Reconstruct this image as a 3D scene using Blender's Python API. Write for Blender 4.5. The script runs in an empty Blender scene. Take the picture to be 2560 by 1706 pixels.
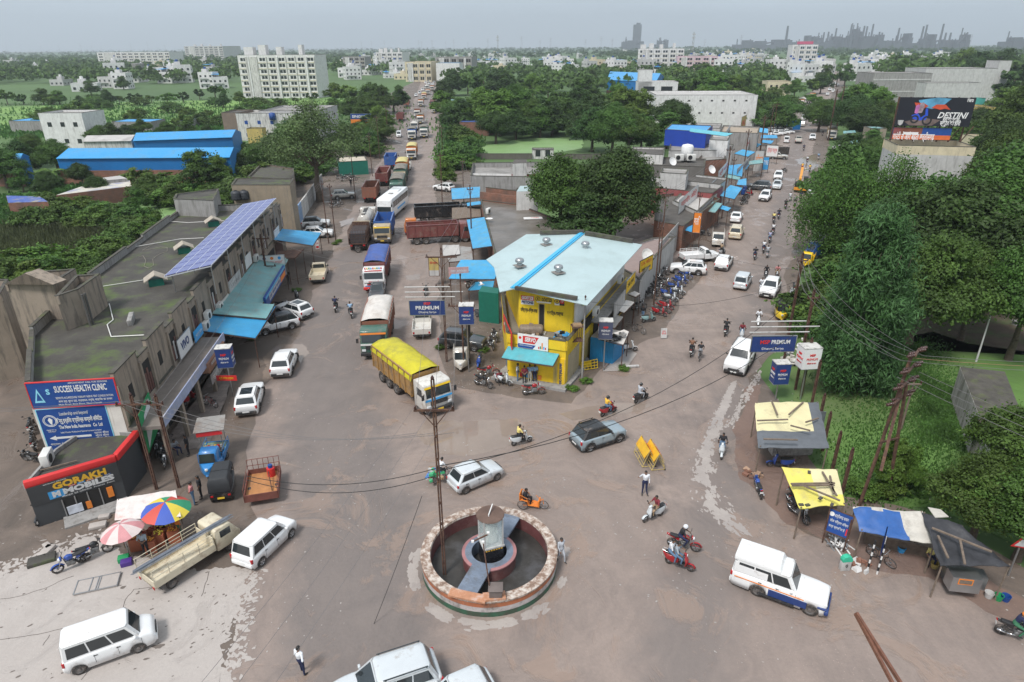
import bpy,bmesh,math,random
import numpy as np
from mathutils import Vector as V3,Matrix,noise
from math import cos,sin,pi,atan2,sqrt
MTr=Matrix.Translation;MRo=Matrix.Rotation;vec=lambda*a:V3(a);EN=enumerate
class Rnd(random.Random):u=random.Random.uniform
RG=range
def siv(n,k,v):n.inputs[k].default_value=v
R=math.radians
scene=bpy.context.scene
COL=scene.collection
CAM_H=25.6
FPX=1640.
PITCH=math.atan((853-115)/FPX)
ROLL=R(-.4)
cam_d=bpy.data.cameras.new('camera')
cam=bpy.data.objects.new('camera',cam_d)
COL.objects.link(cam)
cam_d.sensor_width=36.
cam_d.lens=FPX/2560*36.
cam_d.clip_start=.2
cam_d.clip_end=20000
cam.location=(0,0,CAM_H)
cam.matrix_world=MTr((0,0,CAM_H))@MRo(pi/2-PITCH,4,'X')@MRo(ROLL,4,'Z')
scene.camera=cam
def at(px,py,h=0.):
 x=px-1280.;y=853.-py;xr=x*cos(ROLL)-y*sin(ROLL);yr=x*sin(ROLL)+y*cos(ROLL);d=vec(xr,FPX*cos(PITCH)+yr*sin(PITCH),-FPX*sin(PITCH)+yr*cos(PITCH));t=(h-CAM_H)/d.z;return vec(d.x*t,d.y*t,h)
SUN_EL,SUN_AZ=R(56),R(215)
w=bpy.data.worlds.new('World');scene.world=w;w.use_nodes=True
nt=w.node_tree;nt.nodes.clear()
wo=nt.nodes.new('ShaderNodeOutputWorld');bg=nt.nodes.new('ShaderNodeBackground')
sky=nt.nodes.new('ShaderNodeTexSky');sky.sky_type='NISHITA';sky.sun_disc=False
sky.sun_elevation=SUN_EL;sky.sun_rotation=SUN_AZ;sky.air_density=1.5;sky.dust_density=4.
tc=nt.nodes.new('ShaderNodeTexCoord');sep=nt.nodes.new('ShaderNodeSeparateXYZ')
nt.links.new(tc.outputs['Generated'],sep.inputs[0])
rmp=nt.nodes.new('ShaderNodeValToRGB')
nt.links.new(sep.outputs['Z'],rmp.inputs[0])
e=rmp.color_ramp.elements
e[0].position=0.;e[0].color=(.64,.73,.82,1)
e[1].position=.16;e[1].color=(.50,.60,.71,1)
x1=e.new(.05);x1.color=(.59,.69,.79,1)
x2=e.new(.5);x2.color=(.62,.68,.74,1)
nz=nt.nodes.new('ShaderNodeTexNoise');siv(nz,'Scale',2.2);siv(nz,'Detail',5)
mp=nt.nodes.new('ShaderNodeMapping');siv(mp,'Scale',(1,1,5))
nt.links.new(tc.outputs['Generated'],mp.inputs[0]);nt.links.new(mp.outputs[0],nz.inputs['Vector'])
mxr=nt.nodes.new('ShaderNodeMapRange');siv(mxr,'From Min',.3);siv(mxr,'From Max',.7)
siv(mxr,'To Min',7.6);siv(mxr,'To Max',9.3)
nt.links.new(nz.outputs[0],mxr.inputs[0])
scl=nt.nodes.new('ShaderNodeVectorMath');scl.operation='SCALE'
nt.links.new(rmp.outputs[0],scl.inputs[0]);nt.links.new(mxr.outputs[0],scl.inputs['Scale'])
mix=nt.nodes.new('ShaderNodeMix');mix.data_type='RGBA';siv(mix,'Factor',.93)
nt.links.new(sky.outputs[0],mix.inputs['A']);nt.links.new(scl.outputs[0],mix.inputs['B'])
nt.links.new(mix.outputs['Result'],bg.inputs['Color'])
siv(bg,'Strength',.1)
nt.links.new(bg.outputs[0],wo.inputs['Surface'])
sun_d=bpy.data.lights.new('sun','SUN');sun_d.energy=2.3;sun_d.angle=R(14);sun_d.color=(1.,.97,.93)
sun=bpy.data.objects.new('sun',sun_d);COL.objects.link(sun)
sun.rotation_euler=(R(90)-SUN_EL,0,pi-SUN_AZ)
sun.location=(0,0,60)
vs=scene.view_settings
scene.display_settings.display_device='sRGB'
vs.view_transform='Standard';vs.look='None';vs.exposure=.55;vs.gamma=1;vs.use_curve_mapping=False
scene.render.engine='CYCLES'
scene.cycles.use_denoising=True
scene.cycles.max_bounces=6;scene.cycles.diffuse_bounces=3;scene.cycles.glossy_bounces=3
scene.cycles.transparent_max_bounces=8;scene.cycles.volume_bounces=0
scene.cycles.caustics_reflective=False;scene.cycles.caustics_refractive=False
MATS={}
def mat(name,color=(.5,.5,.5),rgh=.7,metal=0.,var=.12,scale=2.,stn=None,sam=.5,ssc=.8,bump=0.,bsc=20.,trans=0.,alpha=None,spec=None,wave=None,stk=0,island=0.,coat=0.,emis=None,brick=None):
 if name in MATS:return MATS[name]
 m=bpy.data.materials.new(name);m.use_nodes=True;MATS[name]=m;nt=m.node_tree;N=nt.nodes;Lk=nt.links;b=N['Principled BSDF'];siv(b,'Roughness',rgh);siv(b,'Metallic',metal)
 if spec is not None:siv(b,'Specular IOR Level',spec)
 if coat:siv(b,'Coat Weight',coat);siv(b,'Coat Roughness',.08)
 tc=N.new('ShaderNodeTexCoord');mp=N.new('ShaderNodeMapping');Lk.new(tc.outputs['Object'],mp.inputs[0]);col=None;n1=N.new('ShaderNodeTexNoise');siv(n1,'Scale',scale);siv(n1,'Detail',6);siv(n1,'Roughness',.65);Lk.new(mp.outputs[0],n1.inputs['Vector']);cr=N.new('ShaderNodeValToRGB');Lk.new(n1.outputs[0],cr.inputs[0]);c=V3(color[:3]);cr.color_ramp.elements[0].position=.3;cr.color_ramp.elements[1].position=.7;cr.color_ramp.elements[0].color=(*[max(0,v*(1-var))for v in c],1);cr.color_ramp.elements[1].color=(*[min(1,v*(1+var))for v in c],1);col=cr.outputs[0]
 if brick:
  bt=N.new('ShaderNodeTexBrick');siv(bt,'Scale',1.);siv(bt,'Brick Width',brick[0]);siv(bt,'Row Height',brick[1]);siv(bt,'Mortar Size',brick[2]);siv(bt,'Color1',(1,1,1,1));siv(bt,'Color2',(.75,.75,.75,1));siv(bt,'Mortar',(*brick[3],1));m2=N.new('ShaderNodeMapping');siv(m2,'Rotation',brick[4]if len(brick)>4 else(R(90),0,0));Lk.new(tc.outputs['Object'],m2.inputs[0]);Lk.new(m2.outputs[0],bt.inputs['Vector']);mm=N.new('ShaderNodeMix');mm.data_type='RGBA';mm.blend_type='MULTIPLY';siv(mm,'Factor',1);Lk.new(col,mm.inputs['A']);Lk.new(bt.outputs['Color'],mm.inputs['B']);col=mm.outputs['Result']
 if stn is not None:
  n2=N.new('ShaderNodeTexNoise');siv(n2,'Scale',ssc);siv(n2,'Detail',8);siv(n2,'Roughness',.7)
  if stk:
   m3=N.new('ShaderNodeMapping');siv(m3,'Scale',(3,3,.35));Lk.new(tc.outputs['Object'],m3.inputs[0]);Lk.new(m3.outputs[0],n2.inputs['Vector'])
  else:Lk.new(mp.outputs[0],n2.inputs['Vector'])
  r2=N.new('ShaderNodeMapRange');th=.62-.25*sam;siv(r2,'From Min',th-.04);siv(r2,'From Max',th+.12);siv(r2,'To Max',min(1,.55+.45*sam));Lk.new(n2.outputs[0],r2.inputs[0]);mx=N.new('ShaderNodeMix');mx.data_type='RGBA';Lk.new(r2.outputs[0],mx.inputs['Factor']);Lk.new(col,mx.inputs['A']);siv(mx,'B',(*stn,1));col=mx.outputs['Result']
 if island:
  g=N.new('ShaderNodeNewGeometry');oi=N.new('ShaderNodeObjectInfo');ad=N.new('ShaderNodeMath');ad.operation='MULTIPLY_ADD';siv(ad,1,.55);Lk.new(g.outputs['Random Per Island'],ad.inputs[0]);sc2=N.new('ShaderNodeMath');sc2.operation='MULTIPLY';siv(sc2,1,.45);Lk.new(oi.outputs['Random'],sc2.inputs[0]);Lk.new(sc2.outputs[0],ad.inputs[2]);mr=N.new('ShaderNodeMapRange');siv(mr,'To Min',1-island);siv(mr,'To Max',1+island);Lk.new(ad.outputs[0],mr.inputs[0]);hs=N.new('ShaderNodeHueSaturation');Lk.new(mr.outputs[0],hs.inputs['Value']);Lk.new(col,hs.inputs['Color']);h2=N.new('ShaderNodeMapRange');siv(h2,'To Min',.485);siv(h2,'To Max',.52);Lk.new(oi.outputs['Random'],h2.inputs[0]);Lk.new(h2.outputs[0],hs.inputs['Hue']);col=hs.outputs[0]
 Lk.new(col,b.inputs['Base Color']);h=None
 if wave:
  wv=N.new('ShaderNodeTexWave');wv.wave_type='BANDS';wv.bands_direction=wave[1];siv(wv,'Scale',wave[0]);Lk.new(tc.outputs['Object'],wv.inputs['Vector']);h=wv.outputs[1];bp=N.new('ShaderNodeBump');siv(bp,'Distance',wave[2]);siv(bp,'Strength',.6);Lk.new(h,bp.inputs['Height']);Lk.new(bp.outputs[0],b.inputs['Normal'])
 elif bump:
  n3=N.new('ShaderNodeTexNoise');siv(n3,'Scale',bsc);siv(n3,'Detail',4);Lk.new(tc.outputs['Object'],n3.inputs['Vector']);bp=N.new('ShaderNodeBump');siv(bp,'Distance',bump);siv(bp,'Strength',.7);Lk.new(n3.outputs[0],bp.inputs['Height']);Lk.new(bp.outputs[0],b.inputs['Normal'])
 if trans:
  siv(b,'Transmission Weight',trans)
 if alpha is not None:
  siv(b,'Alpha',alpha)
 return m
def lmat(name,color,var=.35,trans=.25):
 if name in MATS:return MATS[name]
 m=mat(name,color,rgh=.55,var=.5,scale=.4,island=var,spec=.25);nt=m.node_tree;N=nt.nodes;Lk=nt.links;b=N['Principled BSDF'];out=N['Material Output'];tr=N.new('ShaderNodeBsdfTranslucent');ms=N.new('ShaderNodeMixShader');siv(ms,0,trans);src=b.inputs['Base Color'].links[0].from_socket;Lk.new(src,tr.inputs['Color']);Lk.new(b.outputs[0],ms.inputs[1]);Lk.new(tr.outputs[0],ms.inputs[2]);Lk.new(ms.outputs[0],out.inputs['Surface']);return m
class MB:
 def __init__(s):s.v=[];s.f=[];s.mi=[];s.sm=[];s.m=0;s.smooth=False
 def add(s,vs,fs,m=None,smooth=None):
  o=len(s.v);s.v.extend([tuple(x)for x in vs])
  for f in fs:
   s.f.append(tuple(o+i for i in f));s.mi.append(s.m if m is None else m);s.sm.append(s.smooth if smooth is None else smooth)
  return s
 def box(s,c,d,rz=0,mtx=None,**k):
  x,y,z=d[0]/2,d[1]/2,d[2]/2;P=[V3(p)for p in((-x,-y,-z),(x,-y,-z),(x,y,-z),(-x,y,-z),(-x,-y,z),(x,-y,z),(x,y,z),(-x,y,z))]
  if mtx is None:mtx=MTr(c)@MRo(rz,4,'Z')
  else:mtx=MTr(c)@mtx
  return s.add([mtx@p for p in P],[(0,3,2,1),(4,5,6,7),(0,1,5,4),(1,2,6,5),(2,3,7,6),(3,0,4,7)],**k)
 def bb(s,x0,x1,y0,y1,z0,z1,**k):return s.box(((x0+x1)/2,(y0+y1)/2,(z0+z1)/2),(x1-x0,y1-y0,z1-z0),**k)
 def tb(s,p,q,r1,r2=None,n=8,cap=1,**k):
  p=V3(p);q=V3(q);r2=r1 if r2 is None else r2;d=(q-p);
  if d.length<1e-6:return s
  d.normalize();a=d.orthogonal().normalized();b=d.cross(a);vs=[]
  for c,r in((p,r1),(q,r2)):
   for i in RG(n):
    t=2*pi*i/n;vs.append(c+(a*cos(t)+b*sin(t))*r)
  fs=[(i,(i+1)%n,n+(i+1)%n,n+i)for i in RG(n)]
  if cap:fs+=[tuple(RG(n-1,-1,-1)),tuple(RG(n,2*n))]
  return s.add(vs,fs,**k)
 def path(s,pts,r,n=6,**k):
  for a,b in zip(pts[:-1],pts[1:]):s.tb(a,b,r,r,n,**k)
  return s
 def bmq(s,p,q,w,h,**k):
  p=V3(p);q=V3(q);d=q-p;L=d.length
  if L<1e-6:return s
  x=d.normalized();up=vec(0,0,1)if abs(x.z)<.95 else vec(1,0,0);y=up.cross(x).normalized();z=x.cross(y);M=Matrix((x,y,z)).transposed().to_4x4();return s.box((p+q)/2,(L,w,h),mtx=M,**k)
 def lth(s,prof,n=20,c=(0,0,0),axis='Z',**k):
  vs=[];c=V3(c)
  for r,z in prof:
   for i in RG(n):
    t=2*pi*i/n;x,y=r*cos(t),r*sin(t);vs.append(c+(vec(x,y,z)if axis=='Z' else vec(x,z,y)if axis=='Y' else vec(z,x,y)))
  fs=[]
  for j in RG(len(prof)-1):
   for i in RG(n):
    f=(j*n+i,j*n+(i+1)%n,(j+1)*n+(i+1)%n,(j+1)*n+i);fs.append(f if axis!='Y' else f[::-1])
  return s.add(vs,fs,**k)
 def loft(s,rings,cap=1,**k):
  n=len(rings[0]);vs=[p for r in rings for p in r];fs=[]
  for j in RG(len(rings)-1):
   for i in RG(n):fs.append((j*n+i,j*n+(i+1)%n,(j+1)*n+(i+1)%n,(j+1)*n+i))
  if cap:fs+=[tuple(RG(n-1,-1,-1)),tuple(RG((len(rings)-1)*n,len(rings)*n))]
  return s.add(vs,fs,**k)
 def prism(s,poly,z0,z1,**k):
  poly=ccw([vec(p[0],p[1])for p in poly]);n=len(poly);vs=[(p.x,p.y,z0)for p in poly]+[(p.x,p.y,z1)for p in poly];fs=[(i,(i+1)%n,n+(i+1)%n,n+i)for i in RG(n)]+[tuple(RG(n-1,-1,-1)),tuple(RG(n,2*n))];return s.add(vs,fs,**k)
 def quad(s,a,b,c,d,**k):return s.add([a,b,c,d],[(0,1,2,3)],**k)
 def slab(s,pts,t,**k):
  n=len(pts);P=[V3(p)for p in pts];vs=P+[p-vec(0,0,t)for p in P];return s.add(vs,[tuple(RG(n)),tuple(RG(2*n-1,n-1,-1))]+[(i,i+n,(i+1)%n+n,(i+1)%n)for i in RG(n)],**k)
 def prof(s,pts,y0,y1,**k):
  n=len(pts);vs=[(x,y0,z)for x,z in pts]+[(x,y1,z)for x,z in pts];return s.add(vs,[tuple(RG(n)),tuple(RG(2*n-1,n-1,-1))]+[(i,i+n,(i+1)%n+n,(i+1)%n)for i in RG(n)],**k)
 def xf(s,M):
  s.v=[tuple(M@V3(p))for p in s.v];return s
 def mk_(s,name,mats,parent=None,bev=0,segs=2,afx=1):
  me=bpy.data.meshes.new(name);me.from_pydata(s.v,[],s.f)
  if not isinstance(mats,(list,tuple)):mats=[mats]
  for m in mats:me.materials.append(m)
  if len(s.f):
   me.polygons.foreach_set('material_index',[min(i,len(mats)-1)for i in s.mi]);me.polygons.foreach_set('use_smooth',s.sm)
  if bev or afx:
   bm=bmesh.new();bm.from_mesh(me)
   if bev:
    bmesh.ops.remove_doubles(bm,verts=bm.verts,dist=1e-4);es=[e for e in bm.edges if len(e.link_faces)==2 and e.calc_face_angle(0)>.5];bmesh.ops.bevel(bm,geom=es,offset=bev,segments=segs,profile=.5,affect='EDGES',clamp_overlap=1)
    for f in bm.faces:f.smooth=True
   bmesh.ops.recalc_face_normals(bm,faces=bm.faces);bm.to_mesh(me);bm.free()
  me.update();ob=bpy.data.objects.new(name,me);COL.objects.link(ob)
  if parent:ob.parent=parent
  return ob
def ccw(poly):
 a=sum(poly[i].x*poly[(i+1)%len(poly)].y-poly[(i+1)%len(poly)].x*poly[i].y for i in RG(len(poly)));return poly if a>0 else poly[::-1]
def npm(name,V,F,mats,mi=None,parent=None,smooth=0):
 me=bpy.data.meshes.new(name);V=np.asarray(V,dtype=np.float32);F=np.asarray(F,dtype=np.int32);k=F.shape[1];me.vertices.add(len(V));me.vertices.foreach_set('co',V.ravel());me.loops.add(F.size);me.loops.foreach_set('vertex_index',F.ravel());me.polygons.add(len(F));me.polygons.foreach_set('loop_start',np.arange(len(F),dtype=np.int32)*k);me.update(calc_edges=1)
 for m in(mats if isinstance(mats,(list,tuple))else[mats]):me.materials.append(m)
 if mi is not None:me.polygons.foreach_set('material_index',np.asarray(mi,dtype=np.int32))
 me.polygons.foreach_set('use_smooth',np.full(len(F),bool(smooth)));ob=bpy.data.objects.new(name,me);COL.objects.link(ob)
 if parent:ob.parent=parent
 return ob
def tag(o,label=None,cat=None,group=None,kind=None):
 if label:o['label']=label
 if cat:o['category']=cat
 if group:o['group']=group
 if kind:o['kind']=kind
 return o
def emp(name,loc=(0,0,0),rz=0,label=None,cat=None,group=None):
 o=bpy.data.objects.new(name,None);COL.objects.link(o);o.location=loc;o.rotation_euler=(0,0,rz);o.empty_display_size=.2;return tag(o,label,cat,group)
KIDS={}
def snp(o):
 KIDS[o.name]=[(c,[(g)for g in c.children])for c in o.children];o.hide_render=False;return o
def dup(rt_,loc=(0,0,0),rz=0,scale=1.,label=None,cat=None,group=None,recol=None,slim=0,tilt=None):
 r=rt_.copy();COL.objects.link(r);r.location=loc;r.rotation_euler=(tilt or 0,0,rz);r.scale=(scale,scale,scale)if not isinstance(scale,(tuple,list))else scale
 for k in('label','category','group'):
  if k in r:del r[k]
 tag(r,label,cat,group);allo=[r]
 for c,gs in KIDS[rt_.name]:
  c2=c.copy();COL.objects.link(c2);c2.parent=r;allo.append(c2)
  if not slim:
   for g in gs:
    g2=g.copy();COL.objects.link(g2);g2.parent=c2;allo.append(g2)
 if recol:
  for o in allo:
   if o.type!='MESH':continue
   for i,m in EN(o.data.materials):
    if m and m.name in recol:
     o.material_slots[i].link='OBJECT';o.material_slots[i].material=recol[m.name]
 return r
PROTO=[]
def pto(rt_,cat=None):
 snp(rt_);PROTO.append(rt_)
 if cat:rt_['pcat']=cat
 return rt_
def drop_protos():
 for r in PROTO:
  for c,gs in KIDS[r.name]:
   for g in gs:bpy.data.objects.remove(g)
   bpy.data.objects.remove(c)
  bpy.data.objects.remove(r)
def tob(body,size,m,parent,M,name='lettering',shear=0.,depth=.01,wth=None,bold=0.,sx=1.):
 cu=bpy.data.curves.new('t','FONT');cu.body=body;cu.size=size;cu.align_x='CENTER';cu.align_y='CENTER';cu.extrude=depth;cu.shear=shear;cu.offset=bold;cu.resolution_u=2;o=bpy.data.objects.new('t',cu);COL.objects.link(o);dg=bpy.context.evaluated_depsgraph_get();me=bpy.data.meshes.new_from_object(o.evaluated_get(dg));bpy.data.objects.remove(o);bpy.data.curves.remove(cu)
 if not len(me.vertices):return None
 if wth:
  xs=[v.co.x for v in me.vertices];wd=max(xs)-min(xs);cx=(max(xs)+min(xs))/2
  if wd>0:
   for v in me.vertices:v.co.x=(v.co.x-cx)*wth/wd
 if sx!=1:
  for v in me.vertices:v.co.x*=sx
 me.transform(M);me.materials.clear();me.materials.append(m)
 for p in me.polygons:p.material_index=0
 ob=bpy.data.objects.new(name,me);COL.objects.link(ob)
 if parent:ob.parent=parent
 return ob
class Bd:
 def __init__(s,name,label,cat,P,Q,h,m,t=.06,up=None,group=None,parent=None,frame=None,part=None):
  P=V3(P);Q=V3(Q);s.w=(Q-P).length;s.h=h;s.P=P;s.r=(Q-P).normalized();s.up=V3(up).normalized()if up else vec(0,0,1);s.up=(s.up-s.r*s.up.dot(s.r)).normalized();s.n=s.r.cross(s.up).normalized();s.t=t
  if parent is None:
   s.rt_=emp(name,P,0,label,cat,group);s.off=MTr(-P)
  else:s.rt_=parent;s.off=MTr(-parent.matrix_basis.translation)if parent.matrix_basis.to_euler().z==0 else parent.matrix_basis.inverted()
  s.M=s.off@MTr(P)@Matrix((s.r,s.up,s.n)).transposed().to_4x4();mb=MB();mb.bb(0,s.w,0,h,-t,0);mb.xf(s.M);s.board=mb.mk_(part or 'board',m,s.rt_)
  if frame:
   mb=MB();f=.05
   for a in((-f,s.w+f,-f,0),(-f,s.w+f,h,h+f),(-f,0,0,h),(s.w,s.w+f,0,h)):mb.bb(*a,-t,.02)
   mb.xf(s.M);mb.mk_('frame',frame,s.rt_)
 def rect(s,x0,x1,y0,y1,m,name='panel',lift=.006):
  mb=MB();mb.bb(x0*s.w,x1*s.w,y0*s.h,y1*s.h,0,lift);mb.xf(s.M);return mb.mk_(name,m,s.board if False else s.rt_)
 def poly(s,pts,m,name='emblem',lift=.009):
  mb=MB();n=len(pts);mb.add([(x*s.w,y*s.h,lift)for x,y in pts],[tuple(RG(n))]);mb.xf(s.M);return mb.mk_(name,m,s.rt_)
 def disc(s,x,y,r,m,name='emblem',lift=.01,r0=0):
  mb=MB();mb.lth([(r0,0),(r0,lift),(r,lift),(r,0)],20,(x*s.w,y*s.h,0));mb.xf(s.M);return mb.mk_(name,m,s.rt_)
 def text(s,body,x,y,size,m,wth=None,shear=0.,bold=0.,lift=.014,rot=0):
  M=s.M@MTr((x*s.w,y*s.h,lift))@MRo(rot,4,'Z');return tob(body,size,m,s.rt_,M,shear=shear,wth=wth*s.w if wth else None,bold=bold,depth=.004)
def fedge(poly,amp,step=1.,seed=0):
 out=[];n=len(poly)
 for i in RG(n):
  a=V3(poly[i]);b=V3(poly[(i+1)%n]);k=max(1,int((b-a).length/step));k=min(k,160);d=(b-a).normalized();nr=vec(-d.y,d.x,0)
  for j in RG(k):
   p=a.lerp(b,j/k);q=noise.fractal(vec(p.x*.35+seed,p.y*.35,seed*1.7),.6,2.2,6)+.3*noise.noise(p*4.5);out.append(p+nr*q*amp)
 return out
def sheet(name,poly,z,m,kind='structure',amp=0,step=1.,seed=0,label=None):
 P=[vec(p[0],p[1],0)for p in poly]
 if amp:P=fedge(P,amp,step,seed)
 bm=bmesh.new();vs=[bm.verts.new((p[0],p[1],z))for p in P];bm.faces.new(vs);bmesh.ops.triangulate(bm,faces=bm.faces,ngon_method='EAR_CLIP');bmesh.ops.recalc_face_normals(bm,faces=bm.faces)
 for f in bm.faces:
  if f.normal.z<0:f.normal_flip()
 me=bpy.data.meshes.new(name);bm.to_mesh(me);bm.free();me.materials.append(m);o=bpy.data.objects.new(name,me);COL.objects.link(o);tag(o,label,None,None,kind);return o
def pxs(*pts,h=0.):return[at(x,y,h)for x,y in pts]
def gmat(name,base,dark,wet,sks=1,field=0):
 m=bpy.data.materials.new(name);m.use_nodes=True;nt=m.node_tree;N=nt.nodes;L=nt.links;b=N['Principled BSDF'];tc=N.new('ShaderNodeTexCoord');o=tc.outputs['Object']
 def nz(scale,detail=6,rgh=.6,vec=None,dist=0.):
  n=N.new('ShaderNodeTexNoise');siv(n,'Scale',scale);siv(n,'Detail',detail);siv(n,'Roughness',rgh);siv(n,'Distortion',dist);L.new(vec or o,n.inputs['Vector']);return n.outputs[0]
 def mr(v,a,b_,c=0.,d=1.):
  n=N.new('ShaderNodeMapRange');siv(n,'From Min',a);siv(n,'From Max',b_);siv(n,'To Min',c);siv(n,'To Max',d);L.new(v,n.inputs[0]);return n.outputs[0]
 def mixc(f,a,b_):
  n=N.new('ShaderNodeMix');n.data_type='RGBA'
  for s_,v in(('Factor',f),('A',a),('B',b_)):
   if isinstance(v,(tuple,float)):n.inputs[s_].default_value=(*v,1)if isinstance(v,tuple)else v
   else:L.new(v,n.inputs[s_])
  return n.outputs['Result']
 def math_(op,a,b_=None):
  n=N.new('ShaderNodeMath');n.operation=op
  for i,v in EN((a,b_)):
   if v is None:continue
   if isinstance(v,(int,float)):n.inputs[i].default_value=v
   else:L.new(v,n.inputs[i])
  return n.outputs[0]
 def mapv(rot,sc):
  n=N.new('ShaderNodeMapping');siv(n,'Rotation',(0,0,rot));siv(n,'Scale',sc);L.new(o,n.inputs[0]);return n.outputs[0]
 big=nz(.045,5,.55);mid=nz(.35,7,.65,dist=.6);fine=nz(6.,6,.75);c=mixc(mr(mid,.38,.66),base,dark);c=mixc(mr(big,.44,.58),c,tuple((x+y)*.5 for x,y in zip(base,dark)))
 if sks:
  s1=nz(1.,4,.6,mapv(R(-5),(1.6,.05,1)),.35);s2=nz(1.,4,.6,mapv(R(23),(1.5,.05,1)),.35);sp=N.new('ShaderNodeVectorMath');sp.operation='SUBTRACT';siv(sp,1,(-1.3,27.5,0));L.new(o,sp.inputs[0]);ln=N.new('ShaderNodeVectorMath');ln.operation='LENGTH';L.new(sp.outputs[0],ln.inputs[0]);wob=math_('ADD',ln.outputs['Value'],math_('MULTIPLY',nz(.10,4),9.));cb=N.new('ShaderNodeCombineXYZ');L.new(wob,cb.inputs[0]);n3=N.new('ShaderNodeTexNoise');siv(n3,'Scale',1.6);siv(n3,'Detail',5);L.new(cb.outputs[0],n3.inputs['Vector']);s3=n3.outputs[0];xyz=N.new('ShaderNodeSeparateXYZ');L.new(o,xyz.inputs[0]);side=mr(math_('SUBTRACT',xyz.outputs['X'],math_('MULTIPLY',xyz.outputs['Y'],.12)),-3,5);sd=N.new('ShaderNodeMix');L.new(side,sd.inputs['Factor']);L.new(s1,sd.inputs['A']);L.new(s2,sd.inputs['B']);near=mr(ln.outputs['Value'],10,26);sn=N.new('ShaderNodeMix');L.new(near,sn.inputs['Factor']);L.new(s3,sn.inputs['A']);L.new(sd.outputs['Result'],sn.inputs['B']);st=sn.outputs['Result'];c=mixc(math_('MULTIPLY',mr(st,.45,.8),.45),c,tuple(x*1.15 for x in base));c=mixc(math_('MULTIPLY',mr(st,.48,.25),.32),c,dark)
  def lane(x0,sl,y0,x1,sl1,y1,wd):
   la=math_('ADD',math_('MULTIPLY',math_('SUBTRACT',xyz.outputs['Y'],y0),sl),x0);lb=math_('ADD',math_('MULTIPLY',math_('SUBTRACT',xyz.outputs['Y'],y1),sl1),x1);dx=math_('ABSOLUTE',math_('SUBTRACT',xyz.outputs['X'],math_('MAXIMUM',la,lb)));return mr(math_('ADD',dx,math_('MULTIPLY',nz(.22,7,.7),7.)),wd+4.6,wd+2.6)
  lm=math_('MAXIMUM',lane(-8.5,-.3,27,-17,-.09,55,3.6),math_('MULTIPLY',lane(16,.43,40,-99,0,0,2.),.8));tarc=mixc(mr(fine,.35,.7),(.12,.108,.104),(.185,.163,.155));c=mixc(math_('MULTIPLY',lm,.68),c,tarc)
 vor=N.new('ShaderNodeTexVoronoi');siv(vor,'Scale',5.5);L.new(o,vor.inputs['Vector']);spk=math_('MULTIPLY',mr(vor.outputs['Distance'],.16,.08),mr(nz(.22,4),.5,.62));c=mixc(math_('MULTIPLY',spk,.45),c,tuple(min(1,x*1.7)for x in base));c=mixc(mr(fine,.3,.75,0.,.35),c,tuple(x*.7 for x in dark));wetm=mr(nz(.2,7,.65,dist=1.2),.54,.6);c=mixc(math_('MULTIPLY',wetm,.55),c,wet);L.new(c,b.inputs['Base Color']);rg=mr(mid,.3,.7,.62,.85);rm=N.new('ShaderNodeMix');L.new(wetm,rm.inputs['Factor']);L.new(rg,rm.inputs['A']);siv(rm,'B',.2);L.new(rm.outputs['Result'],b.inputs['Roughness']);bp=N.new('ShaderNodeBump');siv(bp,'Distance',.05);siv(bp,'Strength',.5);h=math_('ADD',math_('MULTIPLY',mid,1.),math_('MULTIPLY',fine,.5))
 if sks:h=math_('ADD',h,math_('MULTIPLY',st,.9))
 h=math_('MULTIPLY',h,mr(wetm,0,1,1.,.15));L.new(h,bp.inputs['Height']);L.new(bp.outputs[0],b.inputs['Normal']);return m
M_ROAD=gmat('muddy_road',(.315,.247,.212),(.190,.155,.140),(.29,.205,.158))
M_DIRT=gmat('trodden_dirt',(.195,.15,.122),(.105,.085,.072),(.16,.12,.095),sks=0)
M_REDD=gmat('red_dirt',(.225,.150,.118),(.16,.108,.09),(.17,.12,.1),sks=0)
MCN=gmat('pale_concrete',(.46,.415,.385),(.38,.34,.315),(.34,.30,.275),sks=0)
M_SILT=gmat('dried_silt',(.42,.375,.345),(.33,.29,.27),(.3,.26,.24),sks=0)
MMW=mat('puddle_water',(.26,.205,.17),rgh=.06,var=.1,scale=.5,spec=.6)
M_GREEN=mat('grass_green',(.085,.165,.035),rgh=.9,var=.3,scale=.12,stn=(.12,.15,.06),sam=.5,ssc=.05,bump=.15,bsc=1.5)
M_LAND=mat('land_green',(.085,.15,.045),rgh=.95,var=.35,scale=.012,stn=(.055,.10,.035),sam=.5,ssc=.006)
M_FIELD=mat('open_field',(.17,.29,.07),rgh=.9,var=.2,scale=.05,stn=(.085,.16,.05),sam=.5,ssc=.03,bump=.1,bsc=1.)
M_ALGAE=mat('algae_water',(.21,.34,.13),rgh=.45,var=.12,scale=.12,stn=(.26,.36,.17),sam=.4,ssc=.2)
def terrain():
 V=[];F=[];radii=[0,60,150,300,600,1000,1600,2500,4000,6000,9000];n=64;V.append((0,0,-.02))
 for r in radii[1:]:
  for i in RG(n):
   t=2*pi*i/n;V.append((r*cos(t),r*sin(t),-.02))
 for i in RG(n):F.append((0,1+i,1+(i+1)%n))
 for k in RG(len(radii)-2):
  for i in RG(n):
   a=1+k*n+i;b=1+k*n+(i+1)%n;F.append((a,a+n,b+n,b))
 me=bpy.data.meshes.new('ground');me.from_pydata(V,[],F);me.materials.append(M_LAND);me.update();o=bpy.data.objects.new('ground',me);COL.objects.link(o);tag(o,None,None,None,'structure')
terrain()
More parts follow.
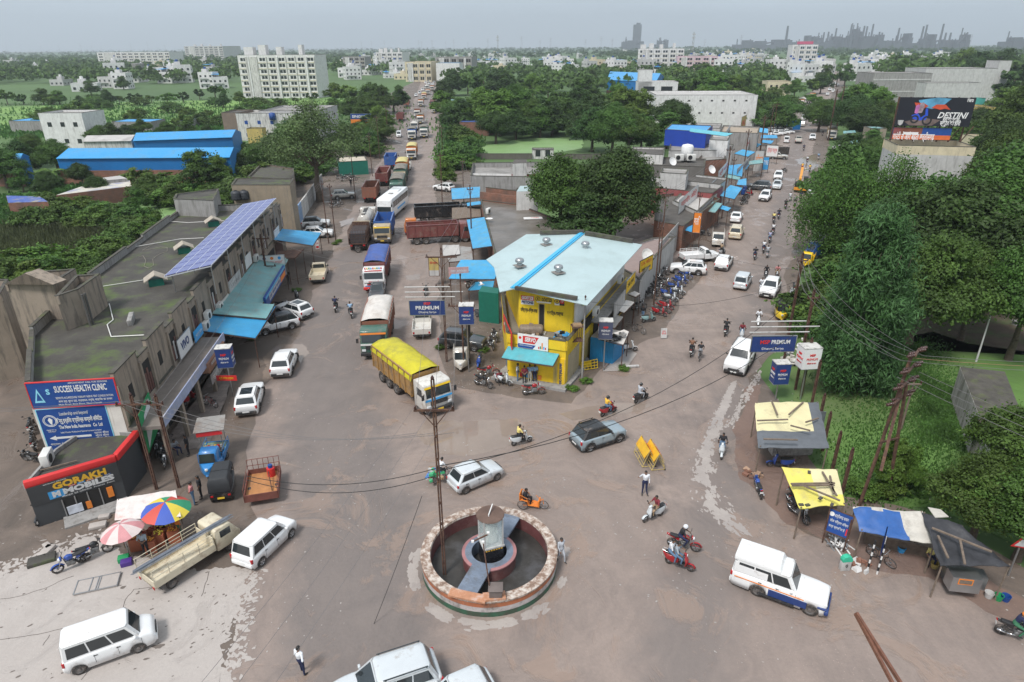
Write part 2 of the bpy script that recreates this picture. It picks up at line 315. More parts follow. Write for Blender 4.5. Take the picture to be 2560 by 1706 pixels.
sheet('dirt_ground',pxs((-900,2300),(-700,1250),(-60,1010),(0,830),(420,700),(560,530),(690,440),(770,400),(850,330),(960,240),(1035,205),(1060,178),(1092,178),(1112,300),(1120,340),(1150,380),(1200,420),(1350,610),(1560,560),(1600,440),(1800,330),(1960,270),(2060,210),(2085,178),(2120,178),(2085,300),(2060,420),(2030,560),(2000,700),(1960,860),(1890,930),(1960,1010),(2080,1230),(2330,1290),(2560,1420),(3400,1800),(3600,2300)),.004,M_DIRT,amp=.8,step=3,seed=1)
road=sheet('road',pxs((600,2300),(560,1706),(612,1500),(640,1330),(610,1130),(650,1000),(730,860),(800,700),(860,560),(940,420),(1000,330),(1040,240),(1062,178),(1088,178),(1098,300),(1085,420),(1090,500),(1100,620),(1090,780),(1100,860),(1120,960),(1330,1000),(1430,1010),(1520,900),(1640,840),(1730,720),(1830,560),(1900,450),(1960,330),(2040,220),(2088,178),(2108,178),(2050,300),(2022,420),(1992,560),(1960,720),(1930,860),(1862,960),(1832,1080),(1850,1160),(1960,1300),(2130,1390),(2350,1440),(2600,1560),(3300,1900),(3400,2300)),.008,M_ROAD,amp=.5,step=1.2,seed=2)
sheet('concrete_pavement',pxs((-500,1560),(-300,1480),(0,1445),(110,1400),(215,1345),(330,1390),(420,1420),(500,1425),(560,1420),(618,1425),(600,1500),(588,1560),(575,1620),(560,1660),(560,1760),(500,2300),(-900,2300)),.014,MCN,amp=.5,step=.12,seed=5)
sheet('footpath',pxs((400,1130),(520,1120),(560,1010),(590,900),(545,900),(490,1000),(430,1080)),.016,mat('worn_paving',(.29,.245,.22),rgh=.8,var=.12,scale=1.5,stn=(.16,.13,.12),sam=.5,ssc=.6,brick=(.6,.6,.012,(.55,.5,.48),(0,0,0))),amp=.12,step=.3,seed=9)
sheet('park_ground',pxs((1960,860),(2030,760),(2120,640),(2300,560),(2700,520),(3200,900),(3300,1500),(2560,1380),(2330,1265),(2100,1240),(2000,1050)),.010,M_GREEN,amp=.6,step=1.5,seed=4)
sheet('bare_earth',pxs((2010,860),(2120,835),(2240,845),(2330,830),(2420,860),(2560,880),(2800,900),(2800,760),(2560,740),(2300,710),(2180,720),(2080,770)),.016,mat('park_earth',(.115,.085,.062),rgh=.95,var=.25,scale=.8,stn=(.085,.13,.045),sam=.45,ssc=.35,bump=.05,bsc=3),amp=.3,step=1,seed=6)
sheet('red_earth_verge',pxs((1862,975),(1895,960),(1900,1130),(2000,1220),(2070,1290),(2300,1380),(2560,1500),(2560,1590),(2350,1455),(2130,1400),(1960,1312),(1845,1175),(1836,1080)),.013,M_REDD,amp=.5,step=.5,seed=8)
sheet('open_field',pxs((-500,300),(-300,262),(100,265),(330,255),(620,250),(880,240),(900,270),(700,300),(620,330),(400,318),(180,330),(-400,370)),.02,M_FIELD,amp=6,step=6,seed=3)
sheet('pond',pxs((1188,372),(1290,350),(1350,345),(1462,348),(1455,372),(1380,384),(1230,386)),.03,M_ALGAE,amp=1.2,step=1.5,seed=12)
sheet('marsh_water',pxs((300,590),(345,520),(430,490),(540,470),(640,430),(690,425),(700,450),(560,500),(440,540),(360,600)),.03,M_ALGAE,amp=.6,step=1.2,seed=13)
sheet('wet_wasteland',pxs((-60,640),(60,560),(200,520),(330,500),(370,560),(340,640),(200,690),(0,720)),.02,mat('reedy_marsh',(.07,.095,.04),rgh=.9,var=.4,scale=.9),amp=1.5,step=1.5,seed=14)
for i,(pts,am)in EN([([(1065,1045),(1150,1050),(1290,1050),(1330,1085),(1280,1120),(1180,1140),(1090,1130),(1045,1090)],.5),([(1395,1035),(1480,1015),(1560,1008),(1630,1012),(1600,1030),(1500,1045),(1430,1052)],.15),([(660,895),(700,862),(760,860),(772,885),(740,925),(690,945),(655,960)],.35),([(1010,690),(1050,685),(1052,700),(1015,703)],.25),([(850,555),(885,545),(880,560),(850,570)],.3),([(1990,400),(2040,385),(2060,410),(2020,430)],.6)]):
 sheet('puddle',pxs(*pts),.016+i*.0004,MMW,amp=am,step=.25,seed=20+i)
def blobs(name,centres,z,m,seed=0,kind='structure'):
 rr=Rnd(seed);V=[];F=[]
 for i,(c,r,st,ang)in EN(centres):
  n=11;o=len(V);zz=z+i*4e-6
  for k in RG(n):
   t=2*pi*k/n;q=r*(.55+.7*rr.random());x,y=q*cos(t)*st,q*sin(t);V.append((c[0]+x*cos(ang)-y*sin(ang),c[1]+x*sin(ang)+y*cos(ang),zz))
  F.append(tuple(RG(o,o+n)))
 me=bpy.data.meshes.new(name);me.from_pydata(V,[],F);me.materials.append(m);me.update();ob=bpy.data.objects.new(name,me);COL.objects.link(ob);tag(ob,None,None,None,kind);return ob
rr=Rnd(44);cs=[]
path=[at(*p)for p in((1835,960),(1800,1040),(1768,1120),(1760,1190),(1780,1260),(1830,1310),(1860,1335))]
wid=[.35,.55,.75,1.,1.3,.9,.4]
for i in RG(len(path)-1):
 d=path[i+1]-path[i];a=atan2(d.y,d.x)
 for k in RG(int(d.length*60)):
  t=rr.random();p=path[i].lerp(path[i+1],t);w_=wid[i]*(1-t)+wid[i+1]*t;q=rr.gauss(0,.42);
  if noise.noise(vec(p.x*.9+q*1.2,p.y*.9,0))<-.12:continue
  nr=vec(-d.y,d.x,0).normalized();cs.append((p+nr*q*w_+d.normalized()*rr.gauss(0,.2),rr.u(.03,.17)*(1.25-abs(q)),rr.u(1.2,3.2),a+rr.gauss(0,.2)))
p2=[at(*p)for p in((1900,930),(1868,985),(1840,1040),(1822,1070))]
for i in RG(3):
 d=p2[i+1]-p2[i];a=atan2(d.y,d.x)
 for k in RG(int(d.length*22)):
  p=p2[i].lerp(p2[i+1],rr.random());nr=vec(-d.y,d.x,0).normalized();cs.append((p+nr*rr.gauss(0,.14),rr.u(.03,.10),rr.u(1.5,3.5),a))
blobs('silt_streaks',cs,.013,M_SILT,3)
cs=[]
for k in RG(900):
 t=rr.u(0,2*pi);
 if noise.noise(vec(cos(t)*2.2,sin(t)*2.2,4))<.02 and sin(t)>-.95:continue
 if .3<t<2.9:continue
 r_=3.95+abs(rr.gauss(0,.2));cs.append((vec(-1.3+r_*cos(t),27.5+r_*sin(t),0),rr.u(.04,.17),2.,t+pi/2))
blobs('mud_crust',cs,.013,M_SILT,5)
cs=[]
for k in RG(3200):
 x=rr.u(-30,30);y=rr.u(18,62)
 if noise.noise(vec(x*.13,y*.13,8))<.05:continue
 cs.append((vec(x,y,0),rr.u(.015,.05),rr.u(1,2),rr.u(0,3)))
blobs('gravel',cs,.017,mat('gravel_grit',(.34,.31,.29),var=.3,scale=9),7,'stuff')
cs=[]
for k in RG(150):
 p=at(rr.u(330,600),rr.u(1400,1640))if rr.random()<.6 else at(rr.u(0,560),rr.u(1450,1700));cs.append((p,rr.u(.012,.06)*(2.5 if rr.random()<.05 else 1),rr.u(1,2.6),rr.u(.2,1.)))
blobs('broken_concrete',cs,.019,mat('damp_mud',(.15,.125,.11),rgh=.85),8)
cs=[]
for k in RG(520):
 t=rr.random();p=at(618,1430).lerp(at(566,1700),t)if k%2 else at(215,1350).lerp(at(-60,1455),t);cs.append((p+vec(rr.gauss(.2,.35),rr.gauss(.2,.4),0),rr.u(.02,.11),rr.u(1,3),rr.u(0,3)))
blobs('concrete_crumbs',cs,.0205,MCN,9)
mb=MB()
for pts in([(0,1500),(60,1492),(120,1470),(185,1440)],[(0,1600),(60,1592),(120,1580),(165,1570)],[(105,1615),(128,1580)],[(300,1530),(312,1500),(335,1475),(395,1468),(415,1480),(408,1510)],[(165,1575),(250,1545)],[(395,1470),(402,1450)],[(200,1700),(240,1660)],[(520,1430),(500,1500)]):
 P=fedge([at(*p)for p in pts]+[at(*pts[0])],.12,.2,3)[:-1];k=len(P);half=P[:max(2,int(k*.55))]
 for a,b in zip(half[:-1],half[1:]):
  d=(b-a);n_=vec(-d.y,d.x,0).normalized()*.014;mb.add([a-n_+vec(0,0,.021),b-n_+vec(0,0,.021),b+n_+vec(0,0,.021),a+n_+vec(0,0,.021)],[(0,1,2,3)])
tag(mb.mk_('pavement_cracks',mat('crack_dark',(.09,.075,.065))),None,None,None,'structure')
LDK=lmat('leaf_dark',(.048,.090,.022))
LMD=lmat('leaf_mid',(.072,.130,.026))
LLT=lmat('leaf_light',(.105,.18,.032))
L_AIRY=lmat('leaf_airy',(.105,.155,.055))
L_VINE=lmat('leaf_vine',(.068,.150,.026))
L_BLUE=lmat('leaf_bamboo',(.058,.115,.036))
MBA=mat('bark',(.10,.075,.055),rgh=.95,var=.3,scale=6,bump=.03,bsc=12)
def leaves(C,Nn,size,rs,asp=1.7,drp=0.):
 k=len(C);a=rs.normal(size=(k,3));nrm=Nn+.65*a;nrm/=np.linalg.norm(nrm,axis=1)[:,None]+1e-9;b=rs.normal(size=(k,3));b[:,2]-=drp;t=b-nrm*np.sum(b*nrm,axis=1)[:,None];t/=np.linalg.norm(t,axis=1)[:,None]+1e-9;u=np.cross(nrm,t);s=size*rs.uniform(.6,1.3,size=(k,1));p0=C-t*s*asp*.5;p2=C+t*s*asp*.5;p1=C+u*s*.5-nrm*s*.12;p3=C-u*s*.5-nrm*s*.12;V=np.stack([p0,p1,p2,p3],axis=1).reshape(-1,3);F=np.arange(4*k).reshape(-1,4);return V,F
def crown(blobs_,n,size,seed,drp=0.,shl=.55,asp=1.7,clm=None,gap=.35):
 rs=np.random.RandomState(seed);B=np.array(blobs_,dtype=float);wts=(B[:,3]*B[:,4]+B[:,4]*B[:,5]+B[:,3]*B[:,5]);wts/=wts.sum();nc=max(8,n//44);idx=rs.choice(len(B),size=nc,p=wts);d=rs.normal(size=(nc,3));d[:,2]=d[:,2]*.9+.25;d/=np.linalg.norm(d,axis=1)[:,None];rad=shl+(1-shl)*rs.uniform(0,1,size=(nc,1))**.5+rs.normal(size=(nc,1))*.07;cen=B[idx,:3]+d*B[idx,3:6]*rad;keep=np.ones(nc,bool)
 for j in RG(len(B)):
  q=(cen-B[j,:3])/B[j,3:6];inside=np.sum(q*q,axis=1)<.42;keep&=~(inside&(idx!=j))
 cen=cen[keep];d=d[keep];kc=len(cen);per=max(4,n//max(kc,1));cs_=clm if clm else float(np.mean(B[:,3:6]))*.27;off=rs.normal(size=(kc,per,3))*cs_*rs.uniform(.5,1.2,size=(kc,1,1))*np.array([1,1,.62])
 if drp:off[:,:,2]-=np.abs(rs.normal(size=(kc,per)))*drp*cs_*1.6
 C=(cen[:,None,:]+off).reshape(-1,3);Nn=np.repeat(d,per,axis=0)+np.array([0,0,.35]);return leaves(C,Nn,size,rs,asp,drp)
def limbs(mb,base,h,r,blobs_,seed,fork=.45,lean=(0,0)):
 rr=Rnd(seed);p=V3(base);top=vec(base[0]+lean[0],base[1]+lean[1],base[2]+h*fork);pts=[p];
 for k in RG(1,5):
  t=k/4;q=p.lerp(top,t)+vec(rr.u(-.12,.12),rr.u(-.12,.12),0)*(1-abs(2*t-1));pts.append(q)
 for k in RG(4):mb.tb(pts[k],pts[k+1],r*(1.25-.18*k),r*(1.25-.18*(k+1)),9,cap=0,smooth=1)
 for b in blobs_[:14]:
  e_=V3(b[:3]);m=top.lerp(e_,.5)+vec(rr.u(-.4,.4),rr.u(-.4,.4),rr.u(-.2,.5));mb.tb(top-vec(0,0,.2),m,r*.45,r*.28,6,cap=0,smooth=1);mb.tb(m,e_,r*.28,r*.09,5,cap=0,smooth=1)
  for _ in RG(2):
   e2=e_+vec(rr.u(-1,1)*b[3],rr.u(-1,1)*b[4],rr.u(-.3,.9)*b[5])*.7;mb.tb(m,e2,r*.16,r*.05,4,cap=0)
def mtree(name,h,blobs_,n,leaf,mat_,seed,tr=.3,drp=0.,asp=1.7,shl=.55,fork=.45,clm=None):
 rt_=emp(name);mb=MB();limbs(mb,(0,0,-.1),h,tr,blobs_,seed,fork);mb.mk_('trunk',MBA,rt_,afx=0);V,F=crown(blobs_,n,leaf,seed,drp,shl,asp,clm);npm('crown',V,F,mat_,parent=rt_);return pto(rt_)
def rbl(nb,rad,z,rr_,seed,flat=.75,top=1):
 r=Rnd(seed);out=[]
 for i in RG(nb):
  t=2*pi*(i+r.u(-.3,.3))/nb;q=rad*r.u(.6,1.05);s=rr_*r.u(.75,1.2);out.append((q*cos(t),q*sin(t),z+r.u(-.22,.25)*rad,s,s*r.u(.85,1.1),s*flat))
 if top:out+=[(0,0,z+rad*.35,rr_*1.15,rr_*1.1,rr_*flat),(rad*.3,-rad*.2,z+rad*.75,rr_*.8,rr_*.8,rr_*flat*.9)]
 return out
BL={}
TB1=mtree('broadleaf_tree',9,rbl(7,3.,6.,2.1,1)+rbl(5,1.9,8.,1.6,2),30000,.17,LMD,11,.32)
TB2=mtree('broadleaf_tree',9,rbl(6,3.2,5.4,2.3,5)+rbl(4,1.6,7.6,1.7,6),30000,.17,LDK,12,.35)
TWD=mtree('spreading_tree',8,rbl(9,4.2,5.6,2.1,8,.6)+rbl(5,2.,6.9,1.7,9,.6),30000,.17,LMD,13,.35)
T_AIRY=mtree('open_crowned_tree',10,rbl(9,3.6,6.2,1.6,15,.8)+rbl(6,2.3,9.,1.3,16,.85),15000,.14,L_AIRY,14,.30,shl=.3,clm=.6)
TMD=mtree('leafy_tree',6,rbl(6,1.8,2.9,1.5,21)+rbl(3,.9,5.2,1.,22),9000,.19,LMD,15,.2)
TM2=mtree('leafy_tree',6,rbl(5,1.9,2.8,1.6,25)+rbl(3,.8,4.9,1.1,26),9000,.19,LDK,16,.2)
TM3=mtree('leafy_tree',6,rbl(6,1.6,2.8,1.5,27)+rbl(4,.9,5.,1.,28),9000,.19,LLT,17,.2)
T_BUSH=mtree('bush',2,rbl(5,.9,.9,.8,31,.8),3200,.13,LLT,18,.06,fork=.2)
T_BUSH2=mtree('bush',2,rbl(5,1.,.8,.85,33,.7),3200,.13,LMD,19,.06,fork=.2)
def simple_tree(name,seed,m,n=700,leaf=.75):
 rt_=emp(name);bl=rbl(5,2.2,3.5,1.9,seed);V,F=crown(bl,n,leaf,seed,shl=.6,asp=1.2);mb=MB();mb.tb((0,0,-.1),(0,0,4),.22,.12,5,cap=0);mb.mk_('trunk',MBA,rt_,afx=0);npm('crown',V,F,m,parent=rt_);return pto(rt_)
S1=simple_tree('distant_tree',41,LMD);S2=simple_tree('distant_tree',42,LDK);S3=simple_tree('distant_tree',43,LLT)
def bamboo():
 rt_=emp('drooping_tall_tree');bl=[];r=Rnd(5)
 for k in RG(26):
  z=2.2+12.4*(k/25);rad=3.5*(1-(max(0,z-5)/12.)**1.6)*(.75 if z<3 else 1)
  for j in RG(3):
   t=r.u(0,6.28);q=rad*r.u(.35,.75);s=r.u(.8,1.25)*(1.1-.35*z/15);bl.append((q*cos(t)-.25+(.5 if z>10 else 0),q*sin(t),z,s*1.15,s*1.15,s*.8))
 V,F=crown(bl,60000,.105,77,drp=1.5,shl=.5,asp=4.6,clm=.42);mb=MB()
 for k in RG(9):
  t=6.28*k/9;q=.5;a=vec(q*cos(t),q*sin(t),-.1);b=vec(1.6*cos(t),1.6*sin(t),7);c=vec(2.*cos(t+.2),2.*sin(t+.2),12);mb.tb(a,b,.09,.06,6,cap=0,smooth=1);mb.tb(b,c,.06,.02,5,cap=0,smooth=1)
 mb.mk_('trunk',MBA,rt_,afx=0);npm('crown',V,F,L_BLUE,parent=rt_);return pto(rt_)
T_BAMB=bamboo()
def vine_tree():
 rt_=emp('creeper_covered_tree');bl=rbl(8,3.,6.4,1.6,61,.7)+rbl(6,3.6,4.2,1.3,62,.9)+rbl(4,1.4,8.6,1.3,63,.7);V,F=crown(bl,26000,.14,64,drp=2.6,shl=.6,asp=1.3,clm=.45);rs=np.random.RandomState(5);cs_=[]
 for k in RG(150):
  t=rs.uniform(0,6.28);q=rs.uniform(1.5,4.6);z0=5.2-q*.3+rs.uniform(-.8,1.6);ln=rs.uniform(1.,3.4);m=int(ln/.09);zz=z0-np.linspace(0,ln,m);cs_.append(np.stack([q*np.cos(t)+rs.normal(size=m)*.05,q*np.sin(t)+rs.normal(size=m)*.05,zz],1))
 C=np.concatenate(cs_);V2,F2=leaves(C,np.stack([C[:,0],C[:,1],0*C[:,2]],1)/3,.12,rs,1.2,.6);V=np.concatenate([V,V2]);F=np.concatenate([F,F2+len(V)-len(V2)]);mb=MB();limbs(mb,(0,0,-.1),9,.3,bl,4);mb.mk_('trunk',MBA,rt_,afx=0);npm('crown',V,F,L_VINE,parent=rt_);return pto(rt_)
T_VINE=vine_tree()
def palm(name,h,nf,ln,seed,m):
 rt_=emp(name);r=Rnd(seed);MB().tb((0,0,-.1),(.15,0,h),.16,.1,8,cap=0,smooth=1).mk_('trunk',MBA,rt_,afx=0);mb=MB()
 for k in RG(nf):
  t=6.28*k/nf+r.u(-.2,.2);el=r.u(.1,1.1);p=vec(.15,0,h);pr=None
  for j in RG(9):
   u=j/8;q=vec(cos(t)*ln*u*cos(el*(1-u)),sin(t)*ln*u*cos(el*(1-u)),h+ln*(sin(el)*u-.75*u*u))+vec(.15,0,0)
   if pr:
    s=vec(-sin(t),cos(t),0)*(.34*sin(pi*(u*.9+.08)))
    for sg in(-1,1):mb.add([pr,q,q+s*sg-vec(0,0,.16),pr+s*sg*.9-vec(0,0,.16)],[(0,1,2,3)])
   pr=q
 mb.mk_('crown',m,rt_,afx=0);return pto(rt_)
T_PALM=palm('palm_tree',5.5,16,2.8,3,LMD);T_BAN=palm('banana_plant',1.6,9,2.,4,LLT)
TREE_N=[0]
def plant(p,T,h,label=None,group=None,px_top=None,sx=1.,rz=None,cat='tree',base_h=None):
 hs={TB1.name:10.2,TB2.name:9.9,TWD.name:9.3,T_AIRY.name:11.2,TMD.name:6.7,TM2.name:6.6,TM3.name:6.5,T_BUSH.name:2.,T_BUSH2.name:1.9,S1.name:7.2,S2.name:7.2,S3.name:7.2,T_BAMB.name:15.4,T_VINE.name:10.4,T_PALM.name:6.6,T_BAN.name:2.8}[T.name];s=h/hs;TREE_N[0]+=1;rz=(TREE_N[0]*2.399)%6.283 if rz is None else rz;return dup(T,(p[0],p[1],0),rz,(s*sx,s*sx,s),label,cat,group)
def hpx(base,ty,hi=60.):
 lo=0.
 for _ in RG(50):
  m=(lo+hi)/2;v=vec(base[0],base[1],m-CAM_H);yc=v.y*sin(PITCH)+v.z*cos(PITCH);zc=v.y*cos(PITCH)-v.z*sin(PITCH);x=FPX*v.x/zc;y=FPX*yc/zc;yy=-x*sin(ROLL)+y*cos(ROLL)
  if 853-yy>ty:lo=m
  else:hi=m
 return lo
def W(name,c,st=(.16,.14,.12),am=.35,**k):
 d=dict(rgh=.85,var=.13,scale=.9,stn=st,sam=am,ssc=.9,stk=1,bump=.01,bsc=8);d.update(k);return mat(name,c,**d)
MBE=W('plaster_beige',(.30,.245,.195),(.11,.095,.08),.42)
MGY=W('plaster_grey',(.30,.29,.28),(.15,.14,.13),.4)
MLG=W('plaster_pale_grey',(.50,.49,.48),(.28,.27,.26),.3)
MWH=W('plaster_white',(.68,.67,.66),(.38,.36,.34),.25)
MOW=W('plaster_old_white',(.60,.585,.56),(.16,.15,.14),.42)
MCR=W('plaster_cream',(.62,.54,.38),(.35,.3,.22),.25)
MYW=W('plaster_yellow',(.72,.50,.02),(.34,.24,.05),.12)
MY2=W('plaster_faded_yellow',(.50,.38,.13),(.28,.22,.12),.35)
M_PINK=W('plaster_pink',(.62,.45,.50),am=.15)
MMA=W('plaster_maroon',(.28,.075,.075),(.12,.06,.06),.3)
M_TEAL=W('plaster_teal',(.10,.50,.45),am=.1)
MBR=mat('red_brick',(.30,.145,.10),rgh=.9,var=.25,scale=2,stn=(.12,.08,.065),sam=.5,ssc=.5,brick=(.4,.15,.012,(.6,.58,.55)))
MDR=mat('weathered_roof',(.085,.076,.068),rgh=.85,var=.3,scale=.5,stn=(.16,.145,.13),sam=.25,ssc=.22,bump=.02,bsc=5)
MMS=mat('mossy_roof',(.066,.060,.052),rgh=.85,var=.3,scale=.6,stn=(.085,.15,.012),sam=.27,ssc=.3,bump=.03,bsc=6)
M_WROOF=mat('wet_roof',(.125,.105,.085),rgh=.35,var=.3,scale=.35,stn=(.21,.19,.175),sam=.45,ssc=.25)
MGR=mat('grey_roof',(.27,.255,.24),rgh=.8,var=.2,scale=.4,stn=(.13,.12,.11),sam=.5,ssc=.3)
MLR=mat('pale_roof',(.46,.44,.42),rgh=.8,var=.12,scale=.4,stn=(.25,.23,.22),sam=.35,ssc=.3)
MCP=mat('blackened_coping',(.075,.068,.058),rgh=.9,var=.35,scale=1.5,stn=(.10,.12,.04),sam=.3,ssc=1.)
MDK=mat('dark_interior',(.02,.018,.017),rgh=.9)
MWN=mat('window_dark_glass',(.03,.035,.04),rgh=.12,spec=.6)
M_SHUT=mat('window_maroon_frame',(.12,.05,.04),rgh=.6,var=.3,scale=4)
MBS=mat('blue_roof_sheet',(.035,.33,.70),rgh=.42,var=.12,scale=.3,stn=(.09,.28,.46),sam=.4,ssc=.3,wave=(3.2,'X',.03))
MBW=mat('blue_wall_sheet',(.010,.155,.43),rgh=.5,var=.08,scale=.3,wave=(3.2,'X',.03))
MAW=mat('blue_awning_sheet',(.05,.33,.62),rgh=.4,var=.12,scale=.8,stn=(.13,.36,.47),sam=.3,ssc=.5,wave=(4.5,'X',.04))
MA2=mat('faded_awning_sheet',(.20,.42,.43),rgh=.5,var=.12,scale=.8,stn=(.27,.33,.31),sam=.45,ssc=.6,wave=(4.5,'X',.04))
MAV=mat('bright_awning_sheet',(.06,.38,.68),rgh=.4,var=.15,scale=.8,stn=(.16,.36,.45),sam=.35,ssc=.9,wave=(4.5,'X',.04))
M_NAVYS=mat('navy_sheet',(.015,.055,.36),rgh=.45,var=.1,scale=.4,wave=(4,'X',.03))
M_GRNS=mat('green_sheet',(.012,.16,.115),rgh=.5,var=.12,wave=(5,'X',.03))
M_PALE=mat('pale_blue_roof',(.43,.54,.55),rgh=.38,var=.05,scale=.25,stn=(.36,.45,.45),sam=.4,ssc=.35,wave=(2.2,'DIAGONAL',.02))
M_RIDGE=mat('ridge_blue',(.06,.42,.68),rgh=.4,var=.08)
MST=mat('galvanised_steel',(.45,.46,.47),rgh=.35,metal=.85,var=.1)
MRU=mat('rusty_steel',(.085,.042,.030),rgh=.85,var=.35,scale=3,stn=(.16,.085,.05),sam=.4,ssc=3)
MWP=mat('white_paint',(.74,.73,.72),rgh=.5,var=.05);MBK=mat('black_paint',(.02,.02,.022),rgh=.5)
MRD=mat('red_paint',(.60,.03,.03),rgh=.5,var=.08);MYL=mat('yellow_paint',(.85,.55,.02),rgh=.5)
MNV=mat('navy_paint',(.020,.045,.17),rgh=.5,var=.1);MSB=mat('sign_blue',(.012,.06,.25),rgh=.55,var=.12)
MSK=mat('sky_blue_paint',(.05,.35,.72),rgh=.5);MOG=mat('orange_paint',(.75,.22,.03),rgh=.5,var=.1)
M_PURP=mat('purple_paint',(.07,.03,.22),rgh=.5);M_GRN=mat('green_paint',(.02,.28,.10),rgh=.5)
MGS=mat('grey_cladding',(.055,.058,.062),rgh=.45,var=.08)
MAC=mat('appliance_white',(.66,.65,.62),rgh=.5,var=.06)
MWD=mat('grey_wood',(.17,.13,.10),rgh=.9,var=.3,scale=4)
MTN=mat('tin_sheet',(.36,.34,.32),rgh=.5,metal=.3,var=.15,scale=1.,stn=(.22,.14,.10),sam=.35,ssc=.8,wave=(4.5,'X',.03))
class Bld:
 def __init__(s,name,label,cat,poly,h,wall,roof=None,parapet=.7,group=None,pt=.18,pmat=None,base=0.,walln='wall'):
  s.P=ccw([vec(p[0],p[1])for p in poly]);s.h=h;c=sum((p for p in s.P),vec(0,0))/len(s.P);s.c=vec(c.x,c.y,0);s.rt_=emp(name,s.c,0,label,cat,group);s.wallm=wall;s.put(MB().prism(s.P,base,h),walln,wall)
  if roof:
   s.put(MB().prism([c+(p-c)*.985 for p in s.P],h+.004,h+.05),'roof',roof)
  if parapet:
   mb=MB();n=len(s.P)
   for i in RG(n):
    a,b=s.P[i],s.P[(i+1)%n];d=(b-a).normalized();inn=vec(-d.y,d.x)*pt/2;z=h+parapet*(.5);zz=.002*i;p=V3((*(a+inn+d*pt*.5),z));q=V3((*(b+inn+d*pt*.45),z));mb.bmq(p,q,pt,parapet+zz)
   s.put(mb,'parapet',pmat or wall);mb=MB()
   for i in RG(n):
    a,b=s.P[i],s.P[(i+1)%n];d=(b-a).normalized();inn=vec(-d.y,d.x)*pt/2;z=h+parapet+.035+.003*i;mb.bmq(V3((*(a+inn),z)),V3((*(b+inn),z)),pt+.08,.06)
   s.put(mb,'coping',MCP)
 def put(s,mb,name,m,parent=None,bev=0):
  mb.xf(MTr(-s.c));return mb.mk_(name,m,parent or s.rt_,bev=bev)
 def on(s,A,B,u0,u1,z0,z1,m,name='window',d=.03,inn=.02,parent=None):
  A=vec(A[0],A[1],0);B=vec(B[0],B[1],0);r=(B-A);L=r.length;r.normalize();n=vec(r.y,-r.x,0)
  if u1<=1. and u0<1. and abs(u1)<=1:u0*=L;u1*=L
  mb=MB();a=A+r*u0+n*(d-inn)/2;b=A+r*u1+n*(d-inn)/2;a.z=b.z=(z0+z1)/2;mb.bmq(a,b,d+inn,z1-z0);return s.put(mb,name,m,parent)
 def grid(s,A,B,nx,rows,w_,hh,m=None,name='window',margin=.05,frame=None,d=.03):
  L=(V3(B[:2])-V3(A[:2])).length
  for z in rows:
   for i in RG(nx):
    u=L*(margin+(1-2*margin)*(i+.5)/nx);fr=None
    if frame:fr=s.on(A,B,u-w_/2-.08,u+w_/2+.08,z-.08,z+hh+.08,frame,'window',d);s.on(A,B,u-w_/2,u+w_/2,z,z+hh,m or MWN,'pane',d+.012,parent=fr)
    else:s.on(A,B,u-w_/2,u+w_/2,z,z+hh,m or MWN,name,d)
def bpipe(name,pts,r,m,label,cat,group=None):
 P=[V3(p)for p in pts];o=P[0];ob=MB().path([p-o for p in P],r,6).mk_(name,m);ob.location=o;tag(ob,label,cat,group);return ob
def awn(name,label,pts,m,t=.04,posts=1,ph=None,group='sheet awnings over the shop fronts',cat='awning',pm=None):
 P=[V3(p)for p in pts];c=sum(P,V3())/len(P);c.z=0;rt_=emp(name,c,0,label,cat,group);mb=MB();nx=6;a,b,d,e_=P;V=[];F=[]
 for j in RG(3):
  for i in RG(nx+1):
   u,v=i/nx,j/2;p=(a.lerp(b,u)).lerp(e_.lerp(d,u),v);p.z+=.02*sin(i*2.1+j);V.append(p)
 k=nx+1
 for j in RG(2):
  for i in RG(nx):F.append((j*k+i,j*k+i+1,(j+1)*k+i+1,(j+1)*k+i))
 V2=[v-vec(0,0,t)for v in V];n=len(V);mb.add(V+V2,F+[tuple(x+n for x in f[::-1])for f in F]);mb.xf(MTr(-c));mb.mk_('sheet',m,rt_);mb=MB();mb.bmq(e_-vec(0,0,.1),d-vec(0,0,.1),.07,.07);mb.bmq(a-vec(0,0,.1),e_-vec(0,0,.1),.05,.05);mb.bmq(b-vec(0,0,.1),d-vec(0,0,.1),.05,.05);mb.xf(MTr(-c));mb.mk_('frame',MRU,rt_)
 if posts:
  for p in(d,e_):
   q=p.lerp(c+vec(0,0,p.z),.06);MB().tb((q.x,q.y,0),(q.x,q.y,p.z-.06),.045,.04,7).xf(MTr(-c)).mk_('post',pm or MRU,rt_)
 return rt_
A1=vec(-24.8,36.4,0);A2=vec(-30.6,86.7,0);A3=vec(-42.6,84.,0);A4=vec(-38.6,57.,0);A5=vec(-35.5,44.5,0);A6=vec(-29.9,35.8,0)
mk=Bld('market_building','long stained market building with dark flat roof and blue clinic sign on its end','building',[A1,A2,A3,A4,A5,A6],6.2,MBE,MMS,parapet=0)
fd=(A2-A1).normalized();fn=vec(fd.y,-fd.x,0);FL=(A2-A1).length
def fp(u,out=0.,z=0.):p=A1+fd*u+fn*out;p.z=z;return p
u=0.;k=0
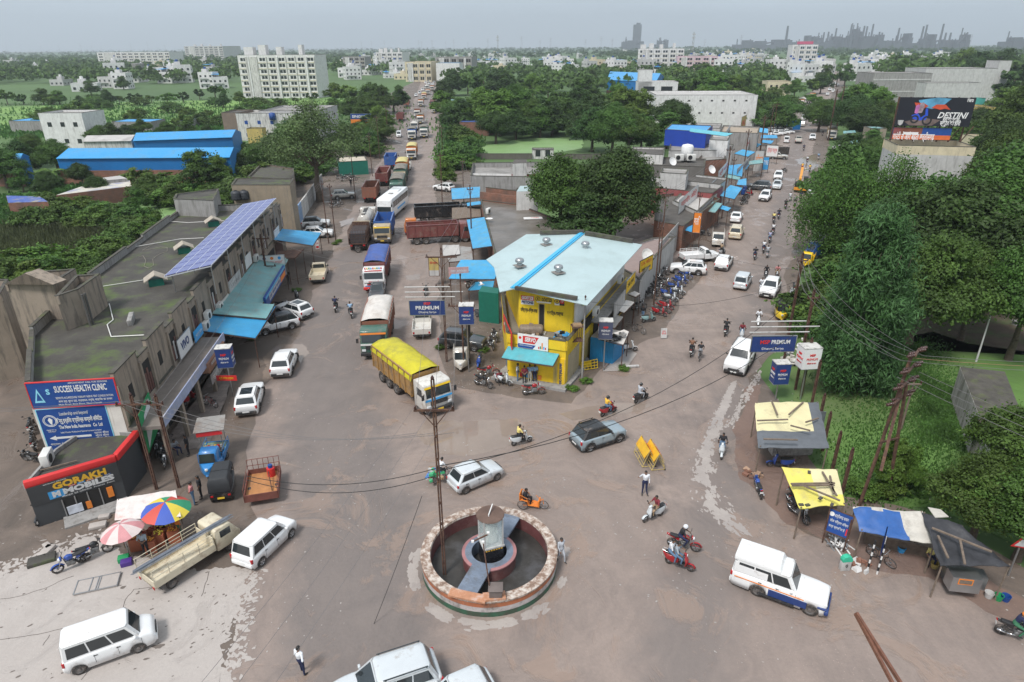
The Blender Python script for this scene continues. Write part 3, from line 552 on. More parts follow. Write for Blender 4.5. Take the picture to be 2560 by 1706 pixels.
while u<FL-1:
 wd=3.4 if k%2==0 else 1.7;u1=min(FL,u+wd);hh=.95 if k%2==0 else .45;mk.put(MB().bmq(fp(u+.02,-.11,6.2+hh/2),fp(u1-.02,-.11,6.2+hh/2),.22,hh),'parapet',MBE);mk.put(MB().bmq(fp(u,-.11,6.2+hh+.04),fp(u1,-.11,6.2+hh+.04),.34,.09),'coping',MCP);mk.put(MB().bmq(fp(u-.12,.07,4.9),fp(u+.12,.07,4.9),.14,2.9),'pilaster',MBE)
 if k%2==1:
  f_=mk.on(A1,A2,u+.25,u1-.25,3.7,6.,MDK,'window',.04)
  for q in RG(3):mk.on(A1,A2,u+.3+q*(wd-.6)/3,u+.3+(q+.7)*(wd-.6)/3,3.8,5.+.25*((q+k)%3),M_SHUT if(q+k)%4 else MLG,'shutter',.075,parent=f_)
 else:
  mk.on(A1,A2,u+1.3,u+1.85,4.6,5.6,MDK,'vent',.03);mk.on(A1,A2,u+.3,u1-.3,3.55,3.7,MCP,'ledge',.10)
 u=u1;k+=1
for a,b in((A3,A4),(A4,A5),(A5,A6),(A2,A3)):
 d=(b-a).normalized();L=(b-a).length;t=0;j=0
 while t<L-.4:
  t1=min(L,t+4.6);hh=.75 if j%3 else.5;z=6.2+hh/2;mb=MB();p=a+d*t;q=a+d*(t1-.03);i_=vec(-d.y,d.x,0)*.1;p+=i_;q+=i_;p.z=q.z=z;mb.bmq(p,q,.2,hh);mk.put(mb,'parapet',MGY);mb=MB();p.z=q.z=6.2+hh+.035;mb.bmq(p,q,.3,.07);mk.put(mb,'coping',MCP);t=t1;j+=1
mk.put(MB().bmq(A6+vec(0,.1,6.45),A1+vec(0,.1,6.45),.2,.5),'parapet',MBE)
mb=MB();mb.bb(0,1,0,1,0,1);mb=MB()
sl=[fp(0,0,3.25),fp(14.5,0,3.25),fp(14.5,2.,3.25),fp(0,2.,3.25)];mb.slab(sl,.25);mk.put(mb,'canopy',W('canopy_concrete',(.20,.17,.15)))
fas=mk.put(MB().bmq(fp(.2,2.05,3.3),fp(14.4,2.05,3.3),.08,.75),'fascia',mat('fascia_paint',(.30,.34,.48),rgh=.7,var=.2,scale=1.5,stn=(.45,.42,.42),sam=.4,ssc=.9))
for i in RG(10):
 mk.on(A1,A2,.5+4.9*i,.5+4.9*i+4.,0,2.8,MDK if i%3 else M_SHUT,'shop_front',.03)
for i in RG(5):mk.put(MB().box(fp(.6+3.4*i,1.8,1.5),(.28,.28,3.)),'pillar',MBE)
tw=Bld('stair_tower','tall plastered stair tower with a gabled top behind market building','tower',[at(12,706,9.4),at(130,703,9.4),at(186,668,9.4),at(68,676,9.4)],8.7,MBE,MMS,parapet=.5,pmat=MBE)
mb=MB();a,b=at(10,712,9.3),at(132,712,9.3);mid_=(a+b)/2+vec(0,0,.9);mb.slab([a,b,mid_],.01);bk=vec(1.5,6.,0)*.2
mb.add([a,b,mid_,a+bk,b+bk,mid_+bk],[(0,1,2),(5,4,3),(0,2,5,3),(2,1,4,5),(1,0,3,4)]);tw.put(mb,'gable',MBE)
t2=Bld('roof_block','stained plaster water tower block with drain pipes beside mossy roof','tower',[at(140,742,9.),at(196,724,9.),at(249,686,9.),at(190,690,9.)],8.4,MBE,MMS,parapet=.6)
mb=MB();
for(x_,y_)in((203,735),(210,732)):p=at(x_,y_,8.8);p+=vec(.1,-.12,0);mb.tb(p,(p.x,p.y,.5),.09,.09,8)
t2.put(mb,'drain_pipe',mat('old_pipe',(.09,.085,.08)))
t3=Bld('back_annexe','plain weathered plaster annexe at left edge of photo behind clinic sign','building',[at(-160,760,7.5),at(0,735,7.5),at(20,700,7.5),at(-150,700,7.5)],6.9,MBE,MMS,parapet=.6)
hb=Bld('roof_hut','flat topped plaster hut standing on far end of dark market roof','hut',[at(434,499,8.3),at(533,503,8.3),at(547,474,8.3),at(440,487,8.3)],8.2,MGY,MMS,parapet=.15)
hb2=Bld('roof_wall_hut','long low plaster room behind two black tanks at end of market roof','hut',[at(578,463,8.2),at(724,463,8.2),at(735,447,8.2),at(590,447,8.2)],8.1,W('mossy_plaster',(.27,.22,.16)),MMS,parapet=.1)
for i,(x_,y_)in EN(((592,500),(613,498))):
 p=at(x_,y_,6.25);o=emp('water_tank',p,0,['left','right'][i]+' black plastic water tank of the pair on the market roof','water tank','black tanks on market roof');mb=MB();mb.lth([(0,0),(.62,0),(.65,.1),(.65,1.),(.55,1.15),(.2,1.28),(0,1.28)],18,smooth=1);
 for z in(.3,.6,.9):mb.lth([(.66,z-.03),(.685,z),(.66,z+.03)],18,smooth=1)
 mb.mk_('body',mat('tank_black',(.035,.038,.045),rgh=.5),o);MB().lth([(0,.06),(.22,.06),(.22,0)],14,(0,0,1.26)).mk_('lid',MBK,o)
s0,s1,s2,s3=at(411,690,8.),at(528,662,9.1),at(690,495,9.1),at(608,510,8.)
so=emp('solar_array',s0,0,'long blue solar panel array tilted on steel legs over market roof','solar panel')
MSO=mat('solar_cells',(.115,.13,.34),rgh=.16,var=.12,scale=.25,spec=.6)
Mo=MTr(-s0)
nr_,nc_=4,16
for i in RG(nc_):
 mb=MB()
 for j in RG(nr_):
  def pt(u,v):return s0.lerp(s3,u).lerp(s1.lerp(s2,u),v)
  g=.006;u0,u1,v0,v1=i/nc_+g*.5,(i+1)/nc_-g*.5,j/nr_+g,(j+1)/nr_-g;mb.slab([pt(u0,v0),pt(u0,v1),pt(u1,v1),pt(u1,v0)],.04)
 mb.xf(Mo);mb.mk_('panel',MSO,so)
mb=MB()
for v in(0.,.25,.5,.75,1.):mb.bmq(s0.lerp(s1,v)-vec(0,0,.05),s3.lerp(s2,v)-vec(0,0,.05),.05,.09)
for i in RG(9):mb.bmq(s0.lerp(s3,i/8)-vec(0,0,.13),s1.lerp(s2,i/8)-vec(0,0,.13),.07,.07)
mb.xf(Mo);mb.mk_('frame',mat('panel_frame',(.55,.57,.62),rgh=.4,metal=.3),so)
for i in RG(6):
 for v in(.08,.92):p=s0.lerp(s3,(i+.15)/5.3).lerp(s1.lerp(s2,(i+.15)/5.3),v);MB().tb((p.x,p.y,6.22),p-vec(0,0,.1),.05,.05,8).xf(Mo).mk_('leg',MST,so)
for i,(px_,py_,rz)in EN(((392,712,.5),(462,632,.5),(535,565,.5))):
 p=at(px_,py_,6.25);o=emp('roof_vent_hut',p,rz,['small green ridged skylight hut at near end of market roof','small green ridged skylight hut in middle of market roof','small ridged skylight hut at upper edge of solar panels'][i],'skylight');MB().bb(-.6,.6,-.5,.5,0,.62).mk_('body',M_GRNS,o);MB().prof([(-.95,.5),(0,1.05),(.95,.5),(.95,.56),(0,1.12),(-.95,.56)],-.75,.75).mk_('roof',mat('old_board',(.38,.33,.27),var=.2),o)
for i,pts in EN(([(258,716),(375,698),(392,694)],[(322,620),(450,598),(510,595)],[(415,553),(470,557),(560,552)])):
 bpipe('roof_pipe',[at(x,y,6.33)for x,y in pts],.035,MAC,['white pipe laid across near part of dark roof','white pipe laid across middle of dark roof','white pipe laid across far part of dark roof'][i],'pipe','white pipes on market roof')
bpipe('roof_pipe',[at(x,y,6.4)for x,y in((218,690),(300,625),(322,615),(400,560),(437,535))],.04,MGY,'grey pipe running along back parapet of dark roof','pipe','white pipes on market roof')
bpipe('roof_pipe',[at(x,y,6.33)for x,y in((273,760),(283,800),(268,812),(278,842),(360,838))],.04,MAC,'bent white pipe at foot of drain pipes on roof','pipe','white pipes on market roof')
hp=[at(346+3*sin(i),643,6.3)for i in RG(1)]
bpipe('garden_hose',[at(*p,6.29)for p in((346,643),(358,640),(365,652),(360,666),(372,671),(384,664),(382,648),(398,636),(418,628),(418,619),(400,618),(370,625),(356,626),(380,612),(402,603))],.018,mat('hose',(.30,.27,.22)),'curled garden hose lying on dark roof','hose')
p=at(330,808,6.25);o=emp('stone_slab',p,.3,'grey block leaning on mossy roof near white pipe','block');MB().box((0,0,.3),(.35,1.3,.6),mtx=MRo(.2,4,'X')).mk_('stone',MGY,o,bev=.04)
pA,pB=A6+vec(.05,-.02,0),A1+vec(-.1,-.02,0)
eb=Bd('clinic_sign','blue clinic sign lettered in white along top of market end wall','sign',pA+vec(0,-.12,5.15),pB+vec(.1,-.12,5.15),1.75,MSB,t=.1,frame=MRD)
eb.text('SUCCESS HEALTH CLINIC',.60,.70,.62,MWP,wth=.60,bold=.012);eb.text('APPOINTMENT CALL FOR SESSIONS',.70,.93,.16,MWP,wth=.45)
eb.text('REMOTE ACUPRESSURE THERAPY NERVE TEST CONSULTATION',.62,.36,.2,MWP,wth=.66);eb.text('कमर दर्द, घुटना दर्द, सर्वाइकल, मधुमेह, साइटिका का उपचार',.62,.22,.2,MWP,wth=.62);eb.text('Main Road, First Floor, Near Chowk',.55,.09,.18,MWP,wth=.5)
eb.poly([(.04,.22),(.16,.22),(.10,.78)],mat('sign_cyan',(.25,.6,.75)));eb.poly([(.065,.3),(.135,.3),(.10,.62)],MSB,lift=.012);eb.text('S',.22,.62,.5,mat('sign_cyan',(.25,.6,.75)),bold=.02)
ib=Bd('insurance_sign','big blue insurance company sign with a round emblem and white arrow on a white panel','sign',at(122,1083,2.9).lerp(at(122,1083,2.9),0)if False else pA+vec(.1,-.14,2.05),pB+vec(-.9,-.14,2.05),3.,MSB,t=.08,frame=mat('sign_cyan',(.25,.6,.75)))
ib.text('Leadership and beyond',.52,.87,.34,MWP,wth=.42,shear=.2);ib.text('दि न्यू इन्डिया एश्योरेन्स कम्पनी लिमिटेड',.57,.70,.4,MWP,wth=.68,bold=.008);ib.text('The New India Assurance   Co  Ltd',.57,.55,.34,MWP,wth=.64,bold=.008)
ib.text("India's Premier Multinational General Insurance Company",.55,.42,.16,MWP,wth=.6);ib.disc(.15,.72,.42,MWP,r0=.38);ib.disc(.15,.72,.34,MWP,r0=.31);ib.poly([(.12,.74),(.15,.80),(.19,.75),(.165,.62),(.14,.66)],MWP)
ib.poly([(.06,.30),(.16,.36),(.16,.325),(.68,.325),(.68,.275),(.16,.275),(.16,.24)],MWP);ib.text('कार्यालय: मेन रोड, नया बस स्टैंड के पास',.35,.15,.18,MWP,wth=.6);ib.text('फायर बीमा\nमोटर बीमा\nजीवन बीमा',.84,.28,.2,MWP,wth=.22)
ib.text('PHONE 0771 263\nMOB 94252 0',.13,.48,.12,MWP,wth=.14)
wb=Bd('white_panel',None,None,pA+vec(-.2,-.02,1.6),pB+vec(.0,-.02,1.6),3.5,W('whitewash',(.66,.63,.58),(.3,.22,.16),.25),t=.02,parent=mk.rt_,part='whitewash')
G0=at(125,1316);gz=2.85
g0,g1,g2=at(62,1218,gz),at(290,1150,gz),at(342,1088,gz);g3=g2+vec(-3.6,.6,0);g4=g0+vec(-.5,3.6,0)
gm=Bld('phone_shop','single storey phone shop with dark grey cladding, red top band and mossy roof','shop',[g0,g1,g2,g3,g4],2.7,MGS,MMS,parapet=0,walln='wall')
mb=MB()
for a,b in((g0,g1),(g1,g2)):
 a=vec(a.x,a.y,3.);b=vec(b.x,b.y,3.);mb.bmq(a,b,.32,.42)
gm.put(mb,'red_band',MRD,bev=.02)
for a,b,n_ in((g2,g3,0),(g3,g4,0),(g4,g0,0)):
 gm.put(MB().bmq(vec(a.x,a.y,2.85),vec(b.x,b.y,2.85),.15,.3),'parapet',MGY)
fb=Bd('fascia',None,None,vec(g0.x,g0.y-.03,1.42)+(g1-g0).normalized()*.05,vec(g1.x,g1.y-.03,1.42),1.42,MGS,t=.02,parent=gm.rt_,part='fascia',up=(0,-.18,1))
M_GOLD=mat('gold_letter',(.85,.48,.04),rgh=.4)
fb.text('GORAKH',.56,.70,.62,M_GOLD,wth=.60,bold=.03);fb.text('MOBILES',.64,.30,.52,MWP,wth=.58,bold=.03);fb.rect(.19,.36,.10,.50,MSK);fb.text('M',.275,.30,.5,MWP,bold=.04,lift=.02)
for i,(t_,c_)in EN((('OPPO',MRD),('VIVO',MSK),('MI',MOG),('REALME',M_GOLD),('SAMSUNG',MNV))):fb.rect(.42+.10*i,.505+.10*i,.475,.545,c_);fb.text(t_,.4625+.10*i,.51,.09,MWP,wth=.06,lift=.02)
fb.text('मोबाइल एवं एसेसरीज  Finance  Point',.62,.07,.15,MWP,wth=.6);fb.text('GORAKH STORES',.3,.93,.1,MWP,wth=.25)
gr=(g1-g0).normalized();gn=vec(gr.y,-gr.x,0);GL=(g1-g0).length
gm.on(g0,g1,GL*.30,GL*.88,.12,1.35,MDK,'shop_front',.04)
for i in RG(4):gm.on(g0,g1,GL*(.30+.14*i),GL*(.30+.14*i)+.06,.12,1.35,MST,'door_frame',.08)
gm.on(g0,g1,GL*.33,GL*.50,.2,.75,mat('poster_pale',(.6,.62,.68),var=.3,scale=2),'poster',.09);gm.on(g0,g1,GL*.54,GL*.60,.2,.7,MOG,'poster',.09);gm.on(g0,g1,GL*.80,GL*.87,.5,1.2,MOG,'poster',.09)
g_st=at(150,1325);gm.put(MB().bmq(vec(g0.x,g0.y,.06)+gn*.6+gr*1.2,vec(g1.x,g1.y,.06)+gn*.6,1.2,.12),'step',MGY)
def acu(p,rz,label,s=1.,group='air conditioner units on walls and roofs'):
 o=emp('air_conditioner',p,rz,label,'air conditioner',group);MB().box((0,0,.3*s),(.8*s,.32*s,.56*s)).mk_('case',MAC,o,bev=.02);MB().lth([(0,0),(.2*s,0),(.2*s,.02),(0,.02)],16,(-.12*s,-.185*s,.3*s),axis='Y').mk_('grille',MBK,o);return o
a_=acu(at(122,1158,2.8),1.9,'white air conditioner box on mossy roof of phone shop',1.4)
p=at(95,1178,2.9);q=at(192,1152,2.9);bpipe('bamboo_pole',[p,q],.05,MWD,'pale pole lying along phone shop roof','pole')
gb=Bd('green_sign','green and white vertical board beside pole at corner of market building','sign',at(352,1075,3.2)+vec(0,0,-2.),at(380,1010,3.2)+vec(0,0,-2.),2.9,M_GRN,t=.08)
gb.poly([(.2,.05),(.85,.35),(.85,.95),(.35,.8)],MWP)
vb=Bd('phone_brand_sign','white sign with blue VIVO lettering on market front','sign',fp(9.4,.25,3.6),fp(12.3,.25,3.6),1.55,MWP,frame=MST);vb.text('VIVO',.5,.5,.9,MNV,wth=.6,bold=.03)
b2=Bd('small_blue_sign','small sky blue sign panel beyond white phone brand sign','sign',fp(12.8,.3,3.5),fp(14.9,.3,3.5),.95,MSK);b2.text('PHOTO COPY',.5,.5,.3,MWP,wth=.7)
b3=Bd('brown_shop_box','brown boxed shop canopy lettered on its face under phone brand sign','canopy',fp(9.2,2.25,2.4),fp(13.6,2.25,2.4),.8,mat('brown_panel',(.33,.17,.11)),t=1.9)
b3.text('NAKSHATRA',.4,.6,.4,MWP,wth=.5);b4=Bd('printed_banner','dark shop banner printed in white under brown canopy','banner',fp(9.,2.35,1.5),fp(13.,2.35,1.5),.8,MGY,t=.05);b4.text('स्टूडियो  डिजिटल',.5,.5,.5,MWP,wth=.8)
for i,(u0,u1_,zz,m_,s_,l_)in EN(((24,28.2,3.6,MLG,'','faded blank shop sign on market front beyond first awning'),(20.6,23.4,3.1,MAC,'ONLINE','small pale sign on market front above first awning'),(30.5,33.,4.1,MWP,'','plain white panel on market front near air conditioner'),(44.6,47.5,3.3,MWP,'','white panel on market front above small blue awning'))):
 bb=Bd('wall_sign',l_,'sign',fp(u0,.16,zz),fp(u1_,.16,zz),1.3 if i!=1 else.9,m_);bb.text(s_ or 'STORE',.5,.5,.5,MGY,wth=.7)if i<2 else None
for i,(u_,z_,l_)in EN(((15.7,3.5,'lower of two white air conditioners on market front by awning'),(16.6,4.1,'upper of two white air conditioners on market front by awning'),(20.,3.6,'white air conditioner on market front above faded awning'),(34.2,3.9,'white air conditioner high on market front beside white panel'))):
 acu(fp(u_,.3,z_),atan2(fd.y,fd.x),l_,1.25)
awn('awning','bright blue lower awning beside parked white cars',[fp(15.2,.1,3.6),fp(21.,.1,3.9),fp(21.6,4.8,3.1),fp(14.6,4.5,2.9)],MAW)
awn('awning','pale worn sheet laid on upper end of near awning',[fp(18.2,.12,3.98),fp(21.05,.12,4.05),fp(21.7,4.7,3.28),fp(18.3,4.65,3.2)],MA2,posts=0)
awn('awning','long faded green awning with a blue band along its outer edge',[fp(21.6,.1,3.8),fp(36.5,.1,3.9),fp(37.5,3.1,3.1),fp(22.2,3.3,3.)],MA2)
nb=Bd('blue_hoarding','narrow blue and orange hoarding standing along long faded awning','hoarding',fp(23.5,3.5,2.2),fp(34,3.3,2.2),1.15,MSB,t=.25);nb.rect(0,1,.78,1.,MAV);nb.rect(.15,.7,.2,.75,MLG);nb.text('होटल  भोजनालय  चाय नाश्ता',.42,.48,.45,MSB,wth=.5,lift=.03);nb.rect(.72,.98,.1,.6,MOG)
awn('awning','small square blue awning further up market front',[fp(44.,.1,3.7),fp(49.3,.1,3.7),fp(49.6,5.,2.9),fp(43.8,4.8,2.8)],MAW)
awn('awning','dark rusty sheet awning beside white mineral water sign',[fp(37.2,1.2,3.),fp(41.,1.2,3.),fp(41.,4.2,3.2),fp(37.,3.9,3.3)],MRU)
hs=Bd('standing_sign','white standing sign with blue and red Hindi lettering at left roadside','sign',at(655,690,1.9),at(717,686,1.9),2.3,MWP,frame=MST)
hs.text('शुद्ध पेयजल आपूर्ति',.5,.66,.3,MRD,wth=.85);hs.rect(.1,.34,.40,.55,MSB);hs.rect(.38,.62,.40,.55,MSB);hs.rect(.68,.92,.40,.55,MSB);hs.text('श्री शिवशक्ति',.5,.27,.38,MNV,wth=.85,bold=.01);hs.text('मो. 98271',.5,.10,.25,MRD,wth=.6);hs.disc(.2,.86,.18,MNV);hs.disc(.5,.86,.18,MOG);hs.disc(.8,.86,.18,MSK)
for x_ in(.02,.98):mb=MB();p=vec(hs.P.x+hs.r.x*hs.w*x_,hs.P.y+hs.r.y*hs.w*x_+.1,0);mb.tb(p-hs.P,p+vec(0,0,2.)-hs.P,.04,.04,7);mb.mk_('post',MRU,hs.rt_)
e1,e2=at(722,600),at(808,470)
wl=emp('painted_wall',e1,0,'low compound wall with faded painted adverts running on from market building','wall');d=e2-e1
for i in RG(6):
 a,b=d*(i/6),d*((i+.985)/6);a.z=b.z=1.4;MB().bmq(a,b,.2,2.8).mk_('panel',[MOW,mat('advert_blue',(.22,.33,.5),var=.3),MOW,MGY,MLG,MGY][i],wl)
rb=Bld('roofless_store','ruined brown store with dark sheet roof under big roadside tree','building',[at(620,450,3),at(735,455,3),at(735,428,3),at(655,415,3)],3.2,W('brown_plaster',(.20,.15,.12)),MCP,parapet=.3)
Y0,Y1=at(1270,944),at(1412,968);yd=(Y1-Y0).normalized();ys=(at(1606,612,7.2)-at(1468,763,7.2));ys.z=0;ys.normalize()
yn=vec(-yd.y,yd.x,0);
Yb=Y1+ys*19.5;Yc=at(1316,586,7.4);Yc.z=0;Yd=at(1222,655,7.);Yd.z=0
yl=Bld('parts_shop','yellow two storey parts shop with a pale blue sheet roof at road fork','shop',[Y0,Y1,Yb,Yc+vec(.6,-.8,0),Yd+vec(1.2,.2,0)],3.4,MYW,W('terrace_floor',(.20,.18,.15)),parapet=0)
F0=Y0+yn*2.6+yd*.05;F1=Y1+ys*3.-yd*.5
up=[F0,F1,Yb-yd*.5,Yc+vec(.8,-1.,0),Yd+vec(1.6,.2,0)]
yl.put(MB().prism(up,3.46,6.9),'upper_wall',MYW)
yl.put(MB().bmq(vec(F1.x,F1.y,5.3)+ys*.3+vec(.06,-.02,0),vec(Yb.x,Yb.y,5.3)-yd*.44,.1,2.9),'side_plaster',MWH)
for(a,b)in((Y0,Y1),(Y1,Y1+ys*4.2),(Yd+vec(1.2,.2,0),Y0)):
 yl.put(MB().bmq(vec(a.x,a.y,3.72),vec(b.x,b.y,3.72),.2,.85),'balcony_parapet',MYW);yl.put(MB().bmq(vec(a.x,a.y,4.17),vec(b.x,b.y,4.17),.28,.06),'coping',MCP)
yl.on(Y1,Yb,.6,3.4,.2,2.6,W('shutter_cream',(.42,.36,.24),am=.2),'shutter',.05);yl.on(Y1,Yb,4.2,6.4,.2,2.6,MY2,'shutter',.05);yl.on(Y1,Yb,4.5,7.,3.1,4.1,MDK,'opening',.04)
yl.on(Y1,Yb,7.5,19,.2,2.9,MDK,'shop_front',.05)
yl.put(MB().bmq(vec(Y1.x,Y1.y,3.3)+ys*6.5+vec(.5,-.2,0),vec(Yb.x,Yb.y,3.3)+vec(.5,-.2,0),1.1,.14),'ledge',MGY)
FLn=(Y1-Y0).length
sf=yl.on(Y0,Y1,FLn*.18,FLn*.62,.25,2.3,MDK,'shop_front',.04)
yl.on(Y0,Y1,FLn*.64,FLn*.995,.2,2.5,W('shutter_yellow',(.62,.46,.12),am=.15),'shutter',.05);yl.on(Y0,Y1,FLn*.87,FLn*.985,.25,2.55,MYL,'painted_strip',.07);yl.on(Y0,Y1,.02,FLn*.16,.2,2.5,MYL,'pillar',.08)
for i in RG(5):yl.on(Y0,Y1,FLn*(.22+.08*i),FLn*(.22+.08*i)+.3,.35,.75+.3*(i%2),[MRD,MSK,MWP,MLG,MOG][i],'stock',.12)
bd=Bd('fs',None,None,vec(Y0.x,Y0.y,0)+yd*(FLn*.885)-yn*.10,vec(Y0.x,Y0.y,0)+yd*(FLn*.975)-yn*.10,2.4,MYL,t=.02,parent=yl.rt_,part='painted_panel')
bd.text('एम.आर.एफ.टायर',.5,.5,.30,MNV,rot=pi/2,bold=.012)
yl.put(MB().slab([vec(Y0.x,Y0.y,.24)-yn*.9-yd*1.2,vec(Y1.x,Y1.y,.24)-yn*.9+yd*.3,vec(Y1.x,Y1.y,.24)+ys*5+vec(.6,-.3,0),vec(Yb.x,Yb.y,.24)*.3+vec(Y1.x,Y1.y,.24)*.7,vec(Y0.x,Y0.y,.24)-yd*.6+yn*3],.24),'plinth',MGY)
fw=Bd('uf',None,None,vec(F0.x,F0.y,3.5)-yn*.03,vec(F1.x,F1.y,3.5)-yn*.03,3.3,MYW,t=.02,parent=yl.rt_,part='painted_front')
fw.rect(.04,.285,.80,.92,MRD);fw.text('GOETZE',.163,.86,.36,MWP,wth=.22,bold=.02);fw.rect(.04,.285,.68,.80,MWP);fw.text('PISTONS',.163,.74,.34,MNV,wth=.22,bold=.015)
fw.text('GÖETZE',.52,.85,.40,MBK,wth=.19,bold=.012);fw.disc(.355,.86,.21,MBK,r0=.17);fw.poly([(.335,.82),(.355,.92),(.375,.82),(.355,.85)],MBK);fw.rect(.335,.60,.765,.80,MWP)
fw.rect(.665,.755,.74,.95,MWP);fw.disc(.71,.845,.22,MBK,lift=.014);fw.disc(.71,.845,.17,MYL,lift=.018);fw.poly([(.69,.80),(.71,.91),(.73,.80),(.71,.83)],MBK,lift=.02);fw.rect(.758,.845,.74,.95,MBK);fw.disc(.80,.845,.2,MRD,lift=.014);fw.text('TP',.80,.845,.26,MWP,lift=.02)
fw.text('पिस्टन्स-रिंग्स-लाइ',.19,.53,.42,MBK,wth=.32,bold=.012);fw.text('न किट्स-वाल्वस',.68,.51,.42,MBK,wth=.30,bold=.012)
yl.on(F0,F1,(F1-F0).length*.365,(F1-F0).length*.485,3.5,6.,MY2,'door_frame',.05);yl.on(F0,F1,(F1-F0).length*.385,(F1-F0).length*.475,3.5,5.9,MDK,'door',.07)
zr=7.5;R0=at(1284,722,7.3);R1_=at(1455,584,7.7);eL=[at(1249,730,7.05),at(1235,668,7.05),at(1216,649,7.),at(1316,586,7.3)];eR=[at(1468,763,7.1),at(1606,612,7.2)]
yl.put(MB().slab([R0,R1_,eL[3],eL[2],eL[1],eL[0]],.06),'roof',M_PALE)
yl.put(MB().slab([R1_,R0,eR[0],eR[1]],.06),'roof',M_PALE)
yl.put(MB().bmq(R0+vec(0,0,.05),R1_+vec(0,0,.05),.62,.06).bmq(R0+vec(0,0,.12),R1_+vec(0,0,.12),.3,.1),'ridge',M_RIDGE)
a=at(1288,720,7.55);b=at(1443,746,7.35);yl.put(MB().bmq(a,b,.28,.28),'parapet',MCP)
yl.put(MB().bmq(at(1350,582,7.7),at(1460,580,7.9),.3,.4).bmq(at(1463,583,7.9),at(1582,603,7.5),.3,.4),'back_parapet',MCP)
for i,(x_,y_)in EN(((1366,612),(1463,622),(1299,665),(1396,682))):
 p=at(x_,y_,7.45);o=emp('roof_ventilator',p,0,['far left','far right','near left','near right'][i]+' steel turbine ventilator on the pale blue roof','ventilator','turbine ventilators on pale roof');MB().box((0,0,.02),(.95,.95,.05),rz=.5).mk_('base',MGR,o);MB().lth([(.24,.05),(.24,.3)],16).lth([(.24,.28),(.38,.38),(.42,.5),(.34,.66),(.15,.74),(0,.75)],18,smooth=1).mk_('turbine',MST,o);mb=MB()
 for k in RG(12):t=6.28*k/12;mb.tb((.39*cos(t),.39*sin(t),.36),(.33*cos(t),.33*sin(t),.67),.02,.02,4)
 mb.mk_('vane',MGY,o)
sv=Bd('shop_banner','white, red and blue SERVO banner on yellow balcony','banner',vec(Y0.x,Y0.y,3.05)+yd*.95-yn*.18,vec(Y0.x,Y0.y,3.05)+yd*3.55-yn*.18,1.25,MWP,t=.05)
sv.poly([(.17,.38),(.56,.38),(.70,.88),(.17,.88)],MRD);sv.text('SERVO',.42,.64,.5,MWP,wth=.36,shear=.2,bold=.02,lift=.02);sv.poly([(.01,.02),(.50,.02),(.60,.30),(.01,.30)],MSB);sv.text('BHARAT AUTOMOBILES',.28,.2,.14,MWP,wth=.42,lift=.02);sv.disc(.08,.72,.12,MRD)
for i,c_ in EN((MRD,M_GRN,MOG,MSK,MRD)):sv.rect(.68+.055*i,.72+.055*i,.1,.25+(.3 if i==2 else.05*(i%2)),c_,name='emblem')
awn('shop_awning','turquoise awning over entrance of yellow shop',[vec(Y0.x,Y0.y,3.)+yd*.1-yn*.15,vec(Y0.x,Y0.y,3.)+yd*4.5-yn*.15,vec(Y0.x,Y0.y,2.55)+yd*4.4-yn*1.5,vec(Y0.x,Y0.y,2.55)+yd*.05-yn*1.5],mat('turquoise_sheet',(.12,.46,.52),rgh=.45,var=.12,stn=(.2,.4,.42),sam=.3,wave=(5,'X',.05)),posts=0)
lb=Bd('red_side_banner','red banner on left side of yellow shop balcony','banner',at(1258,795,4.)-vec(0,0,1.1),at(1279,845,4.)-vec(0,0,1.1),1.5,MRD,t=.05);lb.text('ऑटो पार्ट्स',.5,.55,.4,MWP,wth=.8)
yo=Bd('apollo_sign','purple sign reading apollo in Hindi on white side wall of yellow shop','sign',vec(F1.x,F1.y,5.3)+ys*9.+vec(.35,-.12,0),vec(F1.x,F1.y,5.3)+ys*12.6+vec(.35,-.12,0),1.5,M_PURP,frame=MST);yo.text('अपोलो',.55,.5,.9,MWP,wth=.6,bold=.02)
yy=Bd('yellow_sign','yellow sign with black lettering on ledge of yellow shop side','sign',vec(Y1.x,Y1.y,3.4)+ys*14.2+vec(1.1,-.4,0),vec(Y1.x,Y1.y,3.4)+ys*17.8+vec(1.1,-.4,0),1.3,MYL,frame=MST);yy.text('उषा टायर',.5,.5,.6,MBK,wth=.7)
y3=Bd('blank_sign','blank grey sign panel hung along side of yellow shop','sign',vec(Y1.x,Y1.y,2.6)+ys*9.6+vec(1.2,-.4,0),vec(Y1.x,Y1.y,2.6)+ys*13.6+vec(1.2,-.4,0),1.5,MLG,frame=MST)
y4=Bd('roadside_sign','bright yellow and red Hindi signboard standing beyond yellow shop','sign',at(1598,690,2.9),at(1630,672,2.9),1.6,MYL,frame=MBK);y4.text('S.K.मोटर',.5,.72,.5,MRD,wth=.8);y4.text('पार्ट्स एवं सर्विस',.5,.3,.3,MNV,wth=.7)
y5=Bd('green_yellow_sign','small yellow green panel on white side wall near roof corner','sign',vec(F1.x,F1.y,5.4)+ys*1.8+vec(.3,-.1,0),vec(F1.x,F1.y,5.4)+ys*3.6+vec(.3,-.1,0),1.1,mat('lime_paint',(.5,.52,.06)))
acu(vec(Y1.x,Y1.y,4.15)+ys*6.+vec(.6,0,0),atan2(ys.y,ys.x),'air conditioner on yellow shop side ledge nearest corner',1.2)
acu(vec(Y1.x,Y1.y,4.4)+ys*14.5+vec(.5,0,0),atan2(ys.y,ys.x),'air conditioner further along yellow shop side ledge',1.2)
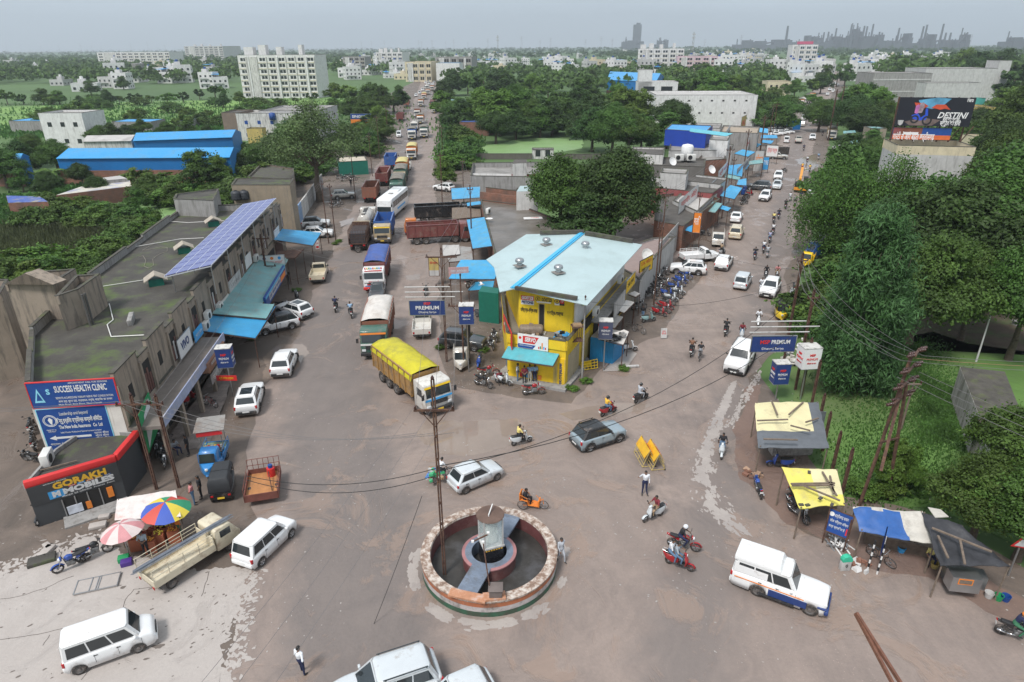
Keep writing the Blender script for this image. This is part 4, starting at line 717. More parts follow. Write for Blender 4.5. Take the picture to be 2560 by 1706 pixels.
def heap(name,label,p,r,n,cols,seed,hh=.6,cat='heap',box=1):
 o=emp(name,p,0,label,cat);r_=Rnd(seed)
 for ci,m_ in EN(cols):
  mb=MB()
  for k in RG(n//len(cols)):
   t=r_.u(0,6.28);q=r*r_.random()**.5;z=hh*(1-q/r)*r_.random();M=MRo(r_.u(0,3),4,'Z')@MRo(r_.u(-.5,.5),4,'X');s=r_.u(.12,.45);c=(q*cos(t),q*sin(t),z+s*.2)
   if box:mb.box(c,(s,s*r_.u(.4,1),s*r_.u(.2,.8)),mtx=M)
   else:d=M@vec(s*1.3,0,.1);mb.tb(V3(c)-d,V3(c)+d,.04,.04,5)
  mb.mk_('item',m_,o)
 return o
MCD=mat('cardboard',(.33,.22,.13),var=.15);M_SACK=mat('sackcloth',(.22,.17,.13),var=.25,scale=5,bump=.04,bsc=6)
p=F0+yd*1.4-yn*.8;p.z=3.46;heap('cardboard_heap','heap of cardboard boxes on brown sacking at left of balcony',p,1.,34,[M_SACK,MCD,MWP,M_SACK],3,.9)
o=MB().box((0,0,.45),(2.,.9,.7)).mk_('sacking_bundle',M_SACK,None,bev=.2,segs=3);o.location=p;tag(o,'big wrapped sacking bundle under cardboard boxes on balcony','bundle')
p=F0+yd*4.1-yn*.7;p.z=3.46;heap('scrap_heap','heap of scrap metal and a blue crate on right of balcony',p,.8,30,[MST,MBK,MSK,MGY],5,.7,box=1)
p=F0+yd*5.3-yn*.7;p.z=3.46;o=emp('wire_cage',p,.1,'dark wire cage with a carton on top at right corner of balcony','cage');mb=MB()
for k in RG(7):
 for s_ in(-1,1):mb.tb((-.45+.15*k,.4*s_,0),(-.45+.15*k,.4*s_,1.3),.018,.018,4)
mb.box((0,0,1.3),(.95,.85,.05));mb.box((0,0,.05),(.95,.85,.05));mb.mk_('bars',MRU,o);MB().box((0,0,1.38),(.7,.6,.14)).mk_('carton',MCD,o)
RC=vec(-1.3,27.45,0);ro=emp('roundabout',RC,0,'round walled traffic island with a flaking white and orange rim and tiled walkways','roundabout')
M_RIM=mat('flaking_rim',(.30,.20,.15),rgh=.85,var=.45,scale=3,stn=(.62,.58,.53),sam=.55,ssc=3.,bump=.02);
for z0_,z1_,m_ in((0,.32,mat('green_band',(.035,.10,.06),var=.3,stn=(.07,.065,.05),sam=.6,ssc=1.5)),(.32,.62,mat('white_band',(.44,.40,.39),var=.15,stn=(.09,.08,.065),sam=.4,ssc=1.3)),(.62,.93,mat('orange_band',(.38,.13,.06),var=.2,stn=(.10,.085,.07),sam=.4,ssc=1.3))):
 MB().lth([(3.62,z0_),(3.61,z1_)],72,smooth=1).mk_('painted_band',m_,ro,afx=0)
MB().lth([(3.64,.90),(3.66,1.02),(3.60,1.06),(3.15,1.05),(3.12,.92)],72).mk_('rim',M_RIM,ro)
MMT=mat('maroon_tile',(.15,.055,.055),rgh=.45,var=.2,scale=2,stn=(.2,.13,.12),sam=.3,ssc=1)
MB().lth([(3.14,.95),(3.14,.1)],72).mk_('inner_wall',MMT,ro)
MB().lth([(3.13,.12),(0,.14)],48).mk_('basin_floor',mat('basin_soil',(.042,.038,.034),rgh=.5,var=.4,scale=1.2,stn=(.09,.09,.10),sam=.25,ssc=.6),ro)
MGT=mat('blue_grey_tile',(.165,.20,.26),rgh=.5,var=.25,scale=2.5,stn=(.09,.085,.08),sam=.4,ssc=1.2)
MB().lth([(1.42,.13),(1.42,.86)],48,smooth=1).mk_('ring_wall',MMT,ro)
MB().lth([(1.47,.86),(1.47,.93),(1.30,.94)],48).mk_('ring_edge',mat('pink_edge',(.36,.17,.17),var=.15),ro)
MB().lth([(1.30,.94),(.95,.945),(.95,.1)],48).mk_('ring_top',MGT,ro)
for s_,nm in((1,'walkway'),(-1,'walkway')):
 a=vec(.95*.52,.95*.85,.90)*s_;b=vec(3.2*.50,3.2*.865,.90)*s_;a.z=b.z=.90
 if s_<0:a=vec(-.35,-1.15,.90);b=vec(-1.05,-2.95,.90)
 else:a=vec(.45,1.15,.90);b=vec(1.25,2.95,.90)
 MB().bmq(a,b,1.05,.12).mk_('walkway',MGT,ro)
MB().box((-.95,-3.32,1.10),(1.9,.5,.10),rz=.28-.55).box((.35,-3.38,1.12),(1.1,.5,.12),rz=.12).mk_('orange_slab',mat('orange_slab',(.48,.23,.13),var=.2,scale=3,stn=(.5,.42,.38),sam=.3,ssc=3),ro)
MB().box((.42,-3.28,1.28),(.62,.55,.62)).box((.42,-3.28,1.61),(.72,.65,.05)).mk_('plinth_box',mat('brown_block',(.15,.12,.11),var=.15),ro,bev=.01)
sh=emp('shrine',RC+vec(.1,.1,0),.35,'glass sided shrine with round rusty canopy and white figure in middle of roundabout','shrine')
MB().box((0,0,.8),(1.05,1.05,1.35)).mk_('pedestal',mat('black_granite',(.02,.02,.024),rgh=.2,spec=.6),sh);MB().box((0,0,1.5),(1.15,1.15,.1)).box((0,0,3.25),(1.,1.,.07)).mk_('frame',MLG,sh)
for sx in(-1,1):
 for sy in(-1,1):MB().box((.5*sx,.5*sy,2.4),(.07,.07,1.75)).mk_('corner_post',MLG,sh)
MGL=mat('clear_glass',(.75,.85,.85),rgh=.03,trans=.0,alpha=.28,spec=.7)
for k in RG(4):mb=MB();M=MRo(k*pi/2,4,'Z');mb.bb(-.44,.44,.495,.505,1.56,3.2);mb.xf(M);mb.mk_('glass_pane',MGL,sh)
MB().lth([(0,3.38),(.72,3.30),(.74,3.26),(0,3.27)],36).mk_('canopy',mat('rusty_disc',(.125,.078,.06),rgh=.75,var=.25,scale=1.5),sh);MB().tb((-.15,-.2,3.45),(.25,.35,3.62),.03).tb((-.15,-.2,3.3),(-.15,-.2,3.46),.03).mk_('rod',MWP,sh)
mb=MB();mb.lth([(0,1.56),(.34,1.58),(.36,1.75),(.26,2.),(.22,2.35),(.24,2.55),(.12,2.68),(.10,2.74),(.135,2.84),(.12,2.97),(0,3.03)],20,smooth=1);mb.tb((-.24,0,2.5),(-.30,-.15,2.1),.07,.06);mb.tb((.24,0,2.5),(.30,-.15,2.1),.07,.06)
mb.mk_('figure',mat('white_marble',(.72,.71,.66),rgh=.5),sh)
for k in RG(7):MB().box((-.42+.14*k,-.53,1.36),(.09,.02,.08)).mk_('carving',M_GOLD,sh)
tl=emp('lamp_post',RC+vec(.12,-3.2,1.6),0,'thin rusty post with lamp arms leaning in front of shrine','lamp post');MB().tb((.0,0,0),(-.3,.9,1.9),.035,.03).mk_('post',MRU,tl);MB().bmq((-.75,.85,2.05),(-.05,1.1,2.25),.06,.06).mk_('arm',MRU,tl)
for c_ in((-.8,.83,2.05),(-.3,.9,1.95),(-.05,1.12,2.32)):MB().box(c_,(.13,.1,.1)).mk_('lamp',MWP,tl)
def pnt(name,c,dirt=(.30,.24,.20),am=.12,rgh=.28,metal=0.):
 return mat(name,c,rgh=rgh,metal=metal,var=.04,scale=1.5,stn=dirt,sam=am,ssc=1.6,coat=.5,spec=.5)
PW=pnt('car_white',(.78,.78,.78));PSL=pnt('car_silver',(.60,.63,.65),metal=.15);P_BLUG=pnt('car_blue_grey',(.30,.37,.41),metal=.25)
PDK=pnt('car_dark_grey',(.055,.062,.07));PBL=pnt('car_black',(.015,.016,.018));P_CREAM=pnt('car_cream',(.62,.55,.41),(.25,.15,.09),.3,.5)
P_GOLD=pnt('car_champagne',(.48,.46,.42),metal=.3)
MRB=mat('tyre_rubber',(.035,.032,.03),rgh=.85,var=.2,stn=(.17,.135,.115),sam=.45,ssc=6)
M_RIMG=mat('wheel_rim',(.42,.42,.43),rgh=.35,metal=.6);MRM=mat('steel_rim',(.16,.15,.145),rgh=.55,metal=.4,stn=(.2,.16,.14),sam=.4,ssc=4)
MCG=mat('car_glass',(.025,.032,.036),rgh=.04,spec=.8,var=.05)
MTM=mat('black_trim',(.025,.025,.027),rgh=.6,stn=(.16,.13,.11),sam=.3,ssc=3)
M_HL=mat('headlamp_glass',(.70,.72,.74),rgh=.08,spec=.8);M_TL=mat('tail_lamp',(.42,.008,.012),rgh=.15,spec=.7)
M_AMB=mat('amber_lamp',(.7,.25,.02),rgh=.2);MPW=mat('plate_white',(.72,.72,.70));MPY=mat('plate_yellow',(.75,.5,.04))
def wheel(parent,x,y,r,wd,rim,name='wheel',n=20,spq=5):
 s=1 if y>0 else-1;o=emp(name,(x,y,r));o.parent=parent;MB().lth([(r*.62,-wd/2),(r*.90,-wd/2),(r*.985,-wd*.36),(r,0),(r*.985,wd*.36),(r*.90,wd/2),(r*.62,wd/2)],n,axis='Y',smooth=1).mk_('tyre',MRB,o);mb=MB();yy=s*wd*.40;mb.lth([(r*.63,s*wd*.46),(r*.58,yy),(r*.3,yy-s*.02)],n,axis='Y',smooth=1)
 if spq:
  mb.lth([(r*.3,yy-s*.02),(r*.1,yy-s*.015),(0,yy)],n,axis='Y')
 else:mb.lth([(r*.3,yy-s*.02),(r*.26,yy+s*.03),(0,yy+s*.04)],n,axis='Y')
 mb.mk_('rim',rim,o)
 if spq:
  mb=MB()
  for k in RG(spq):
   t=6.283*(k+.5)/spq;a=vec(cos(t)*r*.28,yy-s*.005,sin(t)*r*.28);b=vec(cos(t)*r*.54,yy+s*.0,sin(t)*r*.54);mb.tb(a,b,r*.07,r*.09,5)
  mb.mk_('gap',MTM,o)
 return o
def car(name,cat,L,Wd,H,wb,r,nose,hoo,belt,x0,x1,x3,x4,tmb=.78,pm=PW,roofm=None,rim=None,nwn=3,rails=0,tail=None,fc=None,spq=5,bump_m=None,clad=0,rake=0.,snr=0):
 rt_=emp(name);hl=L/2;xf_=fc if fc is not None else hl-(L-wb)*.46;xr_=xf_-wb;Rr=r*1.2;tail=tail if tail else belt;xs=sorted(set([round(v,4)for v in list(np.linspace(-hl,hl,24))+[-hl+.04,-hl+.12,hl-.05,hl-.14,x0,x4]+[c+Rr*k for c in(xf_,xr_)for k in(-1.001,-.97,-.85,-.6,-.3,0,.3,.6,.85,.97,1.001)]]));rings=[]
 for x in xs:
  s=abs(x)/hl;wp=Wd/2*(1-.10*max(0,(s-.62)/.38)**2-(.10 if s>.985 else 0))
  if x>=x0:t=(x-x0)/(hl-x0);zt=hoo+(nose-hoo)*t**1.6-(.10 if s>.985 else.03 if s>.95 else 0)
  elif x<=x4:t=(x4-x)/(x4+hl)if x4>-hl+.01 else 0;zt=belt+(tail-belt)*t-(.12 if s>.985 else.03 if s>.95 else 0)
  else:t=(x-x4)/(x0-x4);zt=belt+(hoo-belt)*t
  zf=.22+(.10 if s>.96 else 0);zb=zf+.02
  for c in(xf_,xr_):
   if abs(x-c)<Rr:zb=max(zb,r+sqrt(max(0,Rr*Rr-(x-c)**2)))
  zs=zt-.13;zb=min(zb,zs-.04);zm=max(zb+.02,min(.58,zs-.03));half=[(0,zf),(wp*.78,zf),(wp*.965,zb),(wp*1.,zm),(wp*.995,zs),(wp*.955,zt-.045),(wp*.86,zt),(wp*.45,zt+.02),(0,zt+.028)];ring=[(x,-y,z)for y,z in half]+[(x,y,z)for y,z in half[-2:0:-1]];rings.append(ring)
 MB().loft(rings,smooth=1).mk_('body',pm,rt_);wbel=Wd/2*.905;wro=Wd/2*tmb
 def ringat(xa,xb,wy,z,z2=None,c=.10):
  z2=z if z2 is None else z2;return[(xa,-wy+c,z),(xa+c*.6,-wy,z),(xb-c*.6,-wy,z2),(xb,-wy+c,z2),(xb,wy-c,z2),(xb-c*.6,wy,z2),(xa+c*.6,wy,z),(xa,wy-c,z)]
 xm=x1;A=ringat(x4,x0,wbel,belt-.03,hoo-.03,.12);B=ringat(x3,x1,wro,H-.07,H-.07-rake,.16);MB().loft([A,B],cap=0).mk_('pillars',MTM if roofm is PBL else pm,rt_);Cc=ringat(x3+.05,x1-.06,wro-.05,H-.02,H-.02-rake,.16);D=ringat(x3+.25,x1-.3,wro-.22,H,H-rake*.8,.16);MB().loft([[(p[0],p[1],p[2]+.002)for p in B],Cc,D],smooth=1).mk_('roof',roofm or pm,rt_);A=[V3(p)for p in A];B=[V3(p)for p in B]
 def pane(nm,a0,a1,b0,b1,u0,u1,v0,v1,m=MCG):
  def q(u,v):return a0.lerp(a1,u).lerp(b0.lerp(b1,u),v)
  p=[q(u0,v0),q(u1,v0),q(u1,v1),q(u0,v1)];n=(p[1]-p[0]).cross(p[3]-p[0]).normalized();cen=vec(0,0,belt)
  if n.dot(p[0]-cen)<0:n=-n
  mb=MB();mb.add([v+n*.008 for v in p]+[v-n*.004 for v in p],[(0,1,2,3),(0,4,5,1),(1,5,6,2),(2,6,7,3),(3,7,4,0)]);return mb.mk_(nm,m,rt_)
 pane('windscreen',A[4],A[3],B[4],B[3],.0,1.,.04,.94);pane('rear_window',A[0],A[7],B[0],B[7],.0,1.,.22 if x4--hl>.5 else.16,.92);cuts=np.linspace(.035,.965,nwn+1)
 for s_ in(0,1):
  a0,a1,b0,b1=(A[1],A[2],B[1],B[2])if s_==0 else(A[6],A[5],B[6],B[5])
  for k in RG(nwn):pane('side_window',a0,a1,b0,b1,cuts[k]+.012,cuts[k+1]-.012,.12,.88)
 if snr:MB().bb(x3+(x1-x3)*.2,x3+(x1-x3)*.8,-wro*.6,wro*.6,H-rake*.5-.0,H+.008).mk_('sunroof',MCG,rt_)
 for xw in(xf_,xr_):
  for s_ in(-1,1):wheel(rt_,xw,s_*(Wd/2-.12),r,.20,rim or M_RIMG,spq=spq)
 for s_ in(-1,1):
  MB().box((hl-.10,s_*Wd*.355,nose-.16),(.16,Wd*.19,.14),rz=-s_*.25).mk_('headlight',M_HL,rt_,bev=.03);MB().box((-hl+.06,s_*Wd*.40,tail-.20),(.12,Wd*.13,.26 if H>1.6 else.18),rz=s_*.25).mk_('taillight',M_TL,rt_,bev=.02);MB().box((x0-.25,s_*(Wd/2+.06),hoo+.05),(.12,.18,.13)).mk_('mirror',pm if not clad else MTM,rt_,bev=.03)
  for xd in(x0-.95,x0-1.85):MB().box((xd,s_*(Wd/2+.004),belt-.16),(.17,.02,.035)).mk_('door_handle',MTM,rt_)
  for xd in(x0-.02,x0-.98,x0-1.9):MB().box((xd,s_*(Wd/2-.002),(belt+.3)/2),(.012,.012,belt-.5)).mk_('door_gap',MTM,rt_)
  if rails:mb=MB();mb.bmq((x3+.15,s_*(wro-.03),H+.045),(x1-.25,s_*(wro-.03),H+.045-rake),.035,.035);[mb.box((xx,s_*(wro-.03),H+.01),(.06,.03,.06))for xx in(x3+.2,x1-.35)];mb.mk_('roof_rail',MTM if pm is not PSL else MCG,rt_)
  if clad:
   for c in(xf_,xr_):
    mb=MB();mb.lth([(r*1.10,s_*(Wd/2-.05)),(r*1.10,s_*(Wd/2+.012)),(r*1.34,s_*(Wd/2+.008)),(r*1.34,s_*(Wd/2-.05))],24,(c,0,r),axis='Y');mb.v=[(x,y,max(z,.28))for x,y,z in mb.v];mb.mk_('arch_cladding',MTM,rt_)
   MB().box(((xf_+xr_)/2,s_*(Wd/2-.01),.34),(wb-2.6*r,.05,.16)).mk_('sill',MTM,rt_)
 bm_=bump_m or(MTM if clad else pm);MB().box((hl-.02,0,.42),(.14,Wd*.82,.24)).mk_('front_bumper',bm_,rt_,bev=.05);MB().box((-hl+.02,0,.45),(.14,Wd*.84,.26)).mk_('rear_bumper',bm_,rt_,bev=.05);MB().box((hl+.035,0,.62),(.04,Wd*.5,.14)).mk_('grille',MTM,rt_);MB().box((hl+.06,0,.42),(.01,.5,.11)).mk_('number_plate',MPW,rt_);MB().box((-hl-.055,0,.55),(.01,.5,.11)).mk_('number_plate',MPW,rt_);rt_['W']=Wd;return pto(rt_)
CVN=car('van','van',3.68,1.48,1.80,2.35,.29,.82,1.02,.98,1.30,.92,-1.74,-1.81,.90,nwn=3,rim=MRM,spq=0,fc=1.05,bump_m=PW)
CTL=car('hatchback','car',3.65,1.62,1.66,2.43,.30,.84,.98,.96,1.08,.55,-1.58,-1.76,.84,nwn=3)
CHT=car('hatchback','car',3.45,1.51,1.47,2.36,.28,.74,.90,.92,.78,.18,-1.28,-1.62,.80,nwn=2,rim=MRM,spq=0,rails=0)
CSU=car('suv','car',4.3,1.79,1.63,2.6,.34,.92,1.06,1.06,.85,.18,-1.62,-2.,.78,nwn=3,rails=1,clad=1)
C_SUVB=car('suv','car',4.2,1.79,1.63,2.6,.34,.92,1.06,1.06,.85,.18,-1.55,-1.98,.78,nwn=3,roofm=PBL,clad=1)
C_PUNCH=car('suv','car',3.83,1.74,1.61,2.44,.34,.90,1.05,1.05,.80,.22,-1.38,-1.74,.78,nwn=2,pm=P_BLUG,roofm=PBL,clad=1,rails=1)
CBX=car('suv','car',4.66,1.92,1.86,2.75,.38,1.10,1.18,1.16,.95,.45,-2.05,-2.22,.84,nwn=3,rails=1,clad=1)
CSN=car('suv','car',4.2,1.79,1.62,2.6,.34,.92,1.06,1.06,.85,.18,-1.62,-1.98,.80,nwn=2,rails=1,clad=1,snr=1)
CMP=car('people_carrier','car',4.58,1.87,1.77,2.76,.34,.90,1.06,1.08,1.20,.45,-1.85,-2.15,.78,nwn=3,pm=PSL,rails=1)
CSD=car('sedan','car',4.3,1.70,1.48,2.55,.31,.80,.94,.94,.75,.1,-.95,-1.45,.78,nwn=2,tail=1.)
C_POL=car('police_utility','van',4.95,1.78,2.05,2.68,.38,1.12,1.20,1.18,.95,.55,-2.30,-2.42,.90,nwn=3,spq=0,rim=MRM,clad=0,fc=1.72)
rt_=C_POL
for s_ in(-1,1):
 MB().box((.55,s_*.897,.62),(1.95,.03,.42)).mk_('navy_panel',MNV,rt_);MB().box((-.45,s_*.90,.93),(3.6,.02,.05)).mk_('stripe',MOG,rt_);MB().box((-1.45,s_*.80,1.56),(1.75,.03,.62),mtx=MRo(s_*.03,4,'X')).mk_('rear_panel',PW,rt_);MB().box((0,s_*.93,.36),(1.9,.18,.05)).mk_('side_step',MTM,rt_);MB().box((2.25,s_*.80,.78),(.42,.24,.1)).mk_('wing',MNV,rt_,bev=.03)
MB().loft([[(-2.42,-.80,1.95),(.1,-.80,1.98),(.1,.80,1.98),(-2.42,.80,1.95)],[(-2.40,-.76,2.28),(-.1,-.74,2.30),(-.1,.74,2.30),(-2.40,.76,2.28)]]).mk_('raised_roof',PW,rt_,bev=.06)
MB().box((2.5,0,.5),(.2,1.7,.24)).mk_('front_bumper',MNV,rt_,bev=.04)
snp(rt_)
def pku(name,cbm,bedm,L=5.1,cage=0):
 rt_=emp(name);hl=L/2;Wd=1.75;rings=[]
 for x,zt,w_ in((.28,1.18,.86),(.9,1.20,.87),(1.5,1.16,.87),(2.2,1.08,.85),(2.42,1.,.80),(2.48,.8,.74)):
  rings.append([(x,-w_,.5),(x,-w_,zt-.12),(x,-w_+.1,zt),(x,w_-.1,zt),(x,w_,zt-.12),(x,w_,.5),(x,w_*.7,.4),(x,-w_*.7,.4)])
 MB().loft(rings,smooth=0).mk_('body',cbm,rt_);MB().loft([[(.22,-.84,1.1),(1.15,-.84,1.12),(1.15,.84,1.12),(.22,.84,1.1)],[(.26,-.74,1.76),(.72,-.74,1.78),(.72,.74,1.78),(.26,.74,1.76)]]).mk_('cab',cbm,rt_,bev=.05);MB().slab([(1.13,-.74,1.18),(1.13,.74,1.18),(.79,.66,1.68),(.79,-.66,1.68)],.02).xf(MTr((.03,0,.02))).mk_('windscreen',MCG,rt_);MB().slab([(.235,.66,1.25),(.235,-.66,1.25),(.262,-.62,1.66),(.262,.62,1.66)],.02).xf(MTr((-.035,0,0))).mk_('rear_window',MCG,rt_)
 for s_ in(-1,1):
  MB().add([(.36,s_*.842,1.2),(1.02,s_*.842,1.2),(.72,s_*.768,1.66),(.36,s_*.765,1.66)],[(0,1,2,3)]).mk_('side_window',MCG,rt_);MB().box((2.44,s_*.62,.86),(.08,.26,.16)).mk_('headlight',M_HL,rt_);MB().box((-hl-.01,s_*.74,.78),(.05,.16,.2)).mk_('taillight',M_TL,rt_);MB().box((.95,s_*.98,1.25),(.08,.2,.18)).mk_('mirror',MTM,rt_)
  for xw in(1.72,-1.45):wheel(rt_,xw,s_*.76,.34,.22,MRM,spq=0)
 mb=MB();x0,x1=-hl,.15;mb.bb(x0,x1,-.87,.87,.70,.76)
 for s_ in(-1,1):mb.bb(x0,x1,s_*.87-.03,s_*.87+.03,.62,1.16)
 mb.bb(x1-.05,x1+.01,-.87,.87,.74,1.2);mb.bb(x0-.02,x0+.04,-.87,.87,.62,1.14);mb.mk_('cargo_bed',bedm,rt_);MB().bb(-hl+.3,2.2,-.3,.3,.38,.5).mk_('chassis',MTM,rt_);MB().box((2.5,0,.55),(.12,1.6,.2)).mk_('front_bumper',MTM,rt_);MB().box((-hl-.06,0,.5),(.1,1.5,.12)).mk_('rear_bumper',MTM,rt_);mb=MB()
 if cage=='rack':
  for s_ in(-1,1):
   for xx in(-2.4,-1.5,-.6,.1):mb.tb((xx,s_*.87,1.15),(xx,s_*.87,1.55),.025)
   for z in(1.35,1.55):mb.tb((-2.45,s_*.87,z),(.12,s_*.87,z),.02)
  for z in(1.35,1.55):mb.tb((.12,-.87,z),(.12,.87,z),.02)
 else:
  for xx in(.05,.12):mb.tb((xx,-.8,1.2),(xx,-.8,1.85),.025);mb.tb((xx,.8,1.2),(xx,.8,1.85),.025)
  mb.tb((.05,-.8,1.85),(.05,.8,1.85),.025)
 mb.mk_('rack',cbm if cage=='rack' else MTM,rt_);rt_['W']=Wd;return pto(rt_)
M_BED=mat('muddy_bed',(.28,.20,.155),rgh=.85,var=.25,scale=2)
PMW=pnt('muddy_white',(.60,.57,.52),(.30,.22,.16),.35,.5)
CPK=pku('pickup_truck',PMW,PMW);CP2=pku('pickup_truck',PW,PW,cage='rack')
def ctrk(rt_,cbm,x1,Wd=2.3,H=2.75,L=1.75,deco=None,low=.55,front=None,band=None,tpb=None):
 x0=x1-L;prof_=[(x0,low),(x0,H-.10),(x0+.12,H),(x1-.42,H),(x1-.22,H-.08),(x1-.02,1.62),(x1,1.5),(x1,low)];MB().prof(prof_,-Wd/2,Wd/2).mk_('cab',cbm,rt_,bev=.06);a=vec(x1-.015,0,1.66);b=vec(x1-.20,0,H-.22);d=(b-a);n=vec(d.z,0,-d.x).normalized()*.012
 def strip(nm,v0,v1,hw,m,lift=1.):
  p,q=a+d*v0+n*lift,a+d*v1+n*lift;mb=MB();mb.slab([(p.x,-hw,p.z),(p.x,hw,p.z),(q.x,hw,q.z),(q.x,-hw,q.z)],.006);mb.mk_(nm,m,rt_)
 strip('windscreen',.05,.85,Wd/2-.14,MCG,1.6);strip('visor',.84,1.02,Wd/2-.06,tpb or cbm,4)
 for s_ in(-1,1):
  MB().box((x1-.85,s_*(Wd/2+.004),1.95),(.75,.02,.62)).mk_('side_window',MCG,rt_);MB().box((x1+.02,s_*(Wd/2-.28),.95),(.06,.34,.22)).mk_('headlight',M_HL,rt_,bev=.02);MB().box((x1+.1,s_*(Wd/2+.22),1.95),(.08,.2,.42)).tb((x1-.1,s_*(Wd/2),2.1),(x1+.1,s_*(Wd/2+.22),2.1),.02).mk_('mirror',MTM,rt_)
 MB().box((x1+.03,0,1.22),(.05,Wd*.62,.34)).mk_('grille',MTM,rt_);MB().box((x1+.09,0,.62),(.2,Wd+.04,.3)).mk_('bumper',front or MTM,rt_,bev=.03);MB().box((x1+.2,0,.66),(.02,.5,.14)).mk_('number_plate',MPY,rt_)
 if band:MB().box((x1+.012,0,1.5),(.03,Wd*.98,.16)).mk_('painted_band',band,rt_)
def truck(name,cbm,bdm,L=8.2,kind='tarp',tarpm=None,Wd=2.35,axl=2,front=None,band=None,top=None,Hb=3.,deco=0):
 rt_=emp(name);hl=L/2;ctrk(rt_,cbm,hl,Wd,front=front,band=band,tpb=top);cx1=hl-1.95;cx0=-hl;mb=MB();mb.bb(cx0+.1,hl-.3,-.45,.45,.75,.98);
 for xx in np.linspace(cx0+.4,cx1,5):mb.bb(xx-.05,xx+.05,-1.,1.,.95,1.08)
 mb.mk_('chassis',MTM,rt_)
 for s_ in(-1,1):
  wheel(rt_,hl-1.05,s_*(Wd/2-.16),.50,.28,MRM,spq=0)
  for k in RG(axl):wheel(rt_,cx0+1.25+1.3*k,s_*(Wd/2-.26),.50,.50,MRM,spq=0)
  if L>8.9:wheel(rt_,hl-2.5,s_*(Wd/2-.16),.50,.28,MRM,spq=0)
  MB().box((cx0-.02,s_*.85,.95),(.06,.3,.18)).mk_('taillight',M_TL,rt_)
 mb=MB();zb=1.08
 if kind in('tarp','tipper','open'):
  mb.bb(cx0,cx1,-Wd/2,Wd/2,zb,zb+.1)
  for s_ in(-1,1):
   mb.bb(cx0,cx1,s_*Wd/2-.04,s_*Wd/2+.04,zb,Hb)
   for xx in np.linspace(cx0+.1,cx1-.1,8):mb.bb(xx-.05,xx+.05,s_*(Wd/2+.07)-.04,s_*(Wd/2+.07)+.04,zb-.02,Hb-.04)
   mb.bb(cx0-.01,cx1+.01,s_*Wd/2-.09,s_*Wd/2+.09,Hb,Hb+.10)
  mb.bb(cx1-.08,cx1,-Wd/2,Wd/2,zb,Hb+.05);mb.bb(cx0-.03,cx0+.05,-Wd/2,Wd/2,zb-.05,Hb-.02)
  for yy in(-.7,0,.7):mb.bb(cx0-.08,cx0-.03,yy-.06,yy+.06,zb,Hb-.05)
  mb.mk_('cargo_body',bdm,rt_)
  if kind=='tipper':MB().loft([[(cx0+.1,-1.05,zb+.12),(cx1-.12,-1.05,zb+.12),(cx1-.12,1.05,zb+.12),(cx0+.1,1.05,zb+.12)],[(cx0+.1,-1.05,zb+.2),(cx1-.12,-1.05,zb+.5),(cx1-.12,1.05,zb+.5),(cx0+.1,1.05,zb+.2)]]).mk_('load',M_BED,rt_)
 if kind=='tarp':
  mb=MB();nx,ny=14,9;V=[];F=[];sd=len(name)+int(L*10)
  for i in RG(nx+1):
   for j in RG(ny+1):
    u=i/nx;v=j/ny*2-1;x=cx0-.06+(cx1-cx0+.12)*u
    if abs(v)>.80:y=math.copysign(Wd/2+.10,v);z=Hb+.1-(abs(v)-.8)/.2*.55+.06*noise.noise(vec(x*2,v*3,sd))
    else:y=v/.8*(Wd/2+.04);z=Hb+.12+.42*(1-(v/.8)**2)*(sin(pi*min(1,max(0,u*.94+.03)))**.35)+.13*noise.noise(vec(x*1.1,y*1.3,sd))
    V.append((x,y,z))
  k=ny+1
  for i in RG(nx):
   for j in RG(ny):F.append((i*k+j,(i+1)*k+j,(i+1)*k+j+1,i*k+j+1))
  V+=[(cx0-.09,v[1],Hb-.35)for v in V[:k]];o=len(V)-k
  for j in RG(ny):F.append((j,j+1,o+j+1,o+j))
  mb.add(V,F,smooth=1);mb.mk_('tarpaulin',tarpm,rt_)
 if kind=='tank':
  MB().lth([(0,cx0+.1),(.95,cx0+.15),(1.,cx0+.35),(1.,cx1-.3),(.95,cx1-.1),(0,cx1-.05)],28,(0,0,2.05),axis='X',smooth=1).mk_('tank',bdm,rt_);MB().bb(cx0+.3,cx1-.3,-.25,.25,3.02,3.1).mk_('walkway',MTM,rt_)
  for xx in(cx0+1,cx1-1):MB().lth([(0,.2),(.3,.2),(.32,0)],16,(xx,0,3.02)).mk_('hatch',bdm,rt_)
 if kind=='cage':
  mb=MB();mb.bb(cx0,cx1,-Wd/2,Wd/2,zb,zb+.1);mb.bb(cx1-.06,cx1,-Wd/2,Wd/2,zb,Hb)
  for s_ in(-1,1):
   mb.bb(cx0,cx1,s_*Wd/2-.03,s_*Wd/2+.03,zb,zb+.7)
   for xx in np.linspace(cx0+.03,cx1,10):mb.tb((xx,s_*Wd/2,zb),(xx,s_*Wd/2,Hb),.025,n=5)
   for z in np.linspace(zb+.9,Hb,5):mb.tb((cx0,s_*Wd/2,z),(cx1,s_*Wd/2,z),.02,n=5)
  for xx in np.linspace(cx0+.03,cx1,9):mb.tb((xx,-Wd/2,Hb),(xx,Wd/2,Hb),.02,n=5)
  for yy in np.linspace(-Wd/2,Wd/2,8):mb.tb((cx0+.02,yy,zb),(cx0+.02,yy,Hb),.02,n=5);mb.tb((cx0,yy,Hb),(cx1,yy,Hb),.02,n=5)
  for z in np.linspace(zb+.5,Hb,5):mb.tb((cx0,-Wd/2,z),(cx0,Wd/2,z),.02,n=5)
